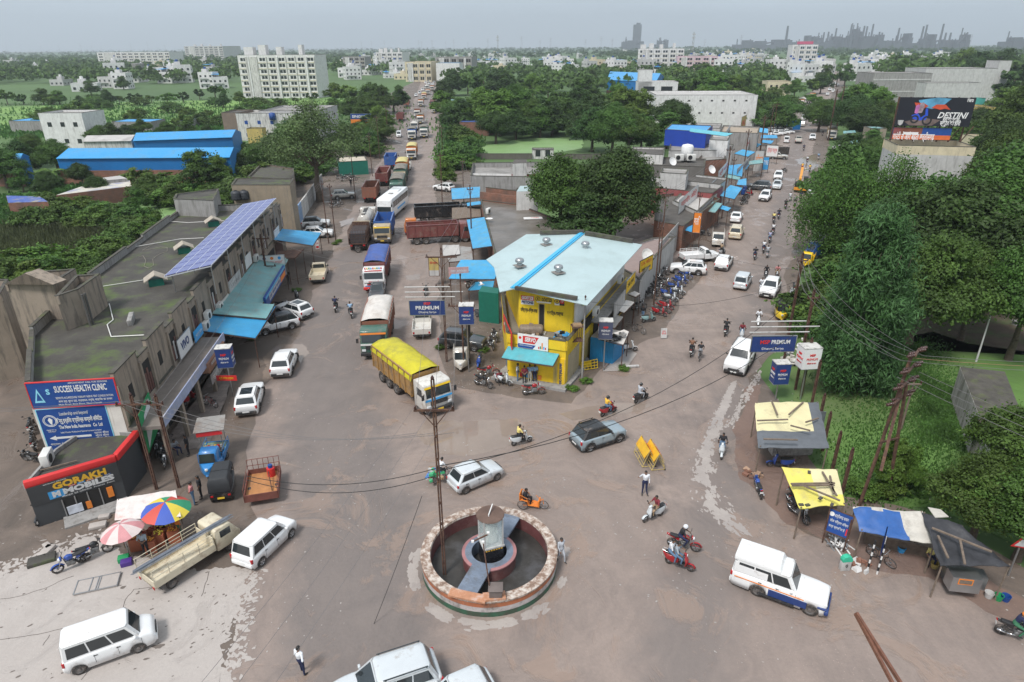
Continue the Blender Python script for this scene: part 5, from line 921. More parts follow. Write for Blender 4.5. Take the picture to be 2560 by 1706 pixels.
  mb.mk_('cage',MRU,rt_);MB().bb(cx0+.3,cx1-.1,-Wd/2+.15,Wd/2-.15,zb+.1,Hb-.5).mk_('load',mat('dark_load',(.06,.055,.06),var=.4,scale=3),rt_);wheel(rt_,cx0-.18,.01,.4,.2,MRM,'spare_wheel',spq=0).rotation_euler=(0,0,pi/2)
 if deco:
  for i,(z,m_,w_,h_)in EN(((2.62,MRD,1.9,.12),(1.38,MWP,2.2,.2),(1.05,MRD,1.5,.12),(.90,MSK,1.9,.07))):MB().box((hl+.065 if z<2 else hl-.15,0,z),(.03,w_,h_)).mk_('painted_band',m_,rt_)
  for k in RG(9):MB().box((hl-.35,-.9+.225*k,2.85),(.12,.14,.16)).mk_('roof_ornament',[MRD,MYL,M_GRN,MSK][k%4],rt_)
  tob('जय माता दी',.28,MRD,rt_,MTr((hl+.10,0,1.38))@MRo(R(90),4,'Z')@MRo(R(90),4,'X'),wth=1.2)
  for s_ in(-1,1):MB().box((hl-.05,s_*(Wd/2+.02),2.),(.18,.05,.9)).mk_('tassel',MWP,rt_)
 rt_['W']=Wd;return pto(rt_)
P_TW=pnt('truck_white',(.62,.60,.56),(.27,.19,.14),.3,.5);P_MAR=pnt('truck_maroon',(.17,.045,.04),(.20,.14,.11),.3,.6);P_ORB=pnt('truck_orange_brown',(.26,.10,.06),(.2,.13,.10),.35,.7)
P_BLUE=pnt('truck_blue',(.025,.10,.33),(.15,.13,.12),.25,.6);PGT=pnt('truck_green',(.05,.13,.10),(.2,.16,.13),.35,.6);P_TAN=pnt('truck_tan',(.42,.33,.20),(.25,.19,.14),.35,.6);POR=pnt('truck_orange',(.55,.17,.03),(.3,.18,.1),.3,.6)
M_TARY=mat('tarp_yellow',(.52,.46,.02),rgh=.5,var=.15,scale=1.2,stn=(.30,.27,.05),sam=.35,ssc=.9,bump=.05,bsc=2);MTW=mat('tarp_white',(.62,.58,.54),rgh=.6,var=.12,stn=(.40,.33,.28),sam=.3,bump=.06,bsc=2)
M_TARB=mat('tarp_blue',(.05,.10,.33),rgh=.5,var=.2,scale=1.,stn=(.10,.10,.22),sam=.3,bump=.05,bsc=2);M_TARBK=mat('tarp_black',(.035,.035,.04),rgh=.5,var=.3,bump=.05,bsc=2);M_TARG=mat('tarp_dusty',(.20,.18,.15),rgh=.7,var=.25,bump=.05,bsc=2)
K_YEL=truck('tarpaulin_truck',P_TW,pnt('truck_ochre',(.36,.20,.06),(.10,.08,.07),.45,.7),8.8,'tarp',M_TARY,axl=3,band=MSK,top=MYL,Hb=2.9)
K_WHT=truck('tarpaulin_truck',PGT,P_ORB,8.2,'tarp',MTW,band=MWP,top=MOG,Hb=2.9)
K_DEC=truck('decorated_truck',PW,P_MAR,9.,'tarp',M_TARB,front=MRD,deco=1,Hb=3.)
K_BLU=truck('tarpaulin_truck',P_TAN,P_BLUE,8.,'open',None,top=MYL,Hb=2.9)
KTP=truck('tipper_truck',P_TW,P_ORB,8.4,'tipper',None,axl=2,Hb=2.9)
KMR=truck('tipper_truck',P_MAR,P_MAR,9.2,'tipper',None,axl=2,Hb=2.7)
KTK=truck('tanker_truck',P_TW,pnt('tank_dusty',(.50,.47,.43),(.28,.22,.18),.45,.6),7.6,'tank',axl=2)
K_CAGE=truck('caged_truck',P_TAN,None,7.,'cage',axl=1,Hb=3.)
KCV=truck('covered_truck',P_TW,POR,8.4,'tarp',M_TARG,axl=2)
KTY=truck('covered_truck',P_TW,POR,8.4,'tarp',mat('tarp_pale_yellow',(.55,.47,.20),var=.12,bump=.05,bsc=2),axl=2,top=MOG)
def strk(name,cbm,L=4.4,kind='cage'):
 rt_=emp(name);hl=L/2;Wd=1.6;MB().prof([(hl-1.5,.45),(hl-1.5,1.75),(hl-1.4,1.84),(hl-.62,1.86),(hl-.5,1.8),(hl-.15,1.15),(hl-.02,1.),(hl,.45)],-Wd/2,Wd/2).mk_('cab',cbm,rt_,bev=.06);a=vec(hl-.17,0,1.2);b=vec(hl-.5,0,1.76);n=vec(.56,0,.33).normalized()*.02;MB().slab([(a.x+n.x,-.7,a.z+n.z),(a.x+n.x,.7,a.z+n.z),(b.x+n.x,.64,b.z+n.z),(b.x+n.x,-.64,b.z+n.z)],.006).mk_('windscreen',MCG,rt_)
 for s_ in(-1,1):
  MB().box((hl-.9,s_*(Wd/2+.003),1.42),(.62,.02,.42)).mk_('side_window',MCG,rt_);MB().box((hl-.04,s_*.56,.82),(.06,.28,.16)).mk_('headlight',M_HL,rt_)
  for xw in(hl-.75,-hl+.85):wheel(rt_,xw,s_*(Wd/2-.12),.29,.18,MRM,spq=0)
  MB().box((-hl-.01,s_*.65,.62),(.04,.16,.14)).mk_('taillight',M_TL,rt_)
 MB().box((hl+.0,0,.5),(.1,Wd*.95,.2)).mk_('bumper',cbm,rt_);MB().bb(-hl+.1,hl-.4,-.3,.3,.4,.5).mk_('chassis',MTM,rt_);mb=MB();x0,x1=-hl,hl-1.6;mb.bb(x0,x1,-Wd/2,Wd/2,.66,.72)
 for s_ in(-1,1):
  mb.bb(x0,x1,s_*Wd/2-.03,s_*Wd/2+.03,.66,1.08)
  if kind=='cage':
   for xx in np.linspace(x0+.03,x1-.03,5):mb.tb((xx,s_*Wd/2,1.05),(xx,s_*Wd/2,1.75),.022,n=5)
   for z in(1.3,1.52,1.75):mb.tb((x0,s_*Wd/2,z),(x1,s_*Wd/2,z),.02,n=5)
 mb.bb(x0,x0+.05,-Wd/2,Wd/2,.66,1.08);mb.bb(x1-.05,x1,-Wd/2,Wd/2,.66,1.5);mb.mk_('cargo_bed',cbm,rt_);rt_['W']=Wd;return pto(rt_)
KSM=strk('mini_truck',PMW);K_OLD=strk('mini_truck',P_CREAM,5.);K_ORS=strk('mini_truck',POR,4.6)
def bus():
 rt_=emp('coach');L,Wd,H=11.,2.5,3.4;hl=L/2;MB().prof([(-hl,.45),(-hl,H-.25),(-hl+.25,H),(hl-.55,H),(hl-.25,H-.15),(hl,1.5),(hl,.45)],-Wd/2,Wd/2).mk_('body',PW,rt_,bev=.1,segs=3);a=vec(hl-.0,0,1.35);b=vec(hl-.26,0,H-.35);MB().slab([(a.x+.03,-1.12,a.z),(a.x+.03,1.12,a.z),(b.x+.03,1.1,b.z),(b.x+.03,-1.1,b.z)],.006).mk_('windscreen',MCG,rt_)
 for s_ in(-1,1):
  for k in RG(7):MB().box((-hl+1.+1.4*k,s_*(Wd/2+.004),2.35),(1.32,.02,.95)).mk_('side_window',MCG,rt_)
  for xw in(hl-2.3,-hl+2.9):wheel(rt_,xw,s_*(Wd/2-.16),.5,.3,MRM,spq=0)
  MB().box((hl-.0,s_*.9,.85),(.08,.4,.2)).mk_('headlight',M_HL,rt_);MB().tb((hl-.1,s_*1.2,2.9),(hl+.35,s_*1.35,2.7),.03).box((hl+.35,s_*1.38,2.5),(.1,.22,.42)).mk_('mirror',MTM,rt_);MB().box((-.5,s_*(Wd/2+.005),1.2),(5,.02,.3)).mk_('stripe',MSK,rt_)
 MB().box((hl+.02,0,.55),(.12,2.4,.25)).mk_('bumper',MTM,rt_);MB().box((1.,0,H+.05),(.8,.7,.1)).mk_('roof_hatch',MGY,rt_);MB().box((-1.8,0,H+.08),(2.2,1.6,.16)).mk_('roof_unit',PW,rt_,bev=.05);rt_['W']=Wd;return pto(rt_)
K_BUS=bus()
def auto(name,bdm,hoodm,load=0):
 rt_=emp(name);MB().loft([[(1.35,-.16,.35),(1.35,.16,.35),(1.30,.16,.85),(1.30,-.16,.85)],[(.75,-.58,.35),(.75,.58,.35),(.70,.58,1.02),(.70,-.58,1.02)],[(-.1,-.66,.32),(-.1,.66,.32),(-.1,.66,.75),(-.1,-.66,.75)],[(-1.3,-.66,.32),(-1.3,.66,.32),(-1.3,.66,.8),(-1.3,-.66,.8)]]).mk_('body',bdm,rt_,bev=.05)
 if not load:
  MB().loft([[(-1.38,-.66,.85),(-1.38,-.62,1.55),(-1.2,-.5,1.78),(-1.2,.5,1.78),(-1.38,.62,1.55),(-1.38,.66,.85)],[(-.4,-.66,.85),(-.4,-.64,1.6),(-.4,-.5,1.86),(-.4,.5,1.86),(-.4,.64,1.6),(-.4,.66,.85)]]).mk_('hood',hoodm,rt_,bev=.05);MB().loft([[(-.42,-.63,1.62),(-.42,-.5,1.87),(-.42,.5,1.87),(-.42,.63,1.62)],[(.7,-.58,1.6),(.7,-.45,1.78),(.7,.45,1.78),(.7,.58,1.6)]]).mk_('roof',hoodm,rt_)
 else:
  MB().loft([[(-.15,-.6,.7),(-.15,-.6,1.6),(-.12,-.5,1.7),(-.12,.5,1.7),(-.15,.6,1.6),(-.15,.6,.7)],[(.5,-.58,.8),(.5,-.56,1.6),(.5,-.45,1.7),(.5,.45,1.7),(.5,.56,1.6),(.5,.58,.8)],[(.85,-.5,.9),(.82,-.5,1.2),(.78,-.4,1.3),(.78,.4,1.3),(.82,.5,1.2),(.85,.5,.9)]]).mk_('cab',bdm,rt_,bev=.05);mb=MB();mb.bb(-1.9,-.2,-.7,.7,.58,.64)
  for s_ in(-1,1):
   mb.bb(-1.9,-.2,s_*.7-.02,s_*.7+.02,.6,.95)
   for xx in(-1.88,-1.3,-.75,-.22):mb.tb((xx,s_*.7,.9),(xx,s_*.7,1.3),.02,n=5)
   mb.tb((-1.9,s_*.7,1.3),(-.2,s_*.7,1.3),.02,n=5)
  mb.bb(-1.92,-1.88,-.7,.7,.6,.95);mb.mk_('cargo_bed',bdm,rt_)
 MB().slab([(.86,-.5,1.02),(.86,.5,1.02),(.70,.46,1.6),(.70,-.46,1.6)],.01).mk_('windscreen',MCG,rt_)
 for s_ in(-1,1):
  MB().tb((.72,s_*.57,1.),(.68,s_*.56,1.65),.025).mk_('pillar',bdm,rt_);wheel(rt_,-.95 if not load else-1.1,s_*.60,.24,.12,MRM,spq=0,n=16);MB().box((-1.32 if not load else-1.93,s_*.5,.6),(.05,.16,.1)).mk_('taillight',M_TL,rt_)
 wheel(rt_,1.12,.001,.24,.12,MRM,spq=0,n=16);MB().lth([(0,.03),(.10,0),(.11,-.05)],14,(1.36,0,.78),axis='X').mk_('headlight',M_HL,rt_);mb=MB();mb.lth([(.26,-.1),(.30,0),(.26,.1)],14,(1.12,0,.26),axis='Y');mb.v=[(x,y,max(z,.32))for x,y,z in mb.v];mb.mk_('mudguard',bdm,rt_);MB().box((-1.36 if not load else-1.96,0,.45),(.02,.4,.12)).mk_('number_plate',MPY,rt_);MB().box((-.3,0,.78),(.4,1.1,.12)).box((-.9,0,.85),(.5,1.1,.12)).mk_('seat',MTM,rt_);rt_['W']=1.32;return pto(rt_)
K_AUTO=auto('auto_rickshaw',PBL,mat('black_canvas',(.03,.032,.036),rgh=.7,var=.2));K_AUTOY=auto('auto_rickshaw',pnt('auto_yellow',(.72,.50,.03)),MTM);K_LOAD=auto('cargo_rickshaw',pnt('bright_blue',(.02,.20,.50)),None,load=1)
K_LOADW=auto('cargo_rickshaw',PMW,None,load=1)
def spkd(parent,x,r,wd=.05,m=None,z=None):
 o=emp('wheel',(x,0,r));o.parent=parent;MB().lth([(r-wd,-wd/2),(r-wd*.3,-wd*.55),(r,0),(r-wd*.3,wd*.55),(r-wd,wd/2),(r-wd,-wd/2)],22,axis='Y',smooth=1).mk_('tyre',MRB,o);mb=MB();mb.lth([(r*.78,-.012),(r*.78,.012),(r*.72,.012),(r*.72,-.012),(r*.78,-.012)],20,axis='Y');mb.lth([(.001,-.05),(.05,-.05),(.05,.05),(.001,.05)],10,axis='Y')
 for k in RG(7):t=6.283*k/7;mb.tb((0,0,0),(cos(t)*r*.75,0,sin(t)*r*.75),.012 if r<.33 else.006,n=4)
 mb.mk_('rim',m or M_RIMG,o);return o
PRD=pnt('bike_red',(.32,.012,.018));PBB=pnt('bike_black',(.018,.018,.02));PBU=pnt('bike_blue',(.02,.07,.32));MSE=mat('seat_vinyl',(.022,.022,.024),rgh=.6);M_ENG=mat('engine_metal',(.22,.22,.22),rgh=.45,metal=.6,var=.2);MCH=mat('chrome',(.55,.55,.56),rgh=.2,metal=.9)
def motorcycle():
 rt_=emp('motorcycle');spkd(rt_,.66,.30,.085);spkd(rt_,-.62,.30,.10);MB().loft([[(.30,-.06,.74),(.30,.06,.74),(.28,.05,.90),(.28,-.05,.90)],[(.12,-.14,.70),(.12,.14,.70),(.10,.11,.97),(.10,-.11,.97)],[(-.12,-.11,.70),(-.12,.11,.70),(-.12,.08,.90),(-.12,-.08,.90)]]).mk_('fuel_tank',PBB,rt_,bev=.035);MB().loft([[(-.10,-.10,.78),(-.10,.10,.78),(-.10,.09,.86),(-.10,-.09,.86)],[(-.45,-.14,.78),(-.45,.14,.78),(-.45,.12,.87),(-.45,-.12,.87)],[(-.78,-.10,.84),(-.78,.10,.84),(-.78,.09,.92),(-.78,-.09,.92)]]).mk_('seat',MSE,rt_,bev=.02);MB().loft([[(-.25,-.10,.55),(-.25,.10,.55),(-.25,.10,.77),(-.25,-.10,.77)],[(-.6,-.08,.68),(-.6,.08,.68),(-.6,.08,.79),(-.6,-.08,.79)],[(-.92,-.05,.80),(-.92,.05,.80),(-.92,.05,.88),(-.92,-.05,.88)]]).mk_('tail_panel',PBB,rt_,bev=.02);MB().box((.08,0,.45),(.34,.24,.34)).lth([(0,-.16),(.12,-.15),(.12,.15),(0,.16)],14,(-.06,0,.38),axis='Y').mk_('engine',M_ENG,rt_,bev=.02);MB().tb((.30,0,.80),(-.12,0,.55),.025).tb((.30,0,.76),(.22,0,.35),.025).tb((-.1,.08,.4),(-.62,.08,.30),.022).tb((-.1,-.08,.4),(-.62,-.08,.30),.022).tb((-.45,.09,.78),(-.6,.11,.34),.025).tb((-.45,-.09,.78),(-.6,-.11,.34),.025).mk_('frame',MTM,rt_)
 for s_ in(-1,1):MB().tb((.66,s_*.08,.30),(.38,s_*.07,.95),.024,smooth=1).mk_('fork',MCH,rt_);MB().tb((.30,s_*.25,1.05),(.34,s_*.30,1.18),.01).box((.33,s_*.32,1.2),(.03,.12,.08)).mk_('mirror',MTM,rt_)
 MB().tb((.36,-.1,1.),(.36,.1,1.),.018).tb((.36,.1,1.),(.24,.34,1.03),.018).tb((.36,-.1,1.),(.24,-.34,1.03),.018).mk_('handlebar',MTM,rt_);MB().lth([(0,.10),(.08,.08),(.10,0),(.06,-.08)],14,(.46,0,.88),axis='X',smooth=1).mk_('headlight',M_HL,rt_);MB().box((.42,0,.90),(.10,.20,.22)).mk_('cowl',PBB,rt_,bev=.03);mb=MB();mb.lth([(.33,-.06),(.345,0),(.33,.06)],20,(.66,0,.30),axis='Y');mb.v=[(x,y,z)if z>.42 else(x,y,.42)for x,y,z in mb.v];mb.mk_('mudguard',PBB,rt_);MB().tb((.0,-.14,.32),(-.45,-.16,.32),.03,.045,smooth=1).tb((-.45,-.16,.32),(-.85,-.16,.40),.05,.05,smooth=1).mk_('exhaust',MCH,rt_);MB().box((-.93,0,.84),(.04,.12,.06)).mk_('taillight',M_TL,rt_);MB().box((-.93,0,.66),(.01,.2,.11)).mk_('number_plate',MPW,rt_);rt_['W']=.6;return pto(rt_)
def scooter():
 rt_=emp('scooter');spkd(rt_,.60,.23,.10);spkd(rt_,-.58,.23,.11);MB().loft([[(-.05,-.10,.35),(-.05,.10,.35),(-.05,.10,.70),(-.05,-.10,.70)],[(-.35,-.20,.32),(-.35,.20,.32),(-.35,.16,.74),(-.35,-.16,.74)],[(-.70,-.17,.42),(-.70,.17,.42),(-.70,.13,.76),(-.70,-.13,.76)],[(-.90,-.08,.62),(-.90,.08,.62),(-.90,.07,.76),(-.90,-.07,.76)]]).mk_('rear_body',PW,rt_,bev=.04);MB().loft([[(0,-.12,.72),(0,.12,.72),(0,.12,.78),(0,-.12,.78)],[(-.4,-.16,.74),(-.4,.16,.74),(-.4,.14,.82),(-.4,-.14,.82)],[(-.8,-.12,.76),(-.8,.12,.76),(-.8,.10,.86),(-.8,-.10,.86)]]).mk_('seat',MSE,rt_,bev=.02);MB().bb(-.1,.32,-.16,.16,.25,.31).mk_('floorboard',MTM,rt_);MB().loft([[(.30,-.17,.28),(.30,.17,.28),(.36,.14,.28),(.36,-.14,.28)],[(.34,-.22,.60),(.34,.22,.60),(.46,.12,.60),(.46,-.12,.60)],[(.24,-.12,.95),(.24,.12,.95),(.34,.07,.95),(.34,-.07,.95)]]).mk_('front_apron',PW,rt_,bev=.03);mb=MB();mb.lth([(.26,-.07),(.28,0),(.26,.07)],18,(.60,0,.24),axis='Y');mb.v=[(x,y,max(z,.34))for x,y,z in mb.v];mb.mk_('mudguard',PW,rt_);MB().tb((.60,.07,.23),(.42,.05,.5),.022).tb((.60,-.07,.23),(.42,-.05,.5),.022).mk_('fork',MTM,rt_);MB().loft([[(.20,-.10,.94),(.20,.10,.94),(.18,.08,1.08),(.18,-.08,1.08)],[(.36,-.07,.95),(.36,.07,.95),(.34,.06,1.04),(.34,-.06,1.04)]]).mk_('handle_cowl',PW,rt_,bev=.02);MB().tb((.24,0,1.02),(.18,.33,1.04),.018).tb((.24,0,1.02),(.18,-.33,1.04),.018).mk_('handlebar',MTM,rt_)
 for s_ in(-1,1):MB().tb((.22,s_*.22,1.03),(.26,s_*.28,1.18),.01).box((.26,s_*.29,1.2),(.03,.11,.08)).mk_('mirror',MTM,rt_)
 MB().box((.365,0,.98),(.03,.11,.08)).mk_('headlight',M_HL,rt_);MB().box((-.91,0,.70),(.03,.14,.06)).mk_('taillight',M_TL,rt_);MB().box((-.92,0,.52),(.01,.2,.1)).mk_('number_plate',MPW,rt_);MB().tb((-.1,0,.25),(-.58,0,.23),.06,.05).mk_('engine',M_ENG,rt_);MB().path([(-.65,.12,.84),(-.95,.10,.90),(-.95,-.10,.90),(-.65,-.12,.84)],.012).mk_('grab_rail',MCH,rt_);rt_['W']=.6;return pto(rt_)
def bicycle(m=PBB,name='bicycle'):
 rt_=emp(name);spkd(rt_,.52,.34,.035,MCH);spkd(rt_,-.52,.34,.035,MCH);mb=MB();bb,st,hd,ra,fa=(-.08,0,.30),(-.22,0,.78),(.34,0,.82),(-.52,0,.34),(.52,0,.34)
 for a,b in((bb,st),(st,hd),(bb,(.38,0,.68)),(bb,ra),(st,ra),(hd,(.38,0,.68)),((.38,0,.68),fa)):mb.tb(a,b,.016,n=6)
 mb.mk_('frame',m,rt_);MB().tb(hd,(.30,0,.96),.014).tb((.30,-.24,.98),(.30,.24,.98),.014).tb((.30,.24,.98),(.16,.26,.96),.014).tb((.30,-.24,.98),(.16,-.26,.96),.014).mk_('handlebar',MCH,rt_);MB().box((-.24,0,.84),(.24,.13,.06)).mk_('saddle',MSE,rt_,bev=.02);MB().box((-.58,0,.72),(.34,.13,.02)).tb((-.45,.05,.72),(-.52,.05,.36),.008).tb((-.45,-.05,.72),(-.52,-.05,.36),.008).mk_('carrier',MTM,rt_);MB().tb((bb[0],.09,.15),(bb[0],-.09,.45),.012).box((bb[0],.13,.15),(.09,.07,.02)).box((bb[0],-.13,.45),(.09,.07,.02)).mk_('pedal',MTM,rt_);rt_['W']=.4;return pto(rt_)
BMO,BSC,BCY=motorcycle(),scooter(),bicycle()
SKN=mat('skin_brown',(.20,.105,.065),rgh=.6,var=.08);SHR=mat('black_hair',(.012,.010,.009),rgh=.5)
CL={k:mat('cloth_'+k,v,rgh=.85,var=.12,scale=6)for k,v in dict(white=(.66,.67,.70),pale_blue=(.28,.42,.58),black=(.02,.02,.024),maroon=(.19,.025,.035),yellow=(.72,.60,.20),amber=(.78,.45,.05),navy=(.018,.024,.07),denim=(.10,.17,.27),grey=(.24,.25,.27),khaki=(.34,.24,.15),red=(.42,.03,.03),brown=(.20,.10,.06),green=(.04,.15,.08),lilac=(.35,.36,.52),cream=(.58,.53,.42),check=(.30,.34,.38),pink=(.55,.22,.22),orange=(.70,.20,.04),silver=(.42,.44,.48)).items()}
CSH=CL['white'];CTR=CL['navy'];M_SHOE=mat('shoe_black',(.03,.028,.026),rgh=.6)
def pmesh(name,J,hands=None):
 bones=[]
 def add(a,b,ra,rb,m):bones.append((V3(a),V3(b),ra,rb,m))
 pv,ch,nk,hd=[V3(J[k])for k in('pelvis','chest','neck','head')];add(pv,pv.lerp(ch,.5),.135,.125,2);add(pv.lerp(ch,.45),ch,.125,.145,1);
 for s in 'LR':
  sh,el,wr=V3(J['sh'+s]),V3(J['el'+s]),V3(J['wr'+s]);hp,kn,an,to=[V3(J[k+s])for k in('hip','kn','an','to')];add(ch.lerp(nk,.3),sh,.10,.068,1);add(sh,el,.060,.046,1);add(el,wr,.042,.029,0 if not J.get('long')else 1);add(hp,kn,.088,.060,2);add(kn,an,.056,.038,2);add(an,to,.042,.034,3);add(pv,hp,.12,.095,2);add(pv.lerp(ch,.3),ch.lerp(sh,.45),.11,.115,1);f=(wr-el).normalized();pal=wr+f*.075;add(wr+f*.015,pal,.028,.032,0)
 up=(hd-nk).normalized();add(nk-up*.05,nk+up*.08,.055,.05,0);bm=bmesh.new()
 def caps(a,b,ra,rb):
  d=b-a;L=max(d.length,1e-4);q=d.to_track_quat('Z','Y').to_matrix().to_4x4();bmesh.ops.create_cone(bm,cap_ends=1,segments=14,radius1=ra,radius2=rb,depth=L,matrix=MTr((a+b)/2)@q)
  for p,r_ in((a,ra),(b,rb)):bmesh.ops.create_icosphere(bm,subdivisions=2,radius=r_,matrix=MTr(p))
 for a,b,ra,rb,m in bones:caps(a,b,ra,rb)
 fw=V3(J.get('face',(1,0,0))).normalized();rt=up.cross(fw).normalized();fw=rt.cross(up).normalized();HM=Matrix((fw,rt,up)).transposed().to_4x4();bmesh.ops.create_icosphere(bm,subdivisions=3,radius=1,matrix=MTr(hd)@HM@Matrix.Diagonal((.098,.077,.118,1)));bmesh.ops.create_icosphere(bm,subdivisions=2,radius=1,matrix=MTr(hd+fw*.035-up*.065)@HM@Matrix.Diagonal((.06,.05,.055,1)));bmesh.ops.create_cone(bm,cap_ends=1,segments=6,radius1=.024,radius2=.008,depth=.055,matrix=MTr(hd+fw*.102-up*.012)@HM)
 for s in(-1,1):bmesh.ops.create_icosphere(bm,subdivisions=1,radius=1,matrix=MTr(hd+rt*s*.078-fw*.008)@HM@Matrix.Diagonal((.022,.014,.034,1)))
 me=bpy.data.meshes.new('t');bm.to_mesh(me);bm.free();ob=bpy.data.objects.new('t',me);COL.objects.link(ob);md=ob.modifiers.new('r','REMESH');md.mode='VOXEL';md.voxel_size=.017;md.use_smooth_shade=True;sm=ob.modifiers.new('s','SMOOTH');sm.iterations=2;sm.factor=.5;dg=bpy.context.evaluated_depsgraph_get();me2=bpy.data.meshes.new_from_object(ob.evaluated_get(dg));bpy.data.objects.remove(ob);V=np.empty(len(me2.vertices)*3);me2.vertices.foreach_get('co',V);V=V.reshape(-1,3);F=[tuple(p.vertices)for p in me2.polygons];C=np.array([V[list(f)].mean(0)for f in F]);best=np.full(len(C),1e9);mi=np.zeros(len(C),int)
 for a,b,ra,rb,m in bones:
  a_,b_=np.array(a),np.array(b);ab=b_-a_;t=np.clip(((C-a_)@ab)/max(ab@ab,1e-9),0,1);d=np.linalg.norm(C-(a_+t[:,None]*ab),axis=1)-(ra+(rb-ra)*t);k=d<best;best[k]=d[k];mi[k]=m
 d=np.linalg.norm(C-np.array(hd),axis=1)-.1;k=d<best-.0;mi[k]=0;vs=[tuple(v)for v in V];fs=list(F);mis=list(mi);sms=[True]*len(F);mb=MB();mb.v=vs;mb.f=fs;mb.mi=mis;mb.sm=sms
 for s in 'LR':
  el,wr=V3(J['el'+s]),V3(J['wr'+s]);f=(wr-el).normalized();sd=V3(J.get('palm'+s,(0,0,-1)));sd=(sd-f*sd.dot(f)).normalized();ac=f.cross(sd);base=wr+f*.085;cur=J.get('curl',.5)
  for i in RG(4):
   L1=(.040,.046,.043,.034)[i];p0=base+ac*(-.027+.018*i);p1=p0+(f+sd*cur*.7).normalized()*L1;p2=p1+(f*(1-cur)+sd*cur).normalized()*L1*.75;mb.tb(p0-f*.02,p1,.0095,.0085,6,m=0);mb.tb(p1,p2,.0085,.006,6,m=0)
  sgn=-1 if s=='L' else 1;p0=wr+f*.04+ac*.028*sgn;p1=p0+(f+ac*sgn).normalized()*.038;p2=p1+(f+sd*.6).normalized()*.028;mb.tb(p0,p1,.012,.010,6,m=0);mb.tb(p1,p2,.010,.007,6,m=0)
 for s in(-1,1):
  p=hd+fw*.088+rt*s*.030+up*.012;mb.lth([(0,-.008),(.008,0),(0,.008)],8,p,m=5);mb.tb(hd+fw*.094+rt*s*.016+up*.030,hd+fw*.088+rt*s*.044+up*.030,.004,.003,5,m=4)
 mb.tb(hd+fw*.096-rt*.02-up*.055,hd+fw*.096+rt*.02-up*.055,.005,.005,5,m=6);rt_=mb.mk_(name,[SKN,CSH,CTR,M_SHOE,SHR,MBK,mat('lips',(.16,.05,.04))],afx=0);hb=MB();n=16;rings=[]
 for j in RG(8):
  ph=R(2)+(R(100))*j/7;ring=[]
  for i in RG(n):
   t=2*pi*i/n;q=.108*sin(ph);cut=1.;fx=cos(t);lim=R(62)if fx>.3 else R(100);p_=min(ph,lim)if fx>.3 else ph;ring.append(hd+fw*(.105*sin(p_)*cos(t)-.008)+rt*(.086*sin(p_)*sin(t))+up*(.126*cos(p_)+.006))
  rings.append(ring)
 hb.loft(rings,smooth=1);h_=hb.mk_('hair',SHR,rt_,afx=0);rt_['hd']=list(hd);KIDS[rt_.name]=[(h_,[])];PROTO.append(rt_);rt_['W']=.4;rt_['up']=list(up);rt_['fw']=list(fw);return rt_
def bpose(**k):
 J=dict(pelvis=(0,0,.93),chest=(0,0,1.26),neck=(0,0,1.43),head=(.02,0,1.57),shL=(0,.18,1.38),shR=(0,-.18,1.38),elL=(-.02,.23,1.12),elR=(-.02,-.23,1.12),wrL=(.06,.24,.88),wrR=(.06,-.24,.88),hipL=(0,.09,.90),hipR=(0,-.09,.90),knL=(.02,.10,.48),knR=(.02,-.10,.48),anL=(0,.11,.07),anR=(0,-.11,.07),toL=(.15,.13,.035),toR=(.15,-.13,.035),palmL=(0,-1,0),palmR=(0,1,0));J.update(k);return J
HST=pmesh('person',bpose())
H_WALK=pmesh('person',bpose(knL=(.20,.09,.50),anL=(.24,.10,.08),toL=(.39,.11,.05),knR=(-.05,-.09,.49),anR=(-.26,-.10,.12),toR=(-.14,-.11,.035),wrL=(-.10,.24,.90),elL=(-.10,.22,1.14),elR=(.04,-.22,1.13),wrR=(.20,-.22,.93),long=1))
H_POINT=pmesh('person',bpose(elR=(.20,-.30,1.45),wrR=(.42,-.42,1.53),palmR=(0,0,-1),curl=.1,anL=(.02,.17,.07),toL=(.16,.22,.035),anR=(-.02,-.12,.07),long=1))
H_HIP=pmesh('person',bpose(elR=(-.14,-.34,1.16),wrR=(.02,-.20,1.),palmR=(0,1,0),anL=(.12,.17,.07),toL=(.26,.2,.035),knL=(.08,.12,.48),long=1))
H_BACK=pmesh('person',bpose(elR=(-.10,-.24,1.13),wrR=(-.16,-.04,.98),elL=(-.10,.24,1.13),wrL=(-.16,.04,.99)))
H_MOTO=pmesh('person',dict(pelvis=(-.22,0,.93),chest=(-.12,0,1.24),neck=(-.05,0,1.40),head=(0,0,1.54),shL=(-.06,.18,1.35),shR=(-.06,-.18,1.35),elL=(.06,.28,1.12),elR=(.06,-.28,1.12),wrL=(.20,.27,1.05),wrR=(.20,-.27,1.05),palmL=(0,0,-1),palmR=(0,0,-1),curl=.9,hipL=(-.20,.10,.90),hipR=(-.20,-.10,.90),knL=(.20,.20,.78),knR=(.20,-.20,.78),anL=(.02,.19,.36),anR=(.02,-.19,.36),toL=(.16,.21,.31),toR=(.16,-.21,.31)))
HSC=pmesh('person',dict(pelvis=(-.25,0,.90),chest=(-.20,0,1.22),neck=(-.17,0,1.39),head=(-.13,0,1.53),shL=(-.18,.18,1.34),shR=(-.18,-.18,1.34),elL=(-.06,.27,1.12),elR=(-.06,-.27,1.12),wrL=(.10,.28,1.06),wrR=(.10,-.28,1.06),palmL=(0,0,-1),palmR=(0,0,-1),curl=.9,hipL=(-.22,.10,.86),hipR=(-.22,-.10,.86),knL=(.16,.15,.72),knR=(.16,-.15,.72),anL=(.10,.12,.36),anR=(.10,-.12,.36),toL=(.24,.13,.335),toR=(.24,-.13,.335)))
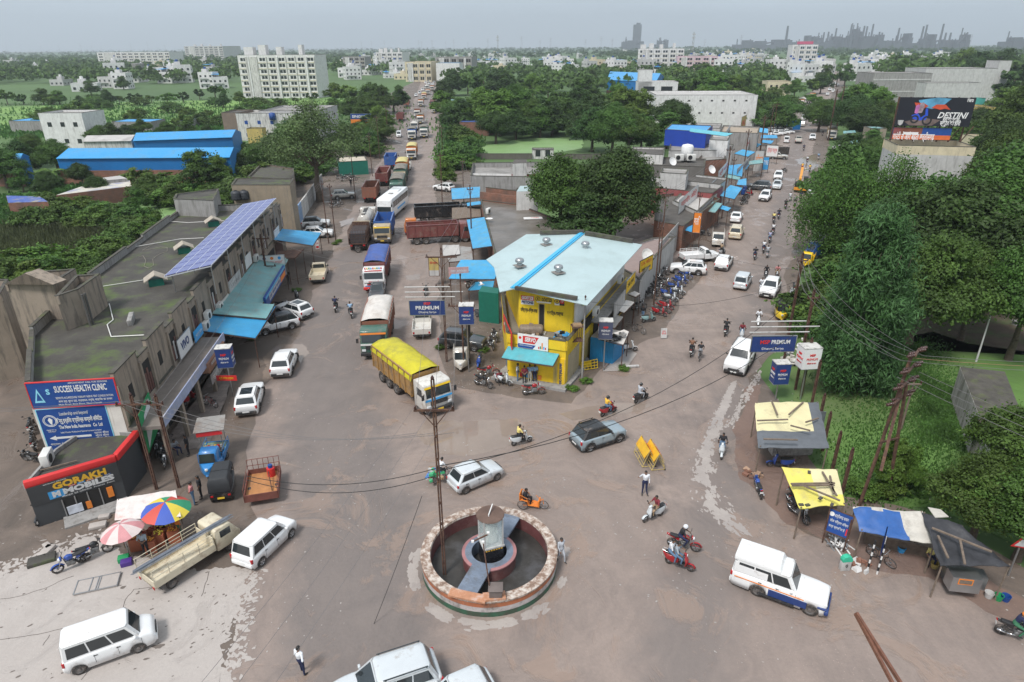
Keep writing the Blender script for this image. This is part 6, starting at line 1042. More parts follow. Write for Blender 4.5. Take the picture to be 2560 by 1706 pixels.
H_PILL=pmesh('person',dict(pelvis=(-.55,0,.98),chest=(-.50,0,1.30),neck=(-.47,0,1.47),head=(-.44,0,1.61),shL=(-.48,.18,1.42),shR=(-.48,-.18,1.42),elL=(-.38,.25,1.18),elR=(-.38,-.25,1.18),wrL=(-.28,.18,.98),wrR=(-.28,-.18,.98),hipL=(-.53,.11,.94),hipR=(-.53,-.11,.94),knL=(-.16,.24,.82),knR=(-.16,-.24,.82),anL=(-.22,.23,.42),anR=(-.22,-.23,.42),toL=(-.08,.25,.37),toR=(-.08,-.25,.37)))
H_CYC=pmesh('person',dict(pelvis=(-.24,0,.98),chest=(-.10,0,1.27),neck=(-.02,0,1.43),head=(.03,0,1.57),shL=(-.04,.17,1.38),shR=(-.04,-.17,1.38),elL=(.06,.26,1.18),elR=(.06,-.26,1.18),wrL=(.16,.25,1.),wrR=(.16,-.25,1.),palmL=(0,0,-1),palmR=(0,0,-1),curl=.9,hipL=(-.22,.10,.95),hipR=(-.22,-.10,.95),knL=(.08,.12,.66),knR=(.12,-.12,.84),anL=(-.08,.13,.24),anR=(-.04,-.13,.52),toL=(.06,.13,.20),toR=(.10,-.13,.48)))
H_SIT=pmesh('person',dict(pelvis=(0,0,.45),chest=(.04,0,.76),neck=(.07,0,.92),head=(.11,0,1.06),shL=(.06,.18,.88),shR=(.06,-.18,.88),elL=(.12,.26,.64),elR=(.12,-.26,.64),wrL=(.32,.20,.55),wrR=(.32,-.20,.55),hipL=(.02,.10,.44),hipR=(.02,-.10,.44),knL=(.42,.14,.48),knR=(.42,-.14,.48),anL=(.40,.14,.07),anR=(.40,-.14,.07),toL=(.55,.16,.035),toR=(.55,-.16,.035)))
def helm_on(o,m,src):
 hd,up,fw=V3(src['hd']),V3(src['up']),V3(src['fw']);rt=up.cross(fw);mb=MB();rings=[]
 for j in RG(9):
  ph=R(3)+R(118)*j/8;rings.append([hd+up*.01+fw*.142*sin(ph)*cos(t)+rt*.125*sin(ph)*sin(t)+up*.145*cos(ph)for t in[2*pi*i/16 for i in RG(16)]])
 mb.loft(rings,smooth=1);mb.mk_('helmet',m,o,afx=0);mb=MB();P=[hd+up*(.01+a)+fw*(.148*cos(t))*cos(a*3)+rt*.13*sin(t)for a in(-.05,.045)for t in[-.9+1.8*i/8 for i in RG(9)]];mb.add(P,[(i,i+1,i+10,i+9)for i in RG(8)],smooth=1);mb.mk_('visor',MCG,o,afx=0)
CATS={}
for T,c in((CVN,'van'),(CTL,'car'),(CHT,'car'),(CSU,'car'),(C_SUVB,'car'),(C_PUNCH,'car'),(CBX,'car'),(CSN,'car'),(CMP,'car'),(CSD,'car'),(C_POL,'van'),(CPK,'pickup truck'),(CP2,'pickup truck'),(K_YEL,'truck'),(K_WHT,'truck'),(K_DEC,'truck'),(K_BLU,'truck'),(KTP,'truck'),(KMR,'truck'),(KTK,'truck'),(K_CAGE,'truck'),(KCV,'truck'),(KTY,'truck'),(KSM,'truck'),(K_OLD,'truck'),(K_ORS,'truck'),(K_BUS,'bus'),(K_AUTO,'auto rickshaw'),(K_AUTOY,'auto rickshaw'),(K_LOAD,'cargo rickshaw'),(K_LOADW,'cargo rickshaw'),(BMO,'motorcycle'),(BSC,'scooter'),(BCY,'bicycle')):CATS[T.name]=c
D1=vec(-.09,1,0).normalized();D2=vec(.396,.918,0).normalized()
def plen(T):
 xs=[v.co.x for c,gs in KIDS[T.name]if c.type=='MESH' for v in c.data.vertices];return max(xs)-min(xs)
LEN={n:None for n in CATS}
def put(T,a,b,label,mode='C',recol=None,group=None,slim=0,name=None):
 if mode in 'CRL':
  p,q=at(*a),at(*b);d=(q-p).normalized();c=(p+q)/2;left=vec(-d.y,d.x,0)
  if mode=='R':c+=left*(T['W']/2-.1)
  if mode=='L':c-=left*(T['W']/2-.1)
 else:
  d=V3(b).normalized();p=at(*a);L=plen(T);c=p-d*L/2 if mode=='F' else p+d*L/2
 o=dup(T,(c.x,c.y,.012),atan2(d.y,d.x),1.,label,CATS[T.name],group,recol,slim);return o
def rc(base,new):return{base.name:new}
CARG='cars on the two roads'
put(CVN,(214,1681),(355,1629),'white van with three side windows driving over pale concrete, bottom left','R')
put(CMP,(1052,1712),(885,1770),'silver people carrier with ribbed roof cut by bottom edge of photo','C')
put(CHT,(1200,1745),(1080,1800),'pale car mostly below bottom edge, right of silver people carrier','C',rc(PW,PSL))
put(CTL,(659,1412),(724,1349),'tall white hatchback with red tail lamps just behind steel loaded truck','R')
old=put(K_OLD,(464,1450),(546,1396),'cream old mini truck with rusty bed carrying long steel bars','R')
put(CHT,(1163,1236),(1242,1202),'silver hatchback passing behind rusty pole north of roundabout','R',rc(PW,PSL))
put(C_PUNCH,(1473,1131),(1545,1108),'blue grey small suv with a black roof crossing junction','R')
put(C_POL,(1866,1483),(2008,1536),'long white utility van with navy lower panels turning at right','R').scale=(.92,.92,.92)
put(CSN,(617,1050),(638,978),'white suv with a black glass sunroof parked by left footpath','C')
put(CSU,(703,948),(724,897),'white suv driving away alone on left road, rear window facing us','C')
put(C_SUVB,(729,824),(670,838),'white suv with a black roof parked nose left beside faded awning','L')
put(CSN,(775,800),(702,778),'white suv with grey sunroof parked behind black roofed one','C')
put(CPK,(793,716),(806,676),'muddy white pickup driving up left road past standing sign','C',rc(PMW,P_CREAM))
put(CSU,(776,598),(815,596),'white suv parked nose right beneath two poles on left verge','R')
put(C_SUVB,(768,572),(812,570),'white suv with a black roof parked behind another white suv near small blue awning','R')
put(CSU,(845,500),(876,498),'silver suv parked under big roadside tree on left','R',rc(PW,P_GOLD))
put(K_YEL,(965,930),(1105,1042),'heavy truck under a bright yellow tarpaulin turning left out of queue','C')
put(K_WHT,(938,902),-D1,'truck with a white tarpaulin and orange trimmed cab behind yellow covered one','F')
put(CSD,(940,758),-D1,'grey car squeezed between white tarpaulin truck and decorated truck','F',rc(PW,PDK))
put(K_DEC,(937,735),-D1,'decorated white and red truck with a blue tarpaulin in queue','F')
put(K_BLU,(957,614),-D1,'tan cabbed truck with an open blue body behind decorated truck','F')
put(K_BUS,(962,553),(-.10,-1,0),'white coach in lorry queue on left road','F')
put(K_CAGE,(896,632),D1,'truck with a rusty bar cage and spare wheel, seen from behind','B')
put(KTK,(912,590),D1,'dusty white tanker truck driving away beside queue','B')
put(KTP,(925,510),D1,'empty orange brown tipper truck with its open body towards us','B')
put(KMR,(956,468),D1,'empty dark maroon tipper truck left of queue','B')
put(K_BLU,(976,425),D1,'blue bodied open truck left of queue beyond maroon tipper','B',rc(P_TAN,P_BLUE))
put(KCV,(992,497),-D1,'truck with a green front behind coach in queue','F',{P_TW.name:PGT,POR.name:PGT})
put(KCV,(1000,468),-D1,'dark olive covered truck second behind coach','F',{P_TW.name:P_TAN,POR.name:PGT})
put(KTY,(1004,448),-D1,'pale yellow covered truck third behind coach','F',{P_TW.name:P_TAN})
put(KSM,(1018,428),-D1,'small white truck with an orange load behind pale yellow covered one','F',rc(PMW,P_TW))
put(KTY,(1029,402),-D1,'white cabbed truck under a pale yellow sheet in middle of left road','F')
put(KCV,(1030,352),-D1,'truck with blue strip and dusty cover beyond pale yellow sheeted one','F',{POR.name:P_BLUE})
put(KTK,(1036,328),-D1,'pinkish white tanker coming down far left road','F')
put(KCV,(1060,347),-D1,'white truck standing at right edge of far left road beside rubble','F',{POR.name:PGT})
put(CVN,(997,345),-D1,'white van on left side of far left road','F')
rr=Rnd(12)
far_k=[(KCV,1051,312),(KTP,1043,296),(KCV,1052,268),(KTY,1060,250),(KCV,1070,238),(KTK,1068,225),(KTP,1086,285),(KMR,1082,268),(KCV,1080,228),(KTP,1016,268),(KMR,1000,305)]
labs=['white fronted covered truck, nearest of small far ones on left road','open truck just beyond nearest far white fronted truck','grey covered truck in far queue','pale yellow covered truck in far queue','dusty covered truck near end of far queue','tiny tanker at end of far queue','brown load truck parked on right edge of far left road','dark red truck parked behind brown one on far right edge','small covered truck beyond dark red one on far right edge','dark tipper parked on far left verge, farther one','brown tipper parked on far left verge, nearer one']
for i,(T,x,y)in EN(far_k):put(T,(x,y),-D1 if i not in(9,10)else D1,labs[i],'F' if i<9 else 'B',slim=1,group='far lorries on the left road')
for i,(x,y)in EN(((1040,243),(1049,236),(1056,228),(1062,222),(1068,216),(1074,212),(1058,240),(1067,232),(1072,224),(1078,218),(1064,210),(1070,206),(1082,214),(1075,205),(1080,203),(1085,208))):
 put([CSU,CVN,CTL,CSD][i%4],(x,y),-D1,'tiny pale car in far jam at end of left road','F',rc(PW,[PW,PSL,PW,P_GOLD][i%4]),slim=1,group='tiny cars in the far jam of the left road')
put(KMR,(1058,612),(1145,607),'maroon tipper truck standing side on across yard right of left road','R')
put(KMR,(1075,560),(1150,556),'second dark tipper parked behind maroon side on truck','R',rc(P_MAR,PBB))
put(K_ORS,(1026,592),D1,'small rusty orange truck parked with its tail to us left of maroon tipper','B')
put(CTL,(1112,545),(1072,538),'white hatchback parked above dark tipper','L')
put(CSU,(1125,482),(1083,477),'white suv parked crosswise beside muddy left road near leafy sapling','L')
put(CPK,(1055,852),D1,'empty white pickup parked tail on below big roadside gantry sign','B',rc(PMW,P_TW))
put(CSU,(1115,872),(1186,880),'dark grey suv parked nose right behind traffic light','R',rc(PW,PDK))
put(K_LOADW,(1151,937),(.02,-1,0),'white three wheeled cargo carrier with a blue mudguard facing us','F')
put(CBX,(1868,882),(1826,950),'big white suv with black grille coming towards junction on right road','C')
put(CSU,(1940,708),(1906,762),'white suv second in line coming down right road','C')
put(CTL,(1843,735),(1866,698),'silver hatchback driving away on right road left of second white suv','C',rc(PW,PSL))
put(CSU,(1797,685),(1818,652),'white suv with lit brake lamps beside side on parked one','C')
put(CSU,(1746,690),(1692,686),'white suv parked side on pointing left outside tiled shop','L')
put(CP2,(1724,660),(1786,655),'white pickup with a railed bed parked nose right by orange sign','R')
put(KSM,(1793,620),(-.30,-1,0),'dusty mini truck with front towards us beyond railed pickup','F')
put(CMP,(1835,602),D2,'white people carrier seen from behind beyond dusty mini truck','B',rc(PSL,P_CREAM))
put(CSD,(1836,560),D2,'white saloon seen from behind beyond people carrier','B')
put(CSU,(1925,487),(1898,514),'white suv with slatted grille coming down mid right road','C')
put(CMP,(1920,479),(1868,475),'dark grey people carrier parked side on by blue drums','L',rc(PSL,PDK))
put(CSD,(1940,476),-D2,'silver saloon coming down past dark people carrier','F',rc(PW,PSL))
put(CSU,(1943,453),-D2,'white suv just beyond silver saloon','F')
put(CSU,(1924,398),(1966,400),'pale gold suv parked side on at turn below white sign','R',rc(PW,P_GOLD))
put(CVN,(1965,359),D2,'white van with its back door open on left verge of far right road','B')
put(CPK,(1995,360),D2,'muddy loaded pickup on left verge of far right road','B')
put(CSU,(2030,352),-D2,'white car in middle of far right road','F')
put(CSU,(2108,385),(2080,372),'white suv pulled in at right verge of far right road','C')
for i,(x,y)in EN(((1950,332),(1962,325),(1978,326),(1985,335),(1972,338),(1955,340))):put([CSU,CSD][i%2],(x,y),(1,.1*(i%3),0),'white car in tight parked cluster by blue shed on far right road','F',slim=1,group='cars parked by the blue shed')
for i,(x,y,T)in EN(((2008,302,CVN),(2004,282,CPK),(2000,268,KCV),(2006,262,KTK),(2030,250,KCV),(2052,262,CSU),(2068,240,CSU),(2074,228,CSU),(2082,232,CVN),(2040,272,CSD),(2078,216,CVN),(2086,212,CSU),(2094,216,CSU),(2004,318,KSM))):
 put(T,(x,y),-D2,['white van','dusty pickup','covered truck','tanker','second covered truck','lone white car','farther white car','small white car','far white van','pale saloon','tiny white van','tiny white car','tiny pale car','mini truck'][i]+' at the top of the right road, '+(['nearest the palms','beside the verge','on the left edge','behind the truck','by the pole','on crown of road','beyond the bend','before the trees','near the crossing','next to the left kerb','at the very top','at the top left','at the top right','just past the parked cluster'][i]),'F',slim=1,group='small vehicles at the top of the right road')
put(KCV,(2078,352),-D2,'yellow covered truck at right verge of far right road','F',{POR.name:P_TAN})
put(K_AUTOY,(1953,808),(-.35,-1,0),'black and yellow auto rickshaw tucked beside pole on right road','F',rc(PBL,PBB))
put(KSM,(2018,645),(-.95,-.2,0),'bright blue mini truck under creeper at right verge','F',rc(PMW,P_BLUE))
put(CTL,(2030,622),(-.9,-.3,0),'white car nosing out of leaves behind blue mini truck','F')
put(K_LOADW,(2010,672),(-.6,-1,0),'grey vehicle with a yellow roof in front of blue mini truck','F',rc(PMW,MYL))
put(CTL,(2030,490),(-.3,-1,0),'white car half hidden by tree behind orange crane','F')
cr=at(2000,478);o=emp('mobile_crane',cr,atan2(D2.y,D2.x),'orange and black mobile crane with lowered boom on right road','crane')
MB().box((.8,0,1.),(4.6,2.1,.8)).mk_('chassis',mat('crane_orange',(.75,.30,.02),rgh=.45,stn=(.3,.2,.1),sam=.25),o,bev=.08);MB().box((-1.1,0,1.5),(1.3,2.2,.9)).mk_('counterweight',MBK,o,bev=.05);MB().box((1.2,-.7,2.),(1.3,.8,1.1)).mk_('cab',MBK,o,bev=.05)
MB().bmq((-.6,.3,2.2),(6.5,.2,3.2),.45,.5).mk_('boom',mat('crane_orange',(.75,.30,.02)),o);MB().box((-1.8,0,.75),(.4,2.3,.5)).mk_('bumper',mat('crane_orange',(.75,.30,.02)),o)
for x_ in(-.6,2.2):
 for s_ in(-1,1):wheel(o,x_,s_*.95,.55,.35,MRM,spq=0)
put(K_LOAD,(548,1140),(520,1206),'bright blue three wheeled cargo carrier facing us at left verge','C')
put(K_AUTO,(556,1262),(572,1196),'black hooded auto rickshaw seen from behind beside blue carrier','C')
fc=at(543,1142);o=emp('snack_cart',fc,.25,'tall snack cart with a tin roof and painted board beside blue carrier','cart')
MB().box((0,0,.85),(1.5,1.1,.1)).box((0,0,.62),(1.3,.95,.4)).mk_('counter',mat('cart_paint',(.22,.30,.20),var=.3,scale=3),o)
for x_ in(-.65,.65):
 for y_ in(-.5,.5):MB().tb((x_,y_,.3),(x_,y_,2.5),.03).mk_('post',MST,o)
MB().slab([(-.95,-.8,2.5),(.95,-.8,2.5),(.9,.8,2.75),(-.9,.8,2.75)],.03).mk_('roof',MTN,o);MB().box((0,-.72,2.3),(1.6,.04,.35)).mk_('signboard',MRD,o)
for k in RG(6):MB().lth([(0,0),(.09,0),(.09,.22),(0,.24)],10,(-.5+.2*k,-.3,.9)).mk_('jar',[M_GOLD,MRD,MLG][k%3],o)
for s_ in(-1,1):spkd(o,s_*.55,.32,.05).location.y=-.45
tr=at(662,1232);d=(at(672,1185)-at(660,1262));o=emp('trolley',tr,atan2(d.y,d.x)+.02,'rusty orange two wheeled trolley with a railed front and a red drum on it','trailer')
MB().bb(-1.35,1.35,-.95,.95,.55,.62).mk_('floor',mat('orange_floor',(.42,.19,.07),var=.2,stn=(.25,.14,.08),sam=.3),o)
M_MAROONP=mat('trolley_maroon',(.17,.06,.045),rgh=.7,var=.3)
mb=MB();mb.bb(-1.4,-1.35,-.98,.98,.45,.95);mb.bb(1.35,1.4,-.98,.98,.45,.95)
for s_ in(-1,1):mb.bb(-1.4,1.4,s_*.97-.03,s_*.97+.03,.45,.92)
mb.mk_('side_board',M_MAROONP,o);mb=MB()
for z in(1.25,1.7):mb.tb((1.38,-.97,z),(1.38,.97,z),.022)
for y_ in np.linspace(-.97,.97,7):mb.tb((1.38,y_,.9),(1.38,y_,1.7),.018)
for s_ in(-1,1):
 for x_ in np.linspace(-1.38,1.38,5):mb.tb((x_,s_*.97,.9),(x_,s_*.97,1.35),.018)
 mb.tb((-1.38,s_*.97,1.35),(1.38,s_*.97,1.35),.02)
mb.mk_('rail',M_MAROONP,o);MB().lth([(0,.62),(.25,.62),(.25,1.2),(0,1.22)],16,(.9,-.45,0)).mk_('drum',MRD,o);MB().lth([(0,1.22),(.14,1.22),(.14,1.42),(0,1.44)],12,(.9,-.45,0)).mk_('can',MSB,o);MB().tb((-.9,-.6,.7),(.8,-.3,1.1),.03).mk_('bar',MRU,o)
for s_ in(-1,1):wheel(o,-.2,s_*.80,.33,.2,MRM,spq=0)
a,b=at(325,1437,1.3),at(582,1286,2.1);o=emp('steel_bars',a,0,'bundle of long grey steel bars overhanging both ends of cream truck','steel bars');mb=MB();rr=Rnd(2);dd=b-a;nn=vec(-dd.y,dd.x,0).normalized()
for k in RG(22):
 t0,t1=rr.u(0,.07),rr.u(.9,1.);off=nn*rr.u(-.16,.16)+vec(0,0,rr.u(-.07,.07));mb.tb(dd*t0+off,dd*t1+off*.8,.022,.022,5)
mb.mk_('bars',mat('bar_steel',(.24,.26,.30),rgh=.4,metal=.6,var=.2,scale=3),o)
def ride(B,H,a,b,lb,lp,cols,bikecol=None,helmet=None,scale=1.,mode='C',pill=None,plc=None,lpq=None):
 v=put(B,a,b,lb,mode,bikecol,'two wheelers being ridden')
 def person_on(H,cols,lab,dz=0):
  p=dup(H,v.location+vec(0,0,dz),v.rotation_euler.z,1.,lab,'person','riders',{CSH.name:CL[cols[0]],CTR.name:CL[cols[1]]});return p
 p=person_on(H,cols,lp)
 if helmet:helm_on(p,helmet,H)
 if pill:person_on(H_PILL,plc,lpq)
 return v,p
BW=rc(PBB,PBB)
ride(BSC,HSC,(1284,1116),(1324,1106),'grey scooter crossing left of blue grey suv','person in a pale yellow shirt riding grey scooter',('yellow','black'),rc(PW,PSL))
ride(BSC,HSC,(1503,1044),(1538,1030),'maroon scooter heading away through puddle','person in an amber jacket and dark helmet on maroon scooter',('amber','denim'),rc(PW,PRD),PBL)
ride(BSC,HSC,(1588,1010),(1616,997),'black scooter just ahead of maroon one','person in a grey raincoat and dark helmet on black scooter',('silver','silver'),rc(PW,PBB),PBL)
ride(BSC,HSC,(1650,1290),(1614,1306),'silver white scooter coming towards roundabout','person in a maroon shirt and khaki trousers on silver scooter',('maroon','khaki'),rc(PW,PSL))
ride(BMO,H_MOTO,(1677,1366),(1738,1380),'red and black motorcycle heading right beside two up scooter','person with a white head wrap and dark backpack on red motorcycle',('black','navy'),rc(PBB,PRD),CL['white'])
ride(BSC,HSC,(1673,1410),(1722,1428),'red scooter carrying two people','person in front on red scooter, dark checked shirt and pale jeans',('check','denim'),rc(PW,PRD),None,pill=1,plc=('white','denim'),lpq='person in a white shirt riding behind on the red scooter')
ride(BSC,HSC,(1803,1122),(1802,1152),'dark scooter coming down past silt streaks','person in a black tee shirt on dark scooter by silt streaks',('black','denim'),rc(PW,PSL))
ride(BMO,H_MOTO,(2505,1588),(2572,1608),'dark motorcycle with a maroon seat leaving at right edge','person in a navy jacket and orange helmet at right edge of photo',('navy','green'),None,MOG)
ride(BMO,H_MOTO,(838,786),(843,768),'dark motorcycle going away in middle of left road, left one of two','person in patterned dark clothes on left motorcycle of pair',('navy','black'),None)
ride(BMO,H_MOTO,(880,801),(876,782),'dark motorcycle going away nearer lorries, right one of two','person in a pale blue shirt on right motorcycle of pair',('pale_blue','black'),None)
RL=[((1810,846),(1817,826),'black','black','motorcycle going away left of parked sign',0),((1853,838),(1852,858),'maroon','denim','silver scooter facing us behind big white suv',1),((1894,804),(1894,822),'white','black','white scooter facing us near big gantry sign',1),((1884,656),(1888,640),'black','navy','motorcycle in mid road beyond second white suv',0),((1906,640),(1910,622),'white','navy','motorcycle beside a lone scooter in mid road',0),((1915,652),(1920,634),'silver','grey','scooter closely following another bike in mid road',1),((1921,614),(1925,598),'lilac','denim','maroon motorcycle carrying a lilac shirted rider',0),((1929,594),(1934,578),'white','black','red motorcycle carrying a white shirted rider',0),((1931,566),(1935,548),'yellow','black','motorcycle carrying a yellow patterned rider',0),((1943,556),(1948,538),'black','navy','motorcycle next to yellow patterned rider',0),((1961,530),(1965,514),'black','black','red tailed motorcycle near creeper tree',0),((1972,510),(1976,496),'white','silver','scooter with two pale riders near crane',1),((1985,520),(1988,506),'grey','black','motorcycle beside pale riders near crane',0),((1999,508),(2002,495),'navy','black','motorcycle at tree edge behind crane',0),((1915,688),(1912,704),'black','black','dark motorcycle facing us between suvs',0),((1942,688),(1940,704),'pink','khaki','motorcycle with two riders beside second white suv',0),((1903,722),(1900,738),'white','denim','scooter half hidden behind second white suv',1),((2016,414),(2018,402),'white','black','motorcycle on far right road beyond crane, left one',0),((2044,405),(2046,394),'pale_blue','navy','scooter on far right road, right hand one',1),((2007,383),(2010,372),'navy','black','motorcycle on far right road below white car',0),((2003,432),(2006,420),'amber','orange','motorcycle with an orange clad rider above crane boom',0),((2022,436),(2024,424),'amber','khaki','motorcycle with an amber clad rider right of crane',0),((2055,345),(2056,335),'black','black','tiny dark bike at right of far white car',0),((1725,897),(1731,876),'brown','black','motorcycle with lit tail lamp heading up right road',0),((1796,640),(1812,634),'khaki','black','dark scooter stopped beside dusty mini truck',1)]
for a,b,s1,s2,lab,k in RL:
 B,H=(BSC,HSC)if k else(BMO,H_MOTO);ride(B,H,a,b,lab,'rider in a %s top on the %s'%(s1.replace('_',' '),lab),(s1,s2),rc(PW,PSL)if k and s1!='white' else(rc(PBB,PRD)if s1 in('lilac','white')else None))
cy=put(BCY,(1746,910),(1752,886),'black bicycle ridden up right road beside a motorcycle','C');dup(H_CYC,cy.location,cy.rotation_euler.z,1,'person in a dark tee shirt riding bicycle on right road','person','riders',{CSH.name:CL['black'],CTR.name:CL['grey']})
cy=put(BCY,(1092,1208),(1122,1190),'loaded bicycle with plastic sacks behind rusty centre pole','C');dup(H_CYC,cy.location,cy.rotation_euler.z,1,'person in a white shirt pushing loaded bicycle','person','riders',{CSH.name:CL['white'],CTR.name:CL['black']})
M_BAGB=mat('plastic_blue',(.08,.20,.45),rgh=.35,var=.3,scale=8)
o=heap('plastic_goods','bundle of blue and green plastic ware carried on loaded bicycle',cy.location+vec(-.5,-.3,.45),.55,34,[M_BAGB,mat('plastic_green',(.05,.35,.15),rgh=.3),MLG,MCD],9,.8,'goods')
tp,tq=at(1304,1264),at(1352,1272);d=tq-tp;c=(tp+tq)/2;o=emp('hand_tricycle',c,atan2(d.y,d.x),'orange hand cranked tricycle passing roundabout','tricycle')
for s_ in(-1,1):spkd(o,-.45,.33,.035,MCH).location.y=s_*.36
spkd(o,.78,.31,.035,MCH);MB().box((.12,0,.28),(.75,.5,.05)).box((.5,0,.45),(.08,.5,.4)).mk_('footboard',MOG,o)
MB().box((-.4,0,.55),(.5,.56,.06)).box((-.66,0,.8),(.06,.56,.5)).mk_('seat',MOG,o,bev=.02);mb=MB()
for s_ in(-1,1):mb.path([(-.65,s_*.3,1.),(-.2,s_*.3,.8),(-.1,s_*.3,.4)],.018);mb.tb((-.45,s_*.36,.33),(.5,s_*.2,.3),.02)
mb.tb((.5,0,.5),(.72,0,.75),.02);mb.tb((.72,0,.75),(.78,0,.31),.02);mb.tb((.3,0,.95),(.6,0,.6),.018);mb.mk_('frame',MOG,o)
p=dup(H_SIT,(c.x,c.y,.02),o.rotation_euler.z,.98,'person in black sitting on orange tricycle','person',None,{CSH.name:CL['black'],CTR.name:CL['black']});p.location+=MRo(o.rotation_euler.z,3,'Z')@vec(-.42,0,.16)
def stand(H,x,y,face,label,top,bot,s=1.,grp=None,skinny=None,dz=0.):
 p=at(x,y);a=atan2(face[1],face[0]);return dup(H,(p.x,p.y,.012+dz),a,s,label,'person',grp,{CSH.name:CL[top],CTR.name:CL[bot]})
stand(H_POINT,1610,1237,(-.1,-1),'person in a white shirt and navy trousers directing traffic with one arm out','white','navy',1.06)
stand(H_HIP,757,1688,(.5,.9),'person in a white shirt, hand on hip, at bottom of photo','white','navy',1.04)
stand(H_WALK,1402,1403,(.5,-.8),'person in pale grey clothes walking at roundabout kerb','silver','silver',.95)
for i,(x,y,t,b,H,f,l)in EN(((1294,958,'white','denim',HST,(1,-.2),'person in a white shirt and jeans at left of yellow shop crowd'),(1311,964,'maroon','black',H_BACK,(0,1),'person in a maroon shirt with hands behind back at shop counter'),(1324,961,'pale_blue','cream',HST,(.1,1),'person in a checked pale shirt at shop counter, third from left'),(1337,960,'pale_blue','navy',HST,(-.1,1),'person in a light blue shirt and navy trousers at shop counter'),(1268,924,'lilac','denim',HST,(1,.3),'person in a lilac shirt beside yellow shop corner'),(1332,943,'white','black',HST,(0,-1),'person in white facing out from inside yellow shop'),(1346,944,'red','black',HST,(0,-1),'person in red inside yellow shop doorway'))):
 stand(H,x,y,f,l,t,b,1.,'people at the yellow shop',dz=.14 if i!=4 else 0)
stand(H_BACK,487,1262,(1,.5),'person in a white vest and pale jeans standing beside black auto rickshaw','pink','denim',1.)
stand(HST,506,1246,(-1,-.4),'person in black talking next to auto rickshaw','black','black',1.)
stand(H_SIT,442,1142,(.8,-.4),'person in grey sitting on a parked bike by phone shop poles','grey','navy',1.,dz=.25);stand(HST,474,1140,(-.9,-.3),'person in black standing by parked bikes near phone shop','black','black')
stand(H_BACK,368,1388,(-.1,1),'person in a checked shirt buying at fruit stall','check','black');stand(HST,453,1345,(-.6,-.9),'person in a green and orange dress behind fruit stall','orange','green',.92)
stand(H_WALK,1606,802,(-.6,-.8),'person in black walking beside white scooter near yellow shop','black','denim');stand(HST,1612,722,(-.3,-1),'person in grey under roadside signboard','grey','black');stand(HST,1600,715,(.3,-1),'person in dark red under roadside signboard','maroon','black')
stand(H_WALK,722,710,(.2,-1),'person in black walking by standing sign on left verge','black','black');stand(H_SIT,1248,957,(.3,-.9),'person in maroon sitting low beside scooter near yellow shop','maroon','black');stand(H_SIT,2322,1405,(-.3,-.9),'person in yellow and blue crouching under dark stall roof','yellow','navy')
stand(HST,878,468,(0,-1),'person in black beneath big roadside tree on left','black','black')
def park(B,x,y,dx,dy,label,col=None,grp='parked two wheelers',s=.55):
 d=vec(dx,dy,0).normalized();p=at(x,y);o=dup(B,(p.x,p.y,.012),atan2(d.y,d.x),1,label,CATS[B.name],grp,col,tilt=0.);o.rotation_euler=(R(-8),0,o.rotation_euler.z);return o
park(BMO,184,1418,-.9,-.8,'blue motorcycle parked left of a black one on dirt',rc(PBB,PBU));park(BMO,240,1394,.9,.7,'black motorcycle parked right beside blue one on dirt');park(BMO,108,1296,.2,-1,'dark motorcycle at left corner of phone shop')
park(BMO,86,1078,-.5,1,'black motorcycle beside insurance sign');park(BMO,92,1118,-.6,1,'blue dark motorcycle below insurance sign');park(BMO,85,1156,-1,.3,'dark motorcycle parked beside phone shop roof air conditioner')
for i,(x,y)in EN(((392,1132),(405,1146),(420,1120),(398,1108),(412,1160))):park([BMO,BSC][i%2],x,y,.5,-1,['black motorcycle','dark scooter','black motorcycle','grey scooter','silver tanked motorcycle'][i]+' between the phone shop poles, '+['first','second','third','rearmost','front'][i]+' of the row',rc(PW,PBB))
park(BSC,478,1008,.3,1,'red and dark scooter in arcade near red bicycle',rc(PW,PRD));rbk=put(BCY,(545,1022),(510,1012),'red bicycle parked on left footpath','C',rc(PBB,PRD))
park(BSC,742,752,.5,-1,'dark scooter with a white side near standing sign',rc(PW,PBB));park(BMO,708,775,1,0,'black motorcycle behind parked white suv on left');park(BMO,560,850,.8,.3,'dark motorcycle under near blue awning');park(BMO,700,630,.8,.3,'dark motorcycle under small square awning')
for i,(x,y)in EN(((851,448),(862,452),(873,446),(884,452),(838,520),(846,514))):park(BMO,x,y,.9,.5,['first','second','third','fourth'][i]+' motorcycle from the left under the big roadside tree' if i<4 else['nearer','farther'][i-4]+' toppled black bike beside the tree trunk')
park(BMO,1067,737,.1,1,'black motorcycle alone in mud right of decorated truck');park(BSC,1205,796,.8,-.4,'grey scooter parked by green sheet shed',rc(PW,PDK));park(BMO,1140,598,1,.1,'blue black motorcycle in front of maroon tipper cab')
park(BMO,1236,850,.3,-1,'black motorcycle nearest yellow shop left wall');park(BMO,1228,870,.3,-1,'second black motorcycle by yellow shop left wall')
park(BMO,1208,968,.9,-.6,'black motorcycle left of shop crowd, lower left one');park(BSC,1258,962,.9,-.5,'grey scooter parked in front of yellow shop plinth',rc(PW,PSL));park(BMO,1222,942,.9,.3,'black and red motorcycle parked behind two front ones',rc(PBB,PRD));park(BMO,1334,988,.95,.1,'red and chrome motorcycle parked alone before shop step',rc(PBB,PRD));park(BSC,1196,915,-.1,-1,'bright blue scooter near white cargo carrier',rc(PW,PBU));park(BMO,1180,718,.5,.5,'motorcycle under small blue sheet roof behind gantry')
k=0
cl_names=['black','grey','blue','maroon','dark','silver']
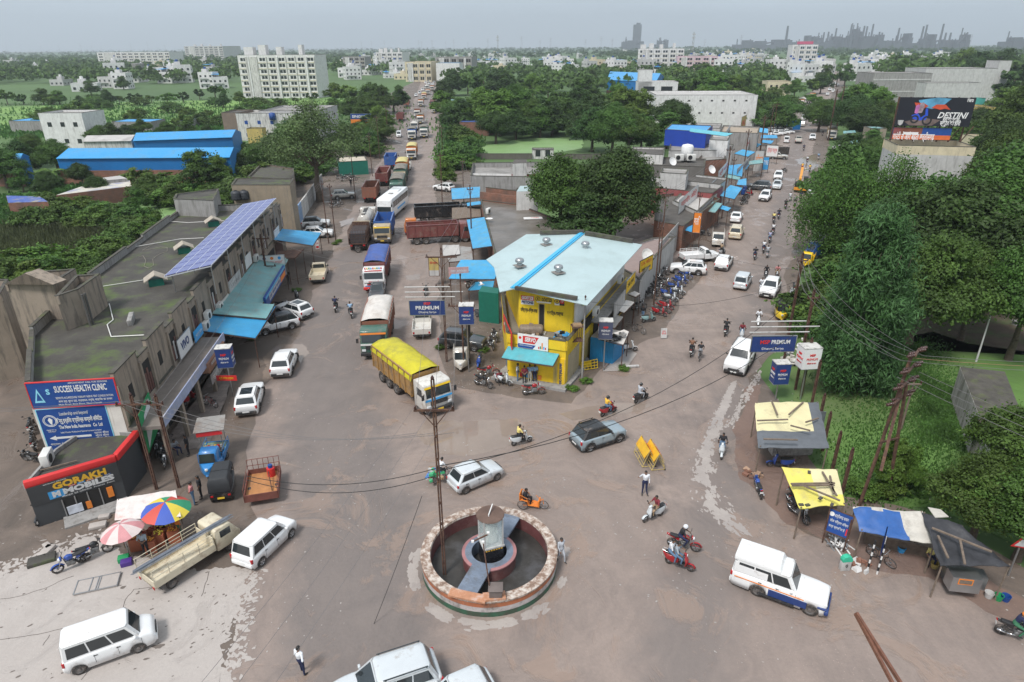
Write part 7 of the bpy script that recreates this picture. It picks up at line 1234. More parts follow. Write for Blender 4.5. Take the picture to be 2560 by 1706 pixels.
for r_,(bx,by,n_,m_)in EN(((1618,748,5,0),(1632,712,4,0),(1664,762,4,1),(1672,742,3,2),(1690,716,3,3),(1652,790,3,0))):
 for j in RG(n_):
  x,y=bx+j*9-(8 if r_%2 else 0),by-j*8.5;park([BMO,BSC][(j+r_)%2],x+4,y,.85,-.6,'%s bike, %s of the %s row parked beside the right road'%(['black','black','grey','blue','blue','red'][r_],['first','second','third','fourth','fifth'][j],['leftmost','upper left','middle','inner right','upper right','lower'][r_]),{PW.name:[PBB,PDK,PSL,PBU,PBU,PRD][r_],PBB.name:[PBB,PBB,PDK,PBB,PBU,PRD][r_]})
park(BSC,1622,806,.8,.3,'pale teal scooter beside walking person near yellow shop',rc(PW,mat('scooter_teal',(.25,.38,.38))));park(BSC,1572,880,.9,.1,'white scooter parked beside blue kiosk');put(BCY,(1582,828),(1612,838),'black bicycle parked beyond blue kiosk','C')
park(BMO,1597,775,.9,.3,'dark motorcycle under spotted white cloth');park(BSC,1762,590,.8,-.4,'black scooter under blue awning beyond orange sign',rc(PW,PBB))
for i,(x,y,l)in EN(((1865,498,'black motorcycle nearest slatted white suv'),(1875,490,'maroon scooter by blue drum'),(1860,512,'old black motorcycle parked lowest by blue awnings'),(1948,466,'black motorcycle behind silver saloon'),(1960,432,'black motorcycle by tyre stack'))):park([BMO,BSC][i%2],x,y,.8,.4,l,rc(PW,PRD))
park(BMO,1895,1232,.1,1,'blue and grey motorcycle parked by rubble near right stalls',rc(PBB,PBU));park(BSC,1946,1168,-.9,.1,'dark blue scooter under pale yellow stall roof',rc(PW,PBU));park(BMO,1992,1294,.3,-1,'black motorcycle under bright yellow stall sheet');park(BMO,1985,1270,.2,-1,'second black motorcycle under bright yellow stall sheet')
b_=put(BCY,(2180,1392),(2222,1418),'old bicycle leaning under blue arrow sign','C');b_.rotation_euler.x=R(12)
for i,(x,y)in EN(((1980,745),(1985,730),(1992,745))):park([BSC,BMO][i%2],x,y,.3,1,['silver scooter','black motorcycle','grey scooter'][i]+' parked beside the tall right pole',rc(PW,PSL))
def rp(label,cat,pts,h,wall=MGY,roof=MDR,par=.4,name='shop_building',**k):
 return Bld(name,label,cat,[at(x,y,h)for x,y in pts],h-par if par else h,wall,roof,parapet=par,**k)
def fb(name,label,cat,x0,x1,yb,yt,depth,wall=MWH,roof=MLR,par=.5,nx=0,ny=0,yb1=None,win=MWN,ww=1.2,wh=1.2,group=None,frame=None,h=None,pm=None):
 a,b=at(x0,yb),at(x1,yb if yb1 is None else yb1);h=h or hpx(a.lerp(b,.5),yt);d=(b-a).normalized();n=vec(-d.y,d.x,0);B=Bld(name,label,cat,[a,b,b+n*depth,a+n*depth],h-par,wall,roof,parapet=par,group=group,pmat=pm)
 if nx and ny:B.grid(a,b,nx,[(h-par)*(j+.32)/ny for j in RG(ny)],ww,wh,win,frame=frame)
 B.a,B.b,B.hh,B.n=a,b,h,n;return B
c1=rp('low flat roofed building with a wet muddy roof behind yellow shop','building',[(1201,500),(1298,512),(1420,560),(1400,642),(1238,641)],3.6,MBR,M_WROOF,.18,name='flat_roof_building')
a,b=at(1201,499,3.5),at(1296,511,3.5);c1.put(MB().bmq(a+vec(0,.3,.5),b+vec(0,.3,.5),.25,1.3),'parapet',MBR)
acu(at(1221,534,3.6),1.2,'white air conditioner box standing on wet muddy roof',1.3);wh_=rp('small white outbuilding with a pale blue gabled roof at edge of wet roof','hut',[(1291,480),(1345,478),(1335,465),(1300,466)],6.2,MWH,M_PALE,0,name='white_outbuilding')
p=at(1310,548,3.65);sgn=Bd('fallen_sign','white shop sign lying flat on wet roof near tree','sign',p,p+vec(2.6,.3,0),.7,MWP,t=.1,up=(0,1,.1));sgn.text('TYRES',.6,.5,.4,MRD)
dsh=at(1223,552,3.7);o=emp('satellite_dish',dsh,0,'white dish lying on wet roof by its left edge','dish','satellite dishes');MB().lth([(0,.05),(.3,.1),(.5,.2)],18,(0,0,.1)).mk_('bowl',MWP,o)
c2=rp('long low building with a white and red painted fascia beyond wet roof','building',[(1176,440),(1400,444),(1560,456),(1600,428),(1400,405),(1182,408)],4.6,MGY,MGR,.9,name='long_building')
a,b=at(1176,440,3.9),at(1400,444,3.9);a.z=b.z=0;f1=Bd('fascia',None,None,a+(b-a)*.0+vec(0,-.3,3.1),a+(b-a)*.46+vec(0,-.3,3.1),1.3,MWH,parent=c2.rt_,part='white_fascia');f2=Bd('fascia',None,None,a+(b-a)*.465+vec(0,-.3,3.1),b+vec(0,-.3,3.1),1.3,MMA,parent=c2.rt_,part='red_fascia')
for i in RG(7):f1.rect(.12+.13*i,.14+.13*i,.4,.65,MDK,'vent')
for i in RG(6):f2.rect(.05+.07*i,.10+.07*i,.35,.7,mat('faded_red',(.42,.2,.18)),'lettering')
rp('small white stair room with a dark door on long fascia building roof','hut',[(1281,410),(1317,408),(1317,400),(1285,400)],6.6,MOW,MDR,0,name='roof_room')
rp('brick ruin with rubble piled in it between wet roof and red fascia','ruin',[(1205,468),(1290,478),(1300,466),(1215,462)],2.6,MBR,MDR,.3,name='brick_ruin')
fb('pond_hut','small pale hut with two doors on near bank of green pond','hut',1330,1384,398,376,4,MOW,MDR,.2,2,1,ww=1.2,wh=1.6)
fb('pond_wall','dark mossy compound wall along near bank of green pond','wall',1190,1330,399,385,.4,W('dark_wall',(.12,.11,.095)),MCP,.1);fb('pond_wall','dark mossy compound wall right of little pond hut','wall',1386,1600,399,386,.4,W('dark_wall',(.12,.11,.095)),MCP,.1)
fb('blue_shanty','brick shanty with a bright blue tarpaulin roof at bend of left road','hut',1150,1222,340,306,9,MBR,M_TARB,.1);fb('shanty','brick shed with weathered tile roof right of blue tarpaulin shanty','hut',1185,1232,338,318,5,MBR,MDR,.1)
fb('roadside_shop','cream shop with turquoise sheet roof and blue door among trees by far left road','shop',1120,1190,296,252,8,MCR,MA2,.1);fb('blue_gate_wall','bright blue sheet gate beside cream shop among trees','gate',1164,1180,292,262,1,MBW,MBW,.1)
aw='awning'
def awp(label,pts,hs,m,posts=1,name='awning',group='sheet awnings over the shop fronts'):return awn(name,label,[at(x,y,h)for(x,y),h in zip(pts,hs)],m,posts=posts,group=group)
awp('blue sheet awning beside stacked tyres, upper one of row',[(1200,467),(1199,494),(1130,499),(1128,472)],(3.7,3.7,3.,3.),MAV);awp('narrow blue awning strip just below upper one',[(1201,503),(1202,511),(1168,516),(1167,508)],(3.5,3.5,3.,3.),MAV);awp('long bright blue awning beside maroon truck cab',[(1211,543),(1230,615),(1182,622),(1167,550)],(3.7,3.7,3.,3.),MAV)
awp('wide blue sheet roof joined to left side of yellow shop',[(1152,650),(1252,651),(1237,698),(1122,697)],(3.8,3.9,3.2,3.1),MAV);awp('whitish tin roof with panels above wide blue roof',[(1107,612),(1178,618),(1182,650),(1122,655)],(3.4,3.4,3.,3.),MTN);awp('pale tin shed roof left of whitish one',[(1106,614),(1148,612),(1150,636),(1108,640)],(3.5,3.5,3.3,3.3),MLR)
awp('small tilted blue sheet under gantry posts',[(1188,706),(1236,702),(1232,722),(1170,726)],(3.6,3.6,2.9,2.8),MAV)
o=rp('green sheet shed left of yellow shop','shed',[(1196,730),(1246,736),(1248,722),(1205,716)],3.2,M_GRNS,M_GRNS,0,name='green_shed')
pk=Bd('pink_sign','faded pink Hindi sign on edge of wide blue roof','sign',at(1122,694,2.9),at(1172,692,2.9),1.1,mat('faded_pink',(.52,.30,.28),var=.15));pk.text('देवांगन आटोमोबाइल',.5,.6,.35,MWP,wth=.8);
ys_=Bd('yellow_notice','yellow and red notice board at left edge of tin roofs','sign',at(1074,690,1.3),at(1098,690,1.3),2.2,MY2,frame=MRU);ys_.rect(0,1,.0,.3,MLG);ys_.text('जिला कार्यालय',.5,.7,.4,MRD,wth=.8)
for i in RG(5):
 p=at(1110+i*11,517+(i%2),.55);o=emp('lorry_tyre',p,.2*i,['first','second','third','fourth','fifth'][i]+' lorry tyre from the left standing in the yard row','tyre','loose lorry tyres');MB().lth([(.3,-.13),(.5,-.13),(.54,0),(.5,.13),(.3,.13),(.3,-.13)],20,axis='Y',smooth=1).mk_('rubber',MRB,o)
awp('brown plank roof of workshop between tyre row and dark tipper',[(1130,520),(1200,516),(1203,542),(1130,548)],(2.7,2.7,2.5,2.5),MWD)
fc_=sheet('tiled_forecourt',pxs((1600,690),(1650,700),(1700,640),(1760,560),(1700,570),(1640,585),(1580,600)),.02,mat('pinkish_paving',(.30,.235,.21),rgh=.7,var=.15,scale=1,stn=(.2,.16,.14),sam=.3,brick=(.5,.5,.012,(.6,.55,.5),(0,0,0))),amp=.1,step=.5)
r1=rp('tiled terrace roof with a tall white clad side wall beside right road','building',[(1500,640),(1632,596),(1688,592),(1640,640),(1600,700)],3.4,MLG,mat('pink_roof',(.27,.205,.19),rgh=.7,var=.1),.25,name='tiled_shop')
b2_=Bd('clad_wall','white panelled shop wall facing right road behind two roadside poles','wall',at(1640,690,0),at(1690,627,0),3.9,MLG);[b2_.rect(.02+.12*i,.022+.12*i,.05,.95,MGY,'joint')for i in RG(8)]
for lab,pts,h,w_,r_ in(('dark flat roof with rubble behind red Hindi signboard',[(1636,552),(1708,566),(1800,498),(1740,478),(1640,490)],3.5,MBR,MDR),('whitewashed flat roof lying above rubble strewn dark one',[(1682,502),(1712,474),(1796,480),(1744,530)],3.7,MLG,MLR),('long dark mossy roof running back to big tree, with red front',[(1560,462),(1780,484),(1808,466),(1640,445),(1560,440)],4.2,MMA,MDR),('pale blue washed terrace below white upstairs room',[(1600,440),(1800,462),(1822,446),(1620,424)],4.6,MLG,MDR),('white upstairs room with a bricked opening on terrace',[(1650,432),(1716,436),(1722,424),(1655,420)],6.6,MLG,MGR),('dark stained block carrying air conditioners and a white tank',[(1600,412),(1760,418),(1765,398),(1610,392)],6.,W('sooty_plaster',(.14,.13,.12)),MDR),('white walled house with a dark sheet roof and red window',[(1578,384),(1658,388),(1662,370),(1582,368)],7.4,MOW,MDR),('roofless brick walled yard in front of grey block wall',[(1740,404),(1816,398),(1812,386),(1758,384)],5.,MBR,MGR),('grey block walled building under navy sheet box',[(1672,378),(1830,376),(1834,362),(1676,360)],6.,MLG,MGR),('white room with a wooden panel under light turquoise roof',[(1774,350),(1820,352),(1826,340),(1780,338)],8.,MWH,MGR),('long building with a tan roof behind turquoise one',[(1800,330),(1895,334),(1900,318),(1808,314)],7.,MGY,mat('tan_roof',(.36,.29,.22),var=.15)),('grey walled building with pale cornice left of tan roof',[(1735,320),(1800,322),(1806,310),(1740,308)],6.,MLG,MGR)):
 rp(lab,'building',pts,h,w_,r_,.35)
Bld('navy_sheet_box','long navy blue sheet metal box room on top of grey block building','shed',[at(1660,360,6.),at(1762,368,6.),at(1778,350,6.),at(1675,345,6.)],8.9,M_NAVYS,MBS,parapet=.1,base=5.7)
awp('light turquoise sheet roof over white room',[(1726,321),(1832,334),(1816,341),(1724,329)],(10,10,9.4,9.4),mat('turquoise_roof',(.16,.50,.60),rgh=.4,var=.06),posts=0)
for lab,pts,hs,m in(('blue awning under red Hindi signboard',[(1736,561),(1754,566),(1735,582),(1706,574)],(3.2,3.2,2.7,2.7),MAW),('faded green awning with black poles in front',[(1782,505),(1806,509),(1788,532),(1763,528)],(3.5,3.4,2.9,2.9),MA2),('small bright blue awning right of faded green one',[(1800,512),(1828,520),(1820,528),(1797,521)],(3.1,3.1,2.8,2.8),MAV),('large bright blue awning sheet above motorcycles on right road',[(1826,463),(1856,470),(1836,498),(1798,489)],(3.7,3.7,2.9,2.9),MAV),('stepped blue roof climbing behind long banners',[(1822,414),(1858,410),(1855,442),(1818,434)],(4.4,4.4,3.5,3.5),MAW),('pale blue sheet at foot of stepped blue roof',[(1816,436),(1852,442),(1848,450),(1812,444)],(3.4,3.4,3.1,3.1),MA2),('blue sheet behind white banner of mid right road',[(1846,450),(1866,446),(1866,464),(1842,462)],(3.6,3.6,3.2,3.2),MAV),('bright blue hipped roof beyond stepped blue roof',[(1856,374),(1888,380),(1870,392),(1836,384)],(4.2,4.2,3.4,3.4),MAV),('turquoise awning beyond hipped blue roof',[(1866,356),(1904,360),(1894,368),(1864,363)],(4.,4.,3.4,3.4),MAV),('small blue awning strip near far banners',[(1862,414),(1874,412),(1866,424),(1858,424)],(3.2,3.2,2.9,2.9),MAV),('long pale blue awning by tyre shop',[(1904,338),(1942,338),(1944,346),(1902,346)],(4.,4.,3.5,3.5),MAW),('dark blue awning under long pale one',[(1904,350),(1935,352),(1928,360),(1902,356)],(3.5,3.5,3.1,3.1),MAW),('blue awning at bend near parked white cars',[(1900,320),(1920,322),(1920,334),(1896,330)],(4.5,4.5,3.8,3.8),MAV),('grey green sheet awning under white banner shop',[(1868,404),(1905,398),(1908,408),(1872,412)],(3.4,3.4,3.,3.),MA2)):
 awp(lab,pts,hs,m)
kb=fb('blue_shed_shop','bright blue sheet walled shop beside cluster of white cars','shop',1948,2000,325,302,12,MBW,MA2,.1)
SG=[((1690,592),(1738,545),3.3,2.,MWP,'महावीर ऑटो',MRD,'long white signboard with red lettering over near shops of right road'),((1788,505),(1814,470),3.6,1.7,MWP,'श्री साईं',MRD,'white signboard above faded green awning'),((1836,485),(1866,452),2.6,2.,MLG,'बजाज सर्विस',MNV,'tall pale banner beside large blue awning'),((1766,530),(1790,505),3.2,1.2,MWP,'टायर',MSB,'small white signboard beside faded awning'),((1805,420),(1816,398),4.8,3.2,MLG,'TVS',MNV,'tall grey banner end on beside brick yard'),((1860,420),(1870,404),3.6,2.6,MWP,'HP',MRD,'tall white banner beside hipped blue roof'),((1911,410),(1940,412),1.8,2.4,MWP,'ट्रैक्टर पार्ट्स',MRD,'white sign with red Hindi lettering facing down right road'),((1880,438),(1903,438),.8,4.2,MLG,'ऑयल',MOG,'tall picture hoarding on blue base by mid right road'),((1904,434),(1918,434),.8,2.6,MSK,'TYRE',MWP,'small blue hoarding beside tall picture hoarding'),((1844,378),(1856,370),4.5,4.,MY2,'JK',MRD,'yellow and white banner beyond brick yard'),((1724,640),(1743,642),3.2,2.6,MOG,'गति',MWP,'orange signboard on a post in front of railed pickup')]
for(ax,ay),(bx,by),z,h,m,t,tm,lab in SG:
 a,b=at(ax,ay),at(bx,by);a.z=b.z=z;s_=Bd('signboard',lab,'sign',a,b,h,m,frame=MST);s_.text(t,.5,.55,h*.5,tm,wth=.8,bold=.01)
 if z<2.7 or 'post' in lab:
  mb=MB();[mb.tb((p.x-s_.P.x,p.y-s_.P.y,-z),(p.x-s_.P.x,p.y-s_.P.y,h),.05)for p in(a,b)];mb.mk_('post',MRU,s_.rt_)
for i,(x,y)in EN(((1697,402),(1727,402))):acu(at(x,y,6.1),0,['left','right'][i]+' air conditioner on the dark stained block beside the white tank',2.)
p=at(1716,400,6.);o=emp('water_tank',p,0,'white plastic water tank between two air conditioners on dark stained block','water tank');MB().lth([(0,0),(1.1,0),(1.1,2.4),(.9,2.7),(0,2.9)],18,smooth=1).mk_('body',MWP,o)
for i,(x,y,h)in EN(((1680,405,6.3),(1778,425,4.6),(1616,640,4.))):o=emp('satellite_dish',at(x,y,h),.5,['dish left of air conditioners on dark stained block','dish on terrace left of tall grey banner','dish on wall behind yellow signboard'][i],'dish','satellite dishes');MB().lth([(0,0),(.5,.08),(.8,.25)],18,(0,0,0)).xf(MRo(R(60),4,'X')).mk_('bowl',MWP,o);MB().tb((0,0,-.6),(0,0,0),.04).mk_('mast',MST,o)
for i in RG(5):p=at(1937+i*7,386,0);o=emp('tyre_stack',p,0,'stack of black tyres at the tyre shop, %s from the left'%['first','second','third','fourth','fifth'][i],'tyres','tyre stacks');mb=MB();[mb.lth([(.3,.03),(.62,.03),(.66,.15),(.62,.27),(.3,.27)],16,(0,0,.3*k),smooth=1)for k in RG(6)];mb.mk_('tyre',MRB,o)
for i,(x,y)in EN(((1857,487),(1861,480))):p=at(x,y);o=emp('drum',p,0,['nearer','farther'][i]+' blue drum at the corner of the large blue awning','drum');MB().lth([(0,0),(.35,0),(.35,1.),(0,1.)],16).mk_('body',MSB,o)
k0,k1=at(1474,899),at(1531,911);kd=(k1-k0).normalized();kn=vec(-kd.y,kd.x,0);ko=Bld('blue_kiosk','small blue kiosk with a white cloth roof beside yellow shop','kiosk',[k0,k1,k1+kn*2.4+kd*.2,k0+kn*2.4],2.2,mat('kiosk_blue',(.02,.24,.52),rgh=.45,var=.1,wave=(2.2,'X',.04)),MTN,parapet=0)
kb_=Bd('ks',None,None,vec(k1.x,k1.y,1.6)-kd*.1+vec(.15,-.02,0),vec(k1.x,k1.y,1.6)+kn*2.4+kd*.1+vec(.15,-.02,0),.7,MAW,parent=ko.rt_,part='signboard');kb_.text('महाराजा ऑटो',.5,.5,.3,MRD,wth=.7)
for i,(pts,hs,lab,m)in EN(((((1496,846),(1560,824),(1572,830),(1558,862)),(2.6,2.6,2.4,2.4),'white cloth with dark spots spread over blue kiosk',MTW),(((1542,775),(1565,750),(1586,756),(1560,782)),(2.8,2.8,2.4,2.4),'white spotted cloth canopy beside blank grey sign',MTW),(((1512,798),(1530,785),(1558,793),(1535,822)),(2.7,2.7,2.3,2.3),'brown tin canopy with a red edge behind grey box sign',MTN),(((1570,735),(1586,728),(1600,735),(1588,742)),(2.6,2.6,2.4,2.4),'small white cloth near row of bikes',MTW))):awn('cloth_canopy',lab,[at(x,y,h)for(x,y),h in zip(pts,hs)],m,group='cloth canopies by the yellow shop')
for k,(x,y)in EN(((1540,845),(1552,838),(1530,850))):p=at(x,y,2.62);o=heap('rag_pile','dark rags lying on kiosk cloth, '+['middle','right','left'][k]+' pile',p,.3,8,[MBK,MGY],k,.15)
sheet('kiosk_slab',pxs((1505,930),(1562,928),(1592,885),(1560,868),(1530,905)),.03,MCN,amp=.05,step=.3)
o=emp('yellow_barricade',at(1473,926),.3,'toppled yellow barricade frame beside yellow shop corner','barricade');mb=MB()
for z in(.1,.35,.6,.85):mb.tb((-.7,0,z),(.8,.25*z,z),.03)
for x_ in np.linspace(-.7,.8,6):mb.tb((x_,0,.1),(x_,.2,.85),.025)
mb.box((-.2,.3,.5),(1.,.08,.4));mb.mk_('frame',MYW,o)
o=emp('fallen_statue',at(1575,920),.1,'broken pale concrete post lying at road edge beyond kiosk slab','post');MB().bmq((-.8,0,.12),(.8,.05,.12),.22,.2).lth([(0,-.1),(.2,0),(0,.2)],10,(-.8,0,.14)).mk_('concrete',MLG,o,bev=.04)
def bxs(x,y,w_,h,ty0,ty1,label,m=MNV,rz=0.,base=None,red=0):
 b=at(*base);z0,z1=hpx(b,ty1),hpx(b,ty0);o=emp('box_sign',b,rz,label,'sign','box signs on posts');MB().tb((0,0,0),(0,0,z0+.1),.06,.05,8).mk_('post',MST,o);MB().box((0,0,(z0+z1)/2),(w_,w_*.75,z1-z0)).mk_('box',m,o);MB().box((0,0,z1+.03),(w_+.04,w_*.75+.04,.06)).mk_('top',MOW,o);hh=z1-z0;MB().box((0,0,z0-.02),(w_+.03,w_*.75+.03,.05)).mk_('edge',MST,o)
 for k in RG(4):
  Mx=MRo(k*pi/2,4,'Z')@MTr((0,-(w_/2 if k%2 else w_*.375)-.008,0))@MRo(R(90),4,'X');tm=MRD if red else MWP;tob('MSP',hh*.15,MRD,o,MTr((0,0,z0+hh*.68))@Mx,bold=.01);tob('PREMIUM',hh*.17,tm,o,MTr((0,0,z0+hh*.48))@Mx,wth=w_*.62);tob('विश्वास का नाम',hh*.10,tm,o,MTr((0,0,z0+hh*.28))@Mx,wth=w_*.5)
 return o
bxs(0,0,1.15,0,868,914,'navy box sign on a post over left footpath',base=(583,990),rz=.15);bxs(0,0,1.2,0,762,806,'navy box sign on a post in yard left of yellow shop',base=(1172,930));bxs(0,0,1.15,0,801,843,'greyish navy box sign on a post in front of blue kiosk',mat('faded_navy',(.06,.07,.12)),base=(1508,927),rz=-.1);bxs(0,0,1.15,0,906,955,'navy box sign with a white top on a post at right road edge',base=(1938,1001),rz=.05);bxs(0,0,1.4,0,866,916,'white and red box sign among right hand poles',MWP,base=(2000,1000),rz=.1,red=1)
rb_=Bd('red_banner','narrow red banner tied to post of left navy box sign','banner',at(583,990)+vec(-1.,-.1,hpx(at(583,990),951)),at(583,990)+vec(.6,-.1,hpx(at(583,990),951)),.45,MRD);rb_.text('श्री गणेश उत्सव',.5,.5,.25,MYL,wth=.7)
def gantry(base,x0,x1,y0,y1,label,wth):
 b=at(*base);z0,z1=hpx(b,y1),hpx(b,y0);s=Bd('gantry_sign',label,'sign',b+vec(x0,-.25,z0),b+vec(x1,-.2,z0),z1-z0,MNV,frame=MST);h=z1-z0;s.text('MSP',.3,.62,h*.34,MRD,bold=.012)if wth else s.text('MSP',.5,.80,h*.26,MRD,bold=.01);s.text('PREMIUM',.66 if wth else.5,.62 if wth else.5,h*.36,MWP,wth=.42 if wth else.66,bold=.008);s.text('Dhanraj Sariya',.5,.2,h*.2,MWP,wth=.5);mb=MB();
 for dz,dx in((.35,.9),(.8,1.6),(1.25,.5)):mb.tb((-.3,0,h+dz),(s.w+dx,.05,h+dz),.05)
 mb.mk_('beam',MLG,s.rt_);return s
gantry((1117,905),-2.9,.1,750,785,'navy gantry sign reading PREMIUM in yard left of yellow shop',0);gantry((1962,985),-3.4,.0,838,876,'navy gantry sign reading PREMIUM over right road edge',1)
tlp=at(1172,905);o=emp('traffic_light',tlp,0,'dark traffic light with a tangle of creeper in yard behind white cargo carrier','traffic light');MB().tb((.1,-.4,0),(.1,-.4,3.6),.07).mk_('post',MBK,o);mb=MB();mb.box((.1,-.5,3.3),(.35,.25,1.1));[mb.lth([(.0,0),(.13,.0),(.13,.12)],12,(.1,-.64,2.95+.35*k),axis='Y')for k in RG(3)];mb.mk_('lamp_head',MBK,o)
for i,(x,y,l)in EN(((1611,1150,'left of two yellow wheeled barricades in junction'),(1634,1158,'right of two yellow wheeled barricades in junction'))):
 p=at(x,y);o=emp('barricade',p,R(98),l,'barricade','yellow barricades in the junction');mb=MB();mb.slab([(-.9,-.03,1.35),(.9,-.03,1.35),(.9,-.36,.75),(-.9,-.36,.75)],.03);mb.slab([(.9,.03,1.35),(-.9,.03,1.35),(-.9,.36,.75),(.9,.36,.75)],.03);mb.mk_('panel',mat('barricade_yellow',(.72,.42,.03),rgh=.55,var=.12,stn=(.5,.12,.04),sam=.25,ssc=2.5),o);mb=MB()
 for x_ in(-.9,0,.9):
  for s_ in(-1,1):mb.tb((x_,0,1.38),(x_,s_*.45,.08),.025)
 for s_ in(-1,1):[mb.tb((-.9,s_*q,z),(.9,s_*q,z),.02)for q,z in((.45,.1),(.40,.35),(.36,.6))]
 [mb.tb((x_,-.45,.1),(x_,.45,.1),.02)for x_ in(-.9,.9)];mb.mk_('frame',MY2,o);tob('POLICE',.26,MRD,o,MTr((0,-.215,1.05))@MRo(atan2(.6,.33),4,'X'),wth=1.2)
 for x_ in(-.9,.9):MB().lth([(0,-.03),(.07,-.03),(.07,.03),(0,.03)],10,(x_,-.45,.07),axis='Y').mk_('castor',MBK,o)
bs=Bd('small_sign','small white sign standing alone in right road','sign',at(1652,848)+vec(0,0,.1),at(1667,848)+vec(0,0,.1),.95,MLG,t=.04,up=(0,.3,1));bs.text('कृपया\nधीरे चलें',.5,.55,.22,MRD,wth=.7)
bs=Bd('small_sign','small red and white sign standing at left road verge','sign',at(790,625)+vec(0,0,.1),at(799,624)+vec(0,0,.1),1.2,MWP,t=.04);bs.text('STOP',.5,.65,.3,MRD,wth=.8);bs.rect(.1,.9,.1,.35,MRD)
def trf(name,label,pts,hs,m,seed=0,posts=1,sag=.12,extra=None,n=12):
 P=[at(x,y,h)for(x,y),h in zip(pts,hs)];c=sum(P,V3())/4;c.z=0;o=emp(name,c,0,label,'stall','tarpaulin stalls on right verge');V=[];F=[]
 for j in RG(n+1):
  for i in RG(n+1):
   u,v=i/n,j/n;p=P[0].lerp(P[1],u).lerp(P[3].lerp(P[2],u),v);k=noise.fractal(vec(p.x*.9,p.y*.9,seed),.8,2,4);p.z+=k*sag-sag*1.1*sin(pi*u)*sin(pi*v)
   if i in(0,n)or j in(0,n):p+=(p-c-vec(0,0,p.z))*(.035*noise.noise(vec(p.x*1.8,p.y*1.8,3)));p.z-=.1
   V.append(p-c)
 k=n+1
 for j in RG(n):
  for i in RG(n):F.append((j*k+i,j*k+i+1,(j+1)*k+i+1,(j+1)*k+i))
 mb=MB();V2=[v-vec(0,0,.03)for v in V];mb.add(V+V2,F+[tuple(x+len(V)for x in f[::-1])for f in F],smooth=1);ob=mb.mk_('tarpaulin',m,o)
 if extra:
  ob.data.materials.clear();[ob.data.materials.append(x)for x in extra[0]]
  for q in ob.data.polygons:cc=q.index%(n*n);q.material_index=extra[1]((cc%n+.5)/n,(cc//n+.5)/n)
 if posts:
  for p in P:q=p.lerp(c+vec(0,0,p.z),.05)-c;MB().tb((q.x,q.y,0),(q.x+.04,q.y,q.z-.05),.05,.04,6).mk_('post',MWD,o)
 return o,c
M_TCR=mat('tarp_cream',(.68,.61,.36),rgh=.6,var=.06,scale=1.2,stn=(.45,.40,.26),sam=.3,bump=.04,bsc=2);MTG=mat('tarp_grey',(.12,.13,.145),rgh=.55,var=.15,bump=.04,bsc=2);M_TYE=mat('tarp_lemon',(.70,.62,.13),rgh=.55,var=.06,stn=(.5,.44,.2),sam=.25,bump=.04,bsc=2);M_TBL=mat('tarp_royal',(.025,.10,.32),rgh=.5,var=.15,stn=(.06,.13,.34),sam=.4,bump=.04,bsc=2);MTO=mat('tarp_offwhite',(.50,.47,.42),rgh=.7,var=.12,stn=(.25,.22,.19),sam=.4,bump=.05,bsc=2)
def planks(o,c,specs,h):
 for(x0,y0,x1,y1)in specs:a,b=at(x0,y0,h),at(x1,y1,h);MB().bmq(a-c,b-c,.10,.07).mk_('plank',MWD,o)
o,c=trf('tea_stall','stall under a pale cream sheet edged with grey, nearest poles',[(1887,1003),(2046,1002),(2074,1118),(1896,1116)],(2.9,2.9,2.4,2.4),M_TCR,1,extra=([M_TCR,MTG],lambda u,v:1 if v>.68 or u>.86 else 0),sag=.08);planks(o,c,((1893,1052,1970,1049),(1930,1005,1944,1038),(1972,1037,2008,1006),(1976,1064,2026,1077),(2014,1056,2046,1046),(1909,1098,1994,1100)),2.95)
mb=MB();a,b=at(1925,1150,0),at(2030,1150,0);
def counter(o,c,a,b,m,z=.85,d=.7):
 mb=MB();dd=(b-a).normalized();nn=vec(-dd.y,dd.x,0);p=a+nn*d/2-c;q=b+nn*d/2-c;mb.bmq(vec(p.x,p.y,z/2),vec(q.x,q.y,z/2),d,z);mb.mk_('counter',m,o)
counter(o,c,at(1930,1140),at(2030,1138),mat('spotted_cloth',(.36,.33,.31),var=.4,scale=6),1.);mb=MB();a,b=at(1900,1100),at(2060,1100);mb.bmq(a-c+vec(0,.5,1.),b-c+vec(0,.5,1.),.06,2.);mb.mk_('back_screen',MTG,o)
o,c=trf('food_stall','stall under a bright lemon sheet weighted with planks',[(1955,1166),(2094,1170),(2113,1258),(2000,1268)],(2.8,2.9,2.4,2.3),M_TYE,4,extra=([M_TYE,M_TCR],lambda u,v:1 if u>.46 and v<.74 else 0));planks(o,c,((1977,1210,2087,1208),(1980,1214,2086,1213),(2010,1215,2100,1252),(2056,1180,2092,1240),(2075,1190,2085,1235)),2.85)
for k,(x,y)in EN(((2003,1262),(2019,1263),(2051,1246),(2080,1262),(2023,1181))):MB().box(at(x,y,2.72)-c,(.25,.16,.08),rz=.3*k).mk_('brick',MCP,o)
counter(o,c,at(2010,1290),at(2090,1282),MWD,.8)
o,c=trf('tarpaulin_stall','stall under a torn royal blue and off white sheet',[(2133,1262),(2306,1276),(2342,1358),(2150,1322)],(2.7,2.7,2.1,2.1),M_TBL,8,extra=([M_TBL,MTO],lambda u,v:1 if u>.68 or v<.09 or(.28<u<.42 and v<.2)else 0),sag=.16);counter(o,c,at(2160,1360),at(2320,1395),MWD,.7);
o,c=trf('covered_stall','long stall under patched black sheets at right edge of photo',[(2306,1276),(2405,1312),(2530,1412),(2352,1412)],(2.8,2.8,2.4,2.2),M_TARBK,11,sag=.14);counter(o,c,at(2360,1460),at(2460,1478),MST,.8);planks(o,c,((2400,1350,2412,1410),(2345,1340,2370,1395)),2.85);planks(o,c,((2330,1320,2480,1380),),2.85)
MB().slab([at(x,y,2.75)-c for x,y in((2320,1268),(2352,1274),(2372,1292),(2338,1294))],.04).mk_('white_patch',MTO,o)
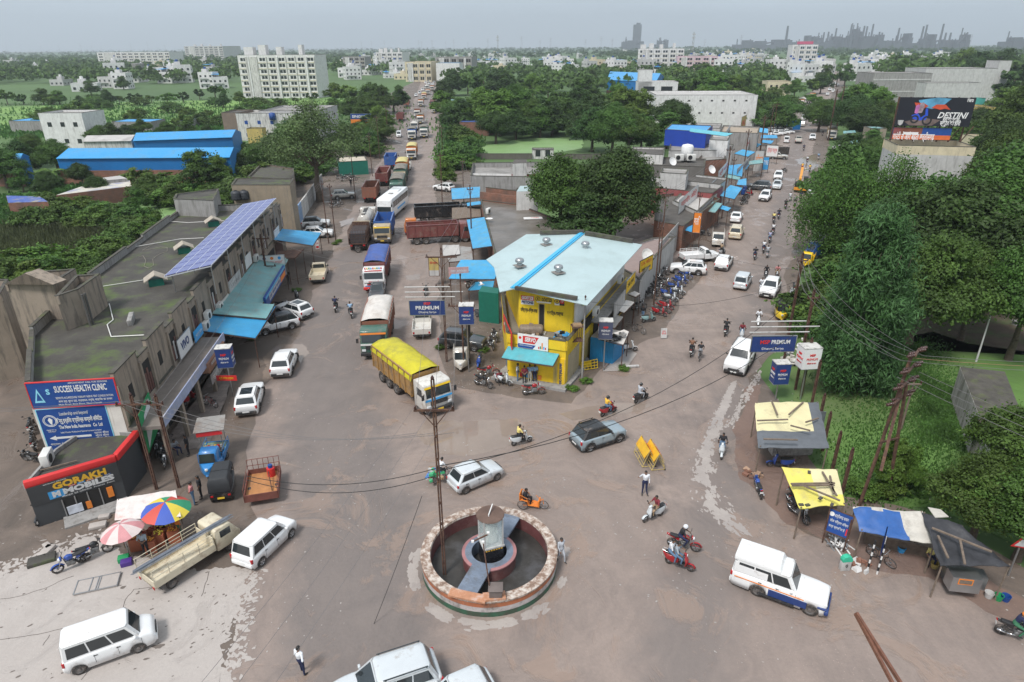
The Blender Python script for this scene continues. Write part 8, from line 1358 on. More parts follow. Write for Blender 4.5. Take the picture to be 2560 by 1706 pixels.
gb_=Bd('menu_cart_front','grey and wood fronted food counter under black sheets','counter',at(2372,1478,.55),at(2446,1486,.55),.9,MST,t=.7);gb_.rect(.2,.7,.55,.95,MOG);gb_.rect(.24,.66,.62,.88,MWD,lift=.02)
nb_=Bd('notice_board','blue notice board with white and red lettering facing junction','sign',at(2062,1325,.9),at(2118,1348,.9),1.35,MSB,frame=MRU,up=(0,.25,1));nb_.text('छत्तीसगढ़ शासन',.55,.78,.26,MWP,wth=.6);nb_.text('लोक निर्माण विभाग',.5,.52,.22,MWP,wth=.8);nb_.text('कार्य प्रगति पर है',.45,.28,.2,MWP,wth=.7);nb_.disc(.12,.8,.13,MWP);nb_.rect(.86,.92,.1,.4,MRD)
mb=MB();[mb.tb((nb_.r*nb_.w*u)+vec(0,0,-.9),(nb_.r*nb_.w*u)+vec(0,0,1.3),.04)for u in(.02,.98)];mb.mk_('post',MRU,nb_.rt_)
p=at(2192,1436);o=emp('arrow_sign',p,0,'blue arrow sign on black and white striped posts by old bicycle','sign');M_STR=mat('striped',(.6,.6,.6))
for dx in(0,-.35):
 MB().tb((dx,.3*(dx<0),0),(dx,.3*(dx<0),1.9),.045).mk_('post',MWP,o);mb=MB();[mb.tb((dx,.3*(dx<0),.25+.5*k),(dx,.3*(dx<0),.5+.5*k),.05)for k in RG(4)];mb.mk_('stripe',MBK,o)
mb=MB();mb.slab([(-.10,.0,1.1),(.05,.3,1.6),(.10,.4,2.8),(-.05,.1,3.1),(-.20,-.2,1.9)],.04);mb.v=[(x,y,z)for x,y,z in mb.v];mb.mk_('plate',MSB,o);MB().box((-.02,.05,2.1),(.02,.05,.8)).mk_('arrow',MWP,o)
p=at(2110,1424);o=emp('milestone',p,.1,'green topped white milestone with a tyre mark at right verge','milestone');MB().prof([(-.26,0),(-.26,.75),(-.2,.88),(0,.95),(.2,.88),(.26,.75),(.26,0)],-.13,.13).mk_('stone',MLG,o,bev=.02);MB().prof([(-.27,.62),(-.27,.76),(-.2,.9),(0,.97),(.2,.9),(.27,.76),(.27,.62)],-.14,.14).mk_('green_cap',mat('mint_paint',(.04,.45,.28)),o);tob('0',.3,MBK,o,MTr((0,-.14,.35))@MRo(R(90),4,'X'))
heap('scrap_crates','white wire racks and a pot piled in front of notice board',at(2092,1362),.55,26,[MLG,MST,MWP],21,.8,box=0);heap('rubble','small pile of bricks and stones near lone parked motorcycle',at(1880,1188),.6,12,[mat('stone_tan',(.34,.22,.15),var=.2),MBR],22,.2);heap('rubble','white sacks and litter on verge beside milestone',at(2148,1418),.6,14,[MLG,MWP,MBR],25,.3)
for i,(x,y,m)in EN(((2252,1380,MSK),(2303,1385,MWP),(2470,1494,MLG),(2494,1500,M_GRN),(2512,1502,MSB),(2335,1420,MY2),(2275,1370,M_GRN))):o=emp('bucket',at(x,y),0,['sky blue bucket under torn blue stall','white bucket under torn blue stall','cream tub on ground at right edge','flat green basin beside cream tub','dark blue bucket right of green basin','yellow pot near crouching person','green bucket under blue stall'][i],'bucket');MB().lth([(0,.02),(.16,.02),(.22,.34),(.20,.34),(.14,.06),(0,.06)],16).mk_('tub',m,o)
wt=at(2520,1440);o=emp('warning_sign',wt,-.3,'red edged white triangular warning sign at right edge','sign');MB().tb((0,0,0),(0,0,2.6),.045).mk_('post',MST,o);MB().slab([(-.1,-.05,2.),(.28,.2,2.),(.08,.07,2.75)],.02).prof([(-.42,1.95),(.42,1.95),(0,2.7)],-.07,-.05).mk_('rim',MRD,o);MB().prof([(-.27,2.04),(.27,2.04),(0,2.52)],-.085,-.07).mk_('face',MWP,o)
o=heap('sack_pile','big pile of white sacks beside pole under gantry',at(1992,905),1.3,60,[MTW,MTO,MWP],31,2.6)
o=emp('metal_grate',at(245,1462),R(18),'steel framed manhole cover lying on pale concrete near cream truck','manhole cover');MB().bb(-1.,1.,-.5,.5,.02,.10).mk_('slab',MCN,o);mb=MB();[mb.bmq((-1.02,y_,.1),(1.02,y_,.1),.04,.06)for y_ in(-.5,.5)];[mb.bmq((x_,-.5,.105),(x_,.5,.105),.04,.05)for x_ in(-1.,-.3,0,.1,1.)];mb.mk_('frame',MST,o)
for i,(x,y,w_)in EN(((106,1404,1.3),(118,1382,.9),(120,1370,.6),(246,1318,.9),(270,1338,.8),(286,1350,.9),(262,1296,.6))):o=emp('broken_slab',at(x,y),.5+i,['long mossy slab','upper mossy slab','small slab'][i]+' left of the parked motorcycles' if i<3 else['pale slab in front of phone shop step','tilted slab left of fruit stall','flat slab nearest fruit stall','small slab near phone shop poster'][i-3],'slab','broken slabs on the dirt');MB().box((0,0,.12),(w_,w_*.55,.22)).mk_('concrete',MCN if i else MMS,o,bev=.03)
fs=at(390,1350);o=emp('fruit_stall',fs,0,'fruit stall under a white and pink cloth roof with heaps of fruit on crates','stall');P=[at(x,y,2.2)-fs for x,y in((300,1250),(440,1226),(470,1262),(290,1300))];P2=[at(292,1246,2.4),at(438,1224,2.4),at(452,1290,2.),at(286,1300,2.)];P=[p-fs for p in P2]
V=[];F=[]
for j in RG(9):
 for i in RG(13):p=P[0].lerp(P[1],i/12).lerp(P[3].lerp(P[2],i/12),j/8);p=p+vec(0,0,.07*noise.noise(p*2.)-.03);V.append(p)
for j in RG(8):
 for i in RG(12):F.append((j*13+i,j*13+i+1,(j+1)*13+i+1,(j+1)*13+i))
MB().add(V,F,smooth=1).mk_('cloth_roof',mat('printed_cloth',(.62,.57,.54),rgh=.8,var=.1,scale=3,stn=(.55,.26,.22),sam=.25,ssc=1.2),o,afx=0)
for q in P:MB().tb((q.x*.95,q.y*.95,0),(q.x*.95,q.y*.95,q.z-.05),.03).mk_('post',MWD,o)
M_FRO=mat('fruit_orange',(.70,.30,.05),var=.3,scale=20);M_FRY=mat('fruit_yellow',(.72,.60,.08),var=.3,scale=20);M_FRR=mat('fruit_red',(.40,.06,.04),var=.4,scale=20);rr=Rnd(6);M_CRT=mat('crate_red',(.33,.10,.05),var=.2)
for i,(x,y,m)in EN(((345,1372,M_FRO),(362,1362,M_FRR),(392,1350,M_FRR),(408,1344,M_FRY),(402,1362,M_FRY),(428,1340,M_FRY),(440,1352,M_FRO),(380,1378,M_FRO))):
 c=at(x,y)-fs;MB().box((c.x,c.y,.4),(.62,.48,.8),rz=.3).mk_('crate',M_CRT,o);mb=MB()
 for k in RG(26):mb.lth([(0,-.045),(.045,0),(0,.045)],6,(c.x+rr.u(-.25,.25),c.y+rr.u(-.19,.19),.84+rr.u(0,.1)),smooth=1)
 mb.mk_('fruit',m,o,afx=0)
for i,(x,y,col,l)in EN(((311,1402,M_GRN,'green crate at left foot of fruit stall'),(318,1412,M_PURP,'purple crate under green one beside fruit stall'))):q=emp('crate',at(x,y,0),.4,l,'crate');MB().box((0,0,.16),(.55,.4,.3)).mk_('plastic',col,q,bev=.02)
def umbrella(x,y,r,label,cols,z=2.35,tilt=.1):
 p=at(x,y,0);o=emp('umbrella',p,0,label,'umbrella','umbrellas of the fruit stall');n=len(cols);MB().tb((0,0,0),(0,0,z+.1),.025).mk_('pole',MST,o);T=MTr((0,0,z))@MRo(tilt,4,'Y')
 for k in RG(n):
  a0,a1=6.28318*k/n,6.28318*(k+1)/n;mb=MB();V=[];
  for j in RG(5):
   q=j/4;V+=[(r*q*cos(a),r*q*sin(a),-.52*r*q*q*.8-(.03*q if i_==1 else 0))for i_,a in EN((a0,(a0+a1)/2,a1))]
  F=[(3*j+i,3*j+i+1,3*j+i+4,3*j+i+3)for j in RG(4)for i in RG(2)];mb.add(V,F,smooth=1);mb.xf(T);mb.mk_('canopy_panel',cols[k],o,afx=0)
 return o
UM=[mat('umb_'+k,v,rgh=.6,var=.05)for k,v in dict(red=(.52,.07,.05),green=(.03,.28,.14),yellow=(.66,.52,.06),blue=(.05,.10,.42)).items()]
umbrella(436,1342,1.30,'rainbow panelled umbrella over right end of fruit stall',[UM[1],UM[0],UM[1],UM[2],UM[3],UM[0],UM[3],UM[2]],2.45)
umbrella(324,1390,1.1,'faded pink and white umbrella over left end of fruit stall',[mat('umb_pink',(.55,.25,.26)),mat('umb_cream',(.62,.52,.50))]*5,2.2,-.1)
TOPS={}
def pole(key,base,ty,label,arms=((.3,1.1),),m=MRU,dbl=1,rz=0.,brace=1,r=.09,group='rusty electricity poles'):
 b=at(*base);h=hpx(b,ty);o=emp('electricity_pole',b,rz,label,'pole',group);mb=MB()
 if dbl:mb.bb(-r,-r*.25,-r*.7,r*.7,0,h);mb.bb(r*.25,r,-r*.7,r*.7,0,h);[mb.bb(-r,r,-r*.5,r*.5,z,z+.12)for z in np.arange(.8,h,1.3)]
 else:mb.tb((0,0,0),(0,0,h),r*.9,r*.6,8)
 mb.mk_('post',m,o)
 for k,(dz,hw)in EN(arms):
  z=h-dz;MB().bmq((-hw,-r,z),(hw,-r,z),.09,.10).mk_('crossarm',m,o)
  if brace:MB().tb((-hw*.7,-r,z),(0,-r,z-.9),.025,n=5).tb((hw*.7,-r,z),(0,-r,z-.9),.025,n=5).mk_('brace',m,o)
  for s_ in(-1,1):MB().lth([(0,0),(.05,.01),(.075,.06),(.05,.10),(.07,.14),(.04,.19),(0,.2)],10,(s_*hw*.92,-r,z+.05),smooth=1).mk_('insulator',mat('brown_porcelain',(.06,.025,.02),rgh=.2),o)
 MB().lth([(0,0),(.07,.02),(.09,.1),(.06,.16),(0,.26)],10,(0,0,h),smooth=1).mk_('insulator',mat('brown_porcelain',(.06,.025,.02),rgh=.2),o);TOPS[key]=(b,h,arms[0][1]if arms else.5,arms[0][0]if arms else.2,rz);return o
pole('c',(1112,1440),950,'rusty double channel pole rising out of roundabout basin',((1.55,.95),));pole('l1',(392,1224),990,'rusty pole with a crossarm in front of phone shop corner',((.55,.95),),rz=.1);pole('l2',(448,1220),992,'second rusty pole right of phone shop',((.5,.4),));pole('l3',(676,740),590,'rusty pole with two crossarms beside blue hoarding',((.3,.9),(3.4,1.2)))
pole('l4',(822,609),455,'left pole of pair standing behind white parked suv',((.3,.3),),dbl=0,brace=0);pole('l5',(840,604),463,'right pole of pair standing behind white parked suv',((.3,.3),),dbl=0,brace=0);pole('l6',(889,501),352,'tall thin pole beside big roadside tree',((.4,.6),),dbl=0);pole('l7',(931,441),337,'pole beside green walled hut',((.4,.5),),dbl=0);pole('l8',(950,398),290,'pole right of blue and orange hoarding',((.4,.6),),dbl=0);pole('l9',(970,341),262,'far pole on left verge of left road',((.4,.6),),dbl=0,r=.12)
pole('m1',(1117,905),625,'tall pole with crossarms and tangled wires behind navy gantry sign',((.6,1.3),(3.2,.6)));pole('m2',(1107,526),385,'pole at right edge of muddy left road',((.3,.5),));pole('m3',(1108,420),316,'pole beyond the leafy sapling',((.4,.7),),dbl=0);pole('m4',(1160,513),400,'thin pole rising behind tyre yard',((.3,.4),),dbl=0);pole('m5',(1180,627),466,'dark pole standing against long bright blue awning',((.4,.4),),dbl=0,r=.12);pole('m6',(1160,925),690,'pole carrying bamboo cross pieces beside navy box sign',((2.6,1.1),),dbl=0)
pole('y1',(1455,950),745,'galvanised pole wrapped in cables at corner of yellow shop',((.5,.3),),MGY,dbl=0,brace=0);pole('y2',(1634,766),561,'tall dark pole among parked bikes',((.5,.3),),dbl=0,brace=0);pole('y3',(1646,702),479,'tallest dark pole behind parked bikes',((.5,.5),),dbl=0);pole('r1',(1740,586),484,'pole beside red Hindi signboard',((.4,.3),),dbl=0);pole('r2',(1804,547),369,'left pole of pair by faded green awning',((.4,.6),));pole('r3',(1822,506),395,'right pole of pair by large blue awning',((.4,.4),),dbl=0);pole('r4',(1857,440),325,'pole by stepped blue roof',((.4,.6),));pole('r5',(1897,403),290,'pole left of tyre shop',((.5,.7),),r=.13)
pole('r6',(1921,357),262,'left pole of close pair near long pale awning',((.4,.7),),dbl=0,r=.13);pole('r7',(1929,354),258,'right pole of close pair near long pale awning',((.4,.7),),dbl=0,r=.13);pole('r8',(2070,352),225,'pole in trees on right of far right road',((.5,.9),),r=.15);pole('r9',(2090,330),215,'farther pole in trees on right of far right road',((.5,.9),),r=.15)
for k,(b_,ty,l)in EN((((1959,905),637,'tall rusty pole at right road edge above auto rickshaw'),((1988,975),729,'rusty pole crossing gantry over right road'),((2002,992),850,'short rusty pole behind white and red box sign'),((2026,1026),905,'rusty pole at top right corner of cream stall'),((2043,1078),990,'rusty pole standing through cream stall edge'),((2056,1128),1035,'rusty pole at right side of cream stall'),((2080,1178),1084,'rusty pole between cream and lemon stalls'),((2105,1235),1126,'rusty pole through corner of lemon stall'))):pole('s%d'%k,b_,ty,l,((.5,.5),)if k<3 else(),brace=k<2,rz=.15)
hb_=at(2182,1262);hH=hpx(hb_,880);o=emp('braced_pole',hb_,.35,'big braced rusty pole with four insulator crossarms beside lemon stall','pole')
MB().bmq((-1.15,0,0),(-.1,0,hH),.14,.12).bmq((1.25,.1,0),(.1,0,hH*.80),.14,.12).mk_('post',MRU,o);MB().bmq((-.2,0,hH*.78),(-2.3,-1.6,hH*.40),.16,.14).bmq((-.75,0,hH*.45),(.7,0,hH*.45),.08,.1).mk_('brace',MRU,o)
for k in RG(4):
 z=hH*(.72+.09*k);a,b=vec(-1.7+.2*k,-.9,z+.45),vec(1.6,.9,z-.4);MB().bmq(a,b,.12,.12).mk_('crossarm',MRU,o)
 for t in(.02,.4,.62,.98):
  q=a.lerp(b,t);sd=1 if t>.5 else-1;mb=MB();[mb.lth([(0,-.05),(.09,-.03),(.10,.03),(0,.05)],10,(q.x+sd*(.14+.12*j),q.y,q.z+.03),axis='X',smooth=1)for j in RG(4)];mb.mk_('insulator',mat('brown_porcelain',(.06,.025,.02),rgh=.2),o)
TOPS['h']=(hb_,hH,.9,.6,.35)
M_WIRE=mat('wire_grey',(.16,.15,.15),rgh=.5);MWB=mat('wire_black',(.02,.02,.02),rgh=.6)
def wire(p,q,sag,label,r=.011,m=M_WIRE,n=14):
 p,q=V3(p),V3(q);mb=MB();pts=[]
 for i in RG(n+1):t=i/n;v=p.lerp(q,t);v.z-=sag*4*t*(1-t);pts.append(v-p)
 mb.path(pts,r,4);o=mb.mk_('wire',m,afx=0);o.location=p;tag(o,label,'wire','overhead wires');return o
def tp(key,side,dz=0.):
 b,h,hw,d0,rz=TOPS[key];return vec(b.x+side*hw*.92*cos(rz),b.y+side*hw*.92*sin(rz),h-d0+.22-dz)
def run(keys,label,sides=(-1,0,1),sag=.5):
 for a,b in zip(keys[:-1],keys[1:]):
  for s in sides:wire(tp(a,s),tp(b,s),sag,label)
run(['m2','m3'],'wires strung along right edge of left road');run(['m1','m5','m4'],'wires strung over yard of blue awnings',sag=.8);run(['l3','l4','l6','l7','l8','l9'],'wires following poles on left verge');run(['y2','y3','r2','r4','r5','r6'],'wires following poles of right road shops');run(['s0','s1'],'wires between tall rusty poles at right road edge')
run(['h','s1','s0'],'wires from braced pole up right road',sag=.6);run(['h','s0'],'extra wires from braced pole over stalls',(-1,1),.9);run(['l1','l2'],'short wires between two phone shop poles',(-1,1),.1);run(['l2','l3'],'wires along arcade from phone shop',(-1,1),.9)
for s in(-1,0,1):wire(tp('c',s),tp('m1',s),1.2,'wires from roundabout pole towards yellow shop',.012);wire(tp('c',s),vec(-9+s,3,12),.6,'wires from roundabout pole passing out below camera',.006);wire(tp('l1',s),vec(-60,31+1.2*s,7.5),.7,'wires leaving phone shop pole to left edge');wire(tp('c',s,1.5),tp('l1',s),1.3,'long wires crossing left road from roundabout pole')
for s in(-1,0,1):wire(tp('h',s),vec(60,33+s*1.5,11),1.4,'wires leaving braced pole across park',.012,mat('wire_copper',(.30,.16,.10))if s==0 else M_WIRE);wire(tp('h',s,1),vec(24+s,8,14),.4,'wires running from braced pole out past right stalls',.012)
wire(tp('c',0,3.4),tp('s1',0,2.5),1.9,'black cable drooping across whole junction',.022,MWB);wire(tp('c',0,3.7),tp('s0',0,3.5),2.3,'second black cable drooping across junction',.020,MWB);wire(tp('c',0,3.5),at(615,1190,3.6),.8,'black cable from roundabout pole over orange trolley',.018,MWB);wire(tp('c',0,3.9),at(615,1200,3.4),1.,'lower black cable over orange trolley',.018,MWB);wire(at(1055,1240,6.),at(935,1560,0),.1,'stay wire slanting down left of roundabout',.018,MWB)
wire(tp('y1',0),tp('s0',0,2),1.2,'cable from yellow shop corner over right road',.014,MWB);wire(tp('y2',0),tp('s0',0,1),1.,'cable from bikes pole over right road',.012,MWB);wire(tp('m1',-1),tp('l3',1),1.6,'cable crossing left road above two motorcycles',.012)
a,b=vec(10.2,20.3,9.),vec(16.6,10.5,4.);a=at(2140,1532,8.);b=at(2395,1730,8.);o=emp('leaning_rails',a,0,'pair of rusty steel rails slanting into photo at bottom right','steel rail');dd=(b-a);sd=vec(-dd.y,dd.x,0).normalized()
e1_=a+dd*2.2;e1_.z=3.;
MB().bmq(vec(0,0,0),e1_-a,.09,.12).mk_('rail',mat('rail_brown',(.16,.07,.045),rgh=.7,var=.25,scale=6),o);MB().bmq(sd*.0+vec(0,0,-.05),e1_-a+sd*-.9+vec(0,0,-.3),.09,.12).mk_('rail',mat('rail_brown',(.16,.07,.045)),o)
mb=MB();bs_=e1_-a;mb.tb((bs_.x,bs_.y,-a.z),(bs_.x,bs_.y,bs_.z),.12);mb.mk_('post',MRU,o)
bp=at(1205,712,5.5);o=emp('bird',bp,.4,'white bird flying over blue roofs left of yellow shop','bird');MB().lth([(0,-.22),(.05,-.12),(.07,0),(.05,.12),(.03,.17),(.035,.2),(0,.25)],10,axis='X',smooth=1).mk_('body',MWP,o);
for s_ in(-1,1):MB().slab([(.08,s_*.04,.03),(-.08,s_*.04,.03),(-.14,s_*.30,.14),(.02,s_*.38,.18),(.10,s_*.22,.12)],.01).mk_('wing',MWP,o)
MB().slab([(-.2,.03,0),(-.2,-.03,0),(-.34,-.07,0),(-.34,.07,0)],.01).mk_('tail',MWP,o)
def gable(name,label,pts,h,rise,wall,roof,group=None):
 P=[at(x,y,h)for x,y in pts];B=Bld(name,label,'shed',P,h-.02,wall,None,parapet=0,group=group);r0=(P[0]+P[3])/2+vec(0,0,rise);r1=(P[1]+P[2])/2+vec(0,0,rise);o1=(P[0]-P[3]).normalized()*.4
 for a,b,s in((P[0],P[1],1),(P[3],P[2],-1)):
  B.put(MB().slab([a+o1*s,b+o1*s,r1,r0],.08),'roof',roof)
 B.put(MB().add([P[0],P[3],r0,P[1],P[2],r1],[(0,1,2),(4,3,5)]),'gable',wall)
 if h>5.1:B.on(P[0],P[1],.001,.999,0,2.7,MBR,'brick_base',.15)
 return B
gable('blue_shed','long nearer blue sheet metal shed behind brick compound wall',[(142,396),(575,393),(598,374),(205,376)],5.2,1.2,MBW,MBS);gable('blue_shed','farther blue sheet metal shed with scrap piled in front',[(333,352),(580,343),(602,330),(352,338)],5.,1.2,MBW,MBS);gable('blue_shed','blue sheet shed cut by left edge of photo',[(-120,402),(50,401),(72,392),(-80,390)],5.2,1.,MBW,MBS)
gable('pale_shed','pale roofed open shed joined to farther blue shed',[(207,354),(328,352),(350,339),(230,341)],4.6,.8,MOW,MLR)
fb('brick_wall','red brick compound wall below nearer blue shed','wall',150,480,442,416,.4,MBR,MCP,.1,yb1=452);fb('white_house','white two storey house with a blank side wall behind dark trees on left','house',120,226,372,283,10,MWH,MGR,.6,3,2)
for i,(x0,x1,yb,yt,l)in EN(((30,112,332,303,'blue roofed shed at left beyond dark trees'),(285,382,332,305,'blue roofed shed beyond farther blue shed'),(445,470,322,303,'small blue roof between bushes'))):fb('field_shed',l,'shed',x0,x1,yb,yt,9,MGY,MBS,.1)
fb('old_house','old stained white house behind big roadside tree','house',600,742,352,284,12,MOW,MGR,.6,4,2,ww=1.,wh=1.,win=MSB);fb('brown_block','brown plastered block joined to old stained white house','building',565,610,350,282,10,W('brown_plaster',(.20,.15,.12)),MDR,.3);fb('yellow_block','small faded yellow block below old stained house','building',622,660,360,322,3,MY2,MDR,.3);fb('roof_room','little white room on roof of old stained house','hut',697,726,330,270,4,MWH,MA2,.1)
o=emp('water_tank',at(682,300,6.),0,'blue water tank on old stained white house','water tank');MB().lth([(0,0),(.9,0),(.9,1.9),(0,2.1)],16,smooth=1).mk_('body',MSB,o)
fb('shop_row','grey shop row end on beside blue and orange hoarding','building',805,850,350,270,18,MLG,MGR,.5,3,2,yb1=330)
sb=Bd('steel_hoarding','blue and orange hoarding reading SINGHAL TMT on left roadside','hoarding',at(880,330)+vec(0,0,hpx(at(880,330),312)),at(930,330)+vec(0,0,hpx(at(880,330),312)),hpx(at(880,330),285)-hpx(at(880,330),312),MSB,frame=MST);sb.rect(0,1,.12,.5,MOG);sb.text('SINGHAL',.48,.74,sb.h*.34,MWP,wth=.8,bold=.03);sb.text('TMT',.72,.32,sb.h*.3,MWP,bold=.03)
mb=MB();[mb.tb((sb.r*sb.w*u)+vec(0,.2,-sb.P.z),(sb.r*sb.w*u)+vec(0,.2,sb.h),.12)for u in(.05,.5,.95)];mb.mk_('post',MRU,sb.rt_)
gh=fb('green_hut','hut with a cream sheet roof and green sheet side beside left road','hut',850,922,440,404,7,M_GRNS,mat('cream_sheet',(.48,.42,.33),var=.12),.1,yb1=436)
sh_=rp('long low brick shed covered with white, yellow and blue sheets on left wasteland','shed',[(140,489),(330,466),(325,452),(230,458)],2.6,MBR,mat('patched_sheets',(.55,.52,.45),var=.2,stn=(.10,.13,.36),sam=.4,ssc=.25),0,name='brick_shed');rp('second brick shed covered with blue and yellow sheets at left edge','shed',[(20,508),(120,505),(100,492),(15,490)],2.4,MBR,mat('blue_sheets',(.06,.11,.36),var=.3,stn=(.5,.42,.15),sam=.4,ssc=.3),0,name='brick_shed')
rp('small open shed with a cream and sky blue roof near brick wall','shed',[(230,455),(318,447),(300,440),(250,446)],3.2,MGY,MLR,0,name='open_shed');fb('precast_wall','pale precast concrete compound wall at left edge','wall',-60,95,566,545,.15,MLG,MLG,.02,yb1=532);fb('brick_wall','dark brick compound wall right of pale precast one','wall',95,320,532,508,.3,MBR,MCP,.1,yb1=500);fb('brick_wall','dark mossy wall running back from brick shed to blue sheds','wall',330,640,482,466,.3,W('dark_wall',(.12,.11,.095)),MCP,.1,yb1=405)
def apt(x0,x1,yb,yt,label,sto,bays,wall,dark,depth=16,roofh=1,name='apartment_block'):
 B=fb(name,label,'building',x0,x1,yb,yt,depth,wall,MGR,.8);a,b,h=B.a,B.b,B.hh-.8;L=(b-a).length;bw=L/bays
 for i in RG(bays):
  u0=bw*i+bw*.12;u1=bw*(i+1)-bw*.12
  if i%3==1:B.on(a,b,u0-bw*.06,u0+bw*.1,0,h,MWH,'shaft',.8)
  for j in RG(sto):
   z=h*(j+.30)/sto;B.on(a,b,u0+bw*.16,(u0+u1)/2+bw*.04,z,z+h/sto*.5,dark,'window',.06);B.on(a,b,(u0+u1)/2+bw*.10,u1-bw*.02,z,z+h/sto*.5,dark,'window',.06)
 for i in RG(bays+1):B.on(a,b,max(.1,bw*i-.25),min(L-.1,bw*i+.25),0,h,MOW,'pier',.5)
 for j in RG(1,sto):B.on(a,b,.2,L-.2,h*j/sto-.15,h*j/sto+.12,MCR,'ledge',.22)
 if roofh:
  for i,u in EN((.1,.28,.5,.78)):c=a.lerp(b,u)+B.n*depth*.4;B.put(MB().box((c.x,c.y,h+2.4+.5*(i%2)),(5-i,5,4.8+(i%2))),'roof_room',MWH)
 return B
apb=apt(610,798,246,138,'tall cream and white seven storey apartment block on left',7,8,MWH,MWN,18)
apt(250,430,168,131,'long far apartment row on left, near horizon',5,12,MWH,MWN,30,False,'distant_apartments');apt(466,562,150,116,'grey pink hospital like block left of near apartment tower',6,8,MLG,MWN,60,True,'distant_block')
apt(942,1008,172,131,'white four storey block at end of left road',4,5,MWH,MWN,25,True,'white_block');apt(1592,1706,180,122,'white five storey apartment building left of pink one',5,6,MWH,MWN,25,True,'white_apartments');apt(1690,1790,186,141,'pale pink apartment building',4,5,M_PINK,MWN,25,False,'pink_apartments')
dk=apt(1972,2034,184,112,'dark glass office tower with red edging on right road',6,4,MWH,mat('tower_glass',(.05,.08,.09),rgh=.15),22,False,'office_tower');mb=MB();c=dk.a.lerp(dk.b,.5);mb.box((c.x,c.y+2,dk.hh+1.5),(14,3,2.5));dk.put(mb,'rooftop_sign',mat('sign_pink',(.55,.12,.2)))
apt(1090,1180,190,143,'grey concrete building with open upper floor beyond far jam',3,5,MGY,MDK,25,False,'concrete_building');apt(1015,1080,205,155,'yellow ochre building row left of grey concrete one',3,4,MCR,MWN,30,False,'ochre_block');apt(860,915,182,142,'unfinished dark concrete frame left of white four storey block',4,4,MGY,MDK,18,False,'concrete_building')
fb('white_shed','white walled shed with a blue band beside far jam','building',1092,1150,205,158,14,MWH,MBS,.1)
whs=fb('warehouse','big blank white walled warehouse behind trees in middle right','warehouse',1634,1884,318,238,22,MWH,MLR,.5,yb1=318);whs.grid(whs.a,whs.b,8,[whs.hh*.8,whs.hh*.42],.7,.5,MDK,'vent')
fb('modern_house','white modern stepped house behind warehouse','house',1592,1690,268,205,12,MWH,MLR,.8,2,2,ww=5,wh=2.2);fb('stair_tower','white stair tower rising from modern stepped house','tower',1592,1625,268,175,6,MWH,MLR,.3)
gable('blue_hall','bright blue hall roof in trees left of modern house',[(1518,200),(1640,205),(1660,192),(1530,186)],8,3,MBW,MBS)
fb('old_two_storey','old cream two storey house on left side of far right road','house',1915,1975,240,204,12,MCR,MGR,.8,4,2);fb('blue_market','open market building with blue awning roofs beyond old cream house','shop',1978,2030,205,182,20,MWH,MBS,.1,4,1)
fb('concrete_hall','large unfinished grey concrete hall on right, upper one','building',2295,2470,262,172,20,MLG,MGR,.3);fb('concrete_hall','grey concrete wall block in front of upper unfinished hall','building',2300,2432,285,208,8,MLG,MGR,.3);cb=fb('block_building','grey block building with pale bands left of unfinished hall','building',2168,2312,268,184,18,MGY,MGR,.3);[cb.on(cb.a,cb.b,.3,(cb.b-cb.a).length-.3,z,z+.5,MLG,'band',.1)for z in(cb.hh*.45,cb.hh*.8)]
fb('raised_block','tall concrete stair block with an angled top at right of unfinished hall','tower',2470,2500,262,152,10,MLG,MGR,.2)
bbl=fb('billboard_building','beige topped blank grey building under big billboards','building',2208,2395,522,366,8,MLG,MLR,1.4,pm=MCR,yb1=530);hB=bbl.hh
bA=bbl.a+bbl.n*5;bB=bbl.b+bbl.n*5
z0,z1,z2=hB+.4,hpx(bA,314),hpx(bA,243)
M_BBK=mat('billboard_black',(.012,.012,.02),rgh=.5,var=.3,scale=.2);d_=(bB-bA).normalized();Lb=(bB-bA).length
B2=Bd('lower_billboard','lower blue and orange billboard with a Hindi slogan behind steel trusses','billboard',vec(bA.x,bA.y,z0)+d_*.3,vec(bA.x,bA.y,z0)+d_*(Lb*.80),z1-z0-.3,MSB,t=.2);B2.rect(0,1,0,.38,mat('poster_orange',(.62,.13,.03)));B2.rect(0,.13,.38,1,MMA);B2.rect(.13,.5,.38,1,mat('poster_brown',(.18,.06,.035),var=.5,scale=.4));B2.rect(.18,.44,.42,.62,MWP,lift=.02);B2.text('गारंटी से आगे बढ़ता छत्तीसगढ़',.37,.2,1.4,MWP,wth=.72,bold=.03)
B1=Bd('upper_billboard','upper dark billboard showing a blue scooter and red wings','billboard',vec(bA.x,bA.y,z1)-bbl.n*.3+d_*.2,vec(bA.x,bA.y,z1)-bbl.n*.3+d_*(Lb*1.),z2-z1,M_BBK,t=.2)
B1.poly([(.25,.9),(.5,1),(.68,.96),(.6,.75),(.45,.6),(.3,.7)],mat('poster_glow',(.10,.32,.50),var=.6,scale=.25));B1.poly([(.12,.15),(.35,.3),(.6,.22),(.5,.02),(.2,.02)],mat('poster_ground',(.14,.10,.09),var=.5,scale=.4),lift=.012)
B1.poly([(.20,.82),(.33,.80),(.40,.70),(.34,.62),(.30,.70),(.24,.66)],mat('poster_red',(.60,.08,.03),var=.3,scale=.4),lift=.02);B1.poly([(.44,.64),(.50,.76),(.62,.76),(.70,.58),(.62,.62),(.56,.58),(.50,.62)],mat('poster_red',(.60,.08,.03)),lift=.02)
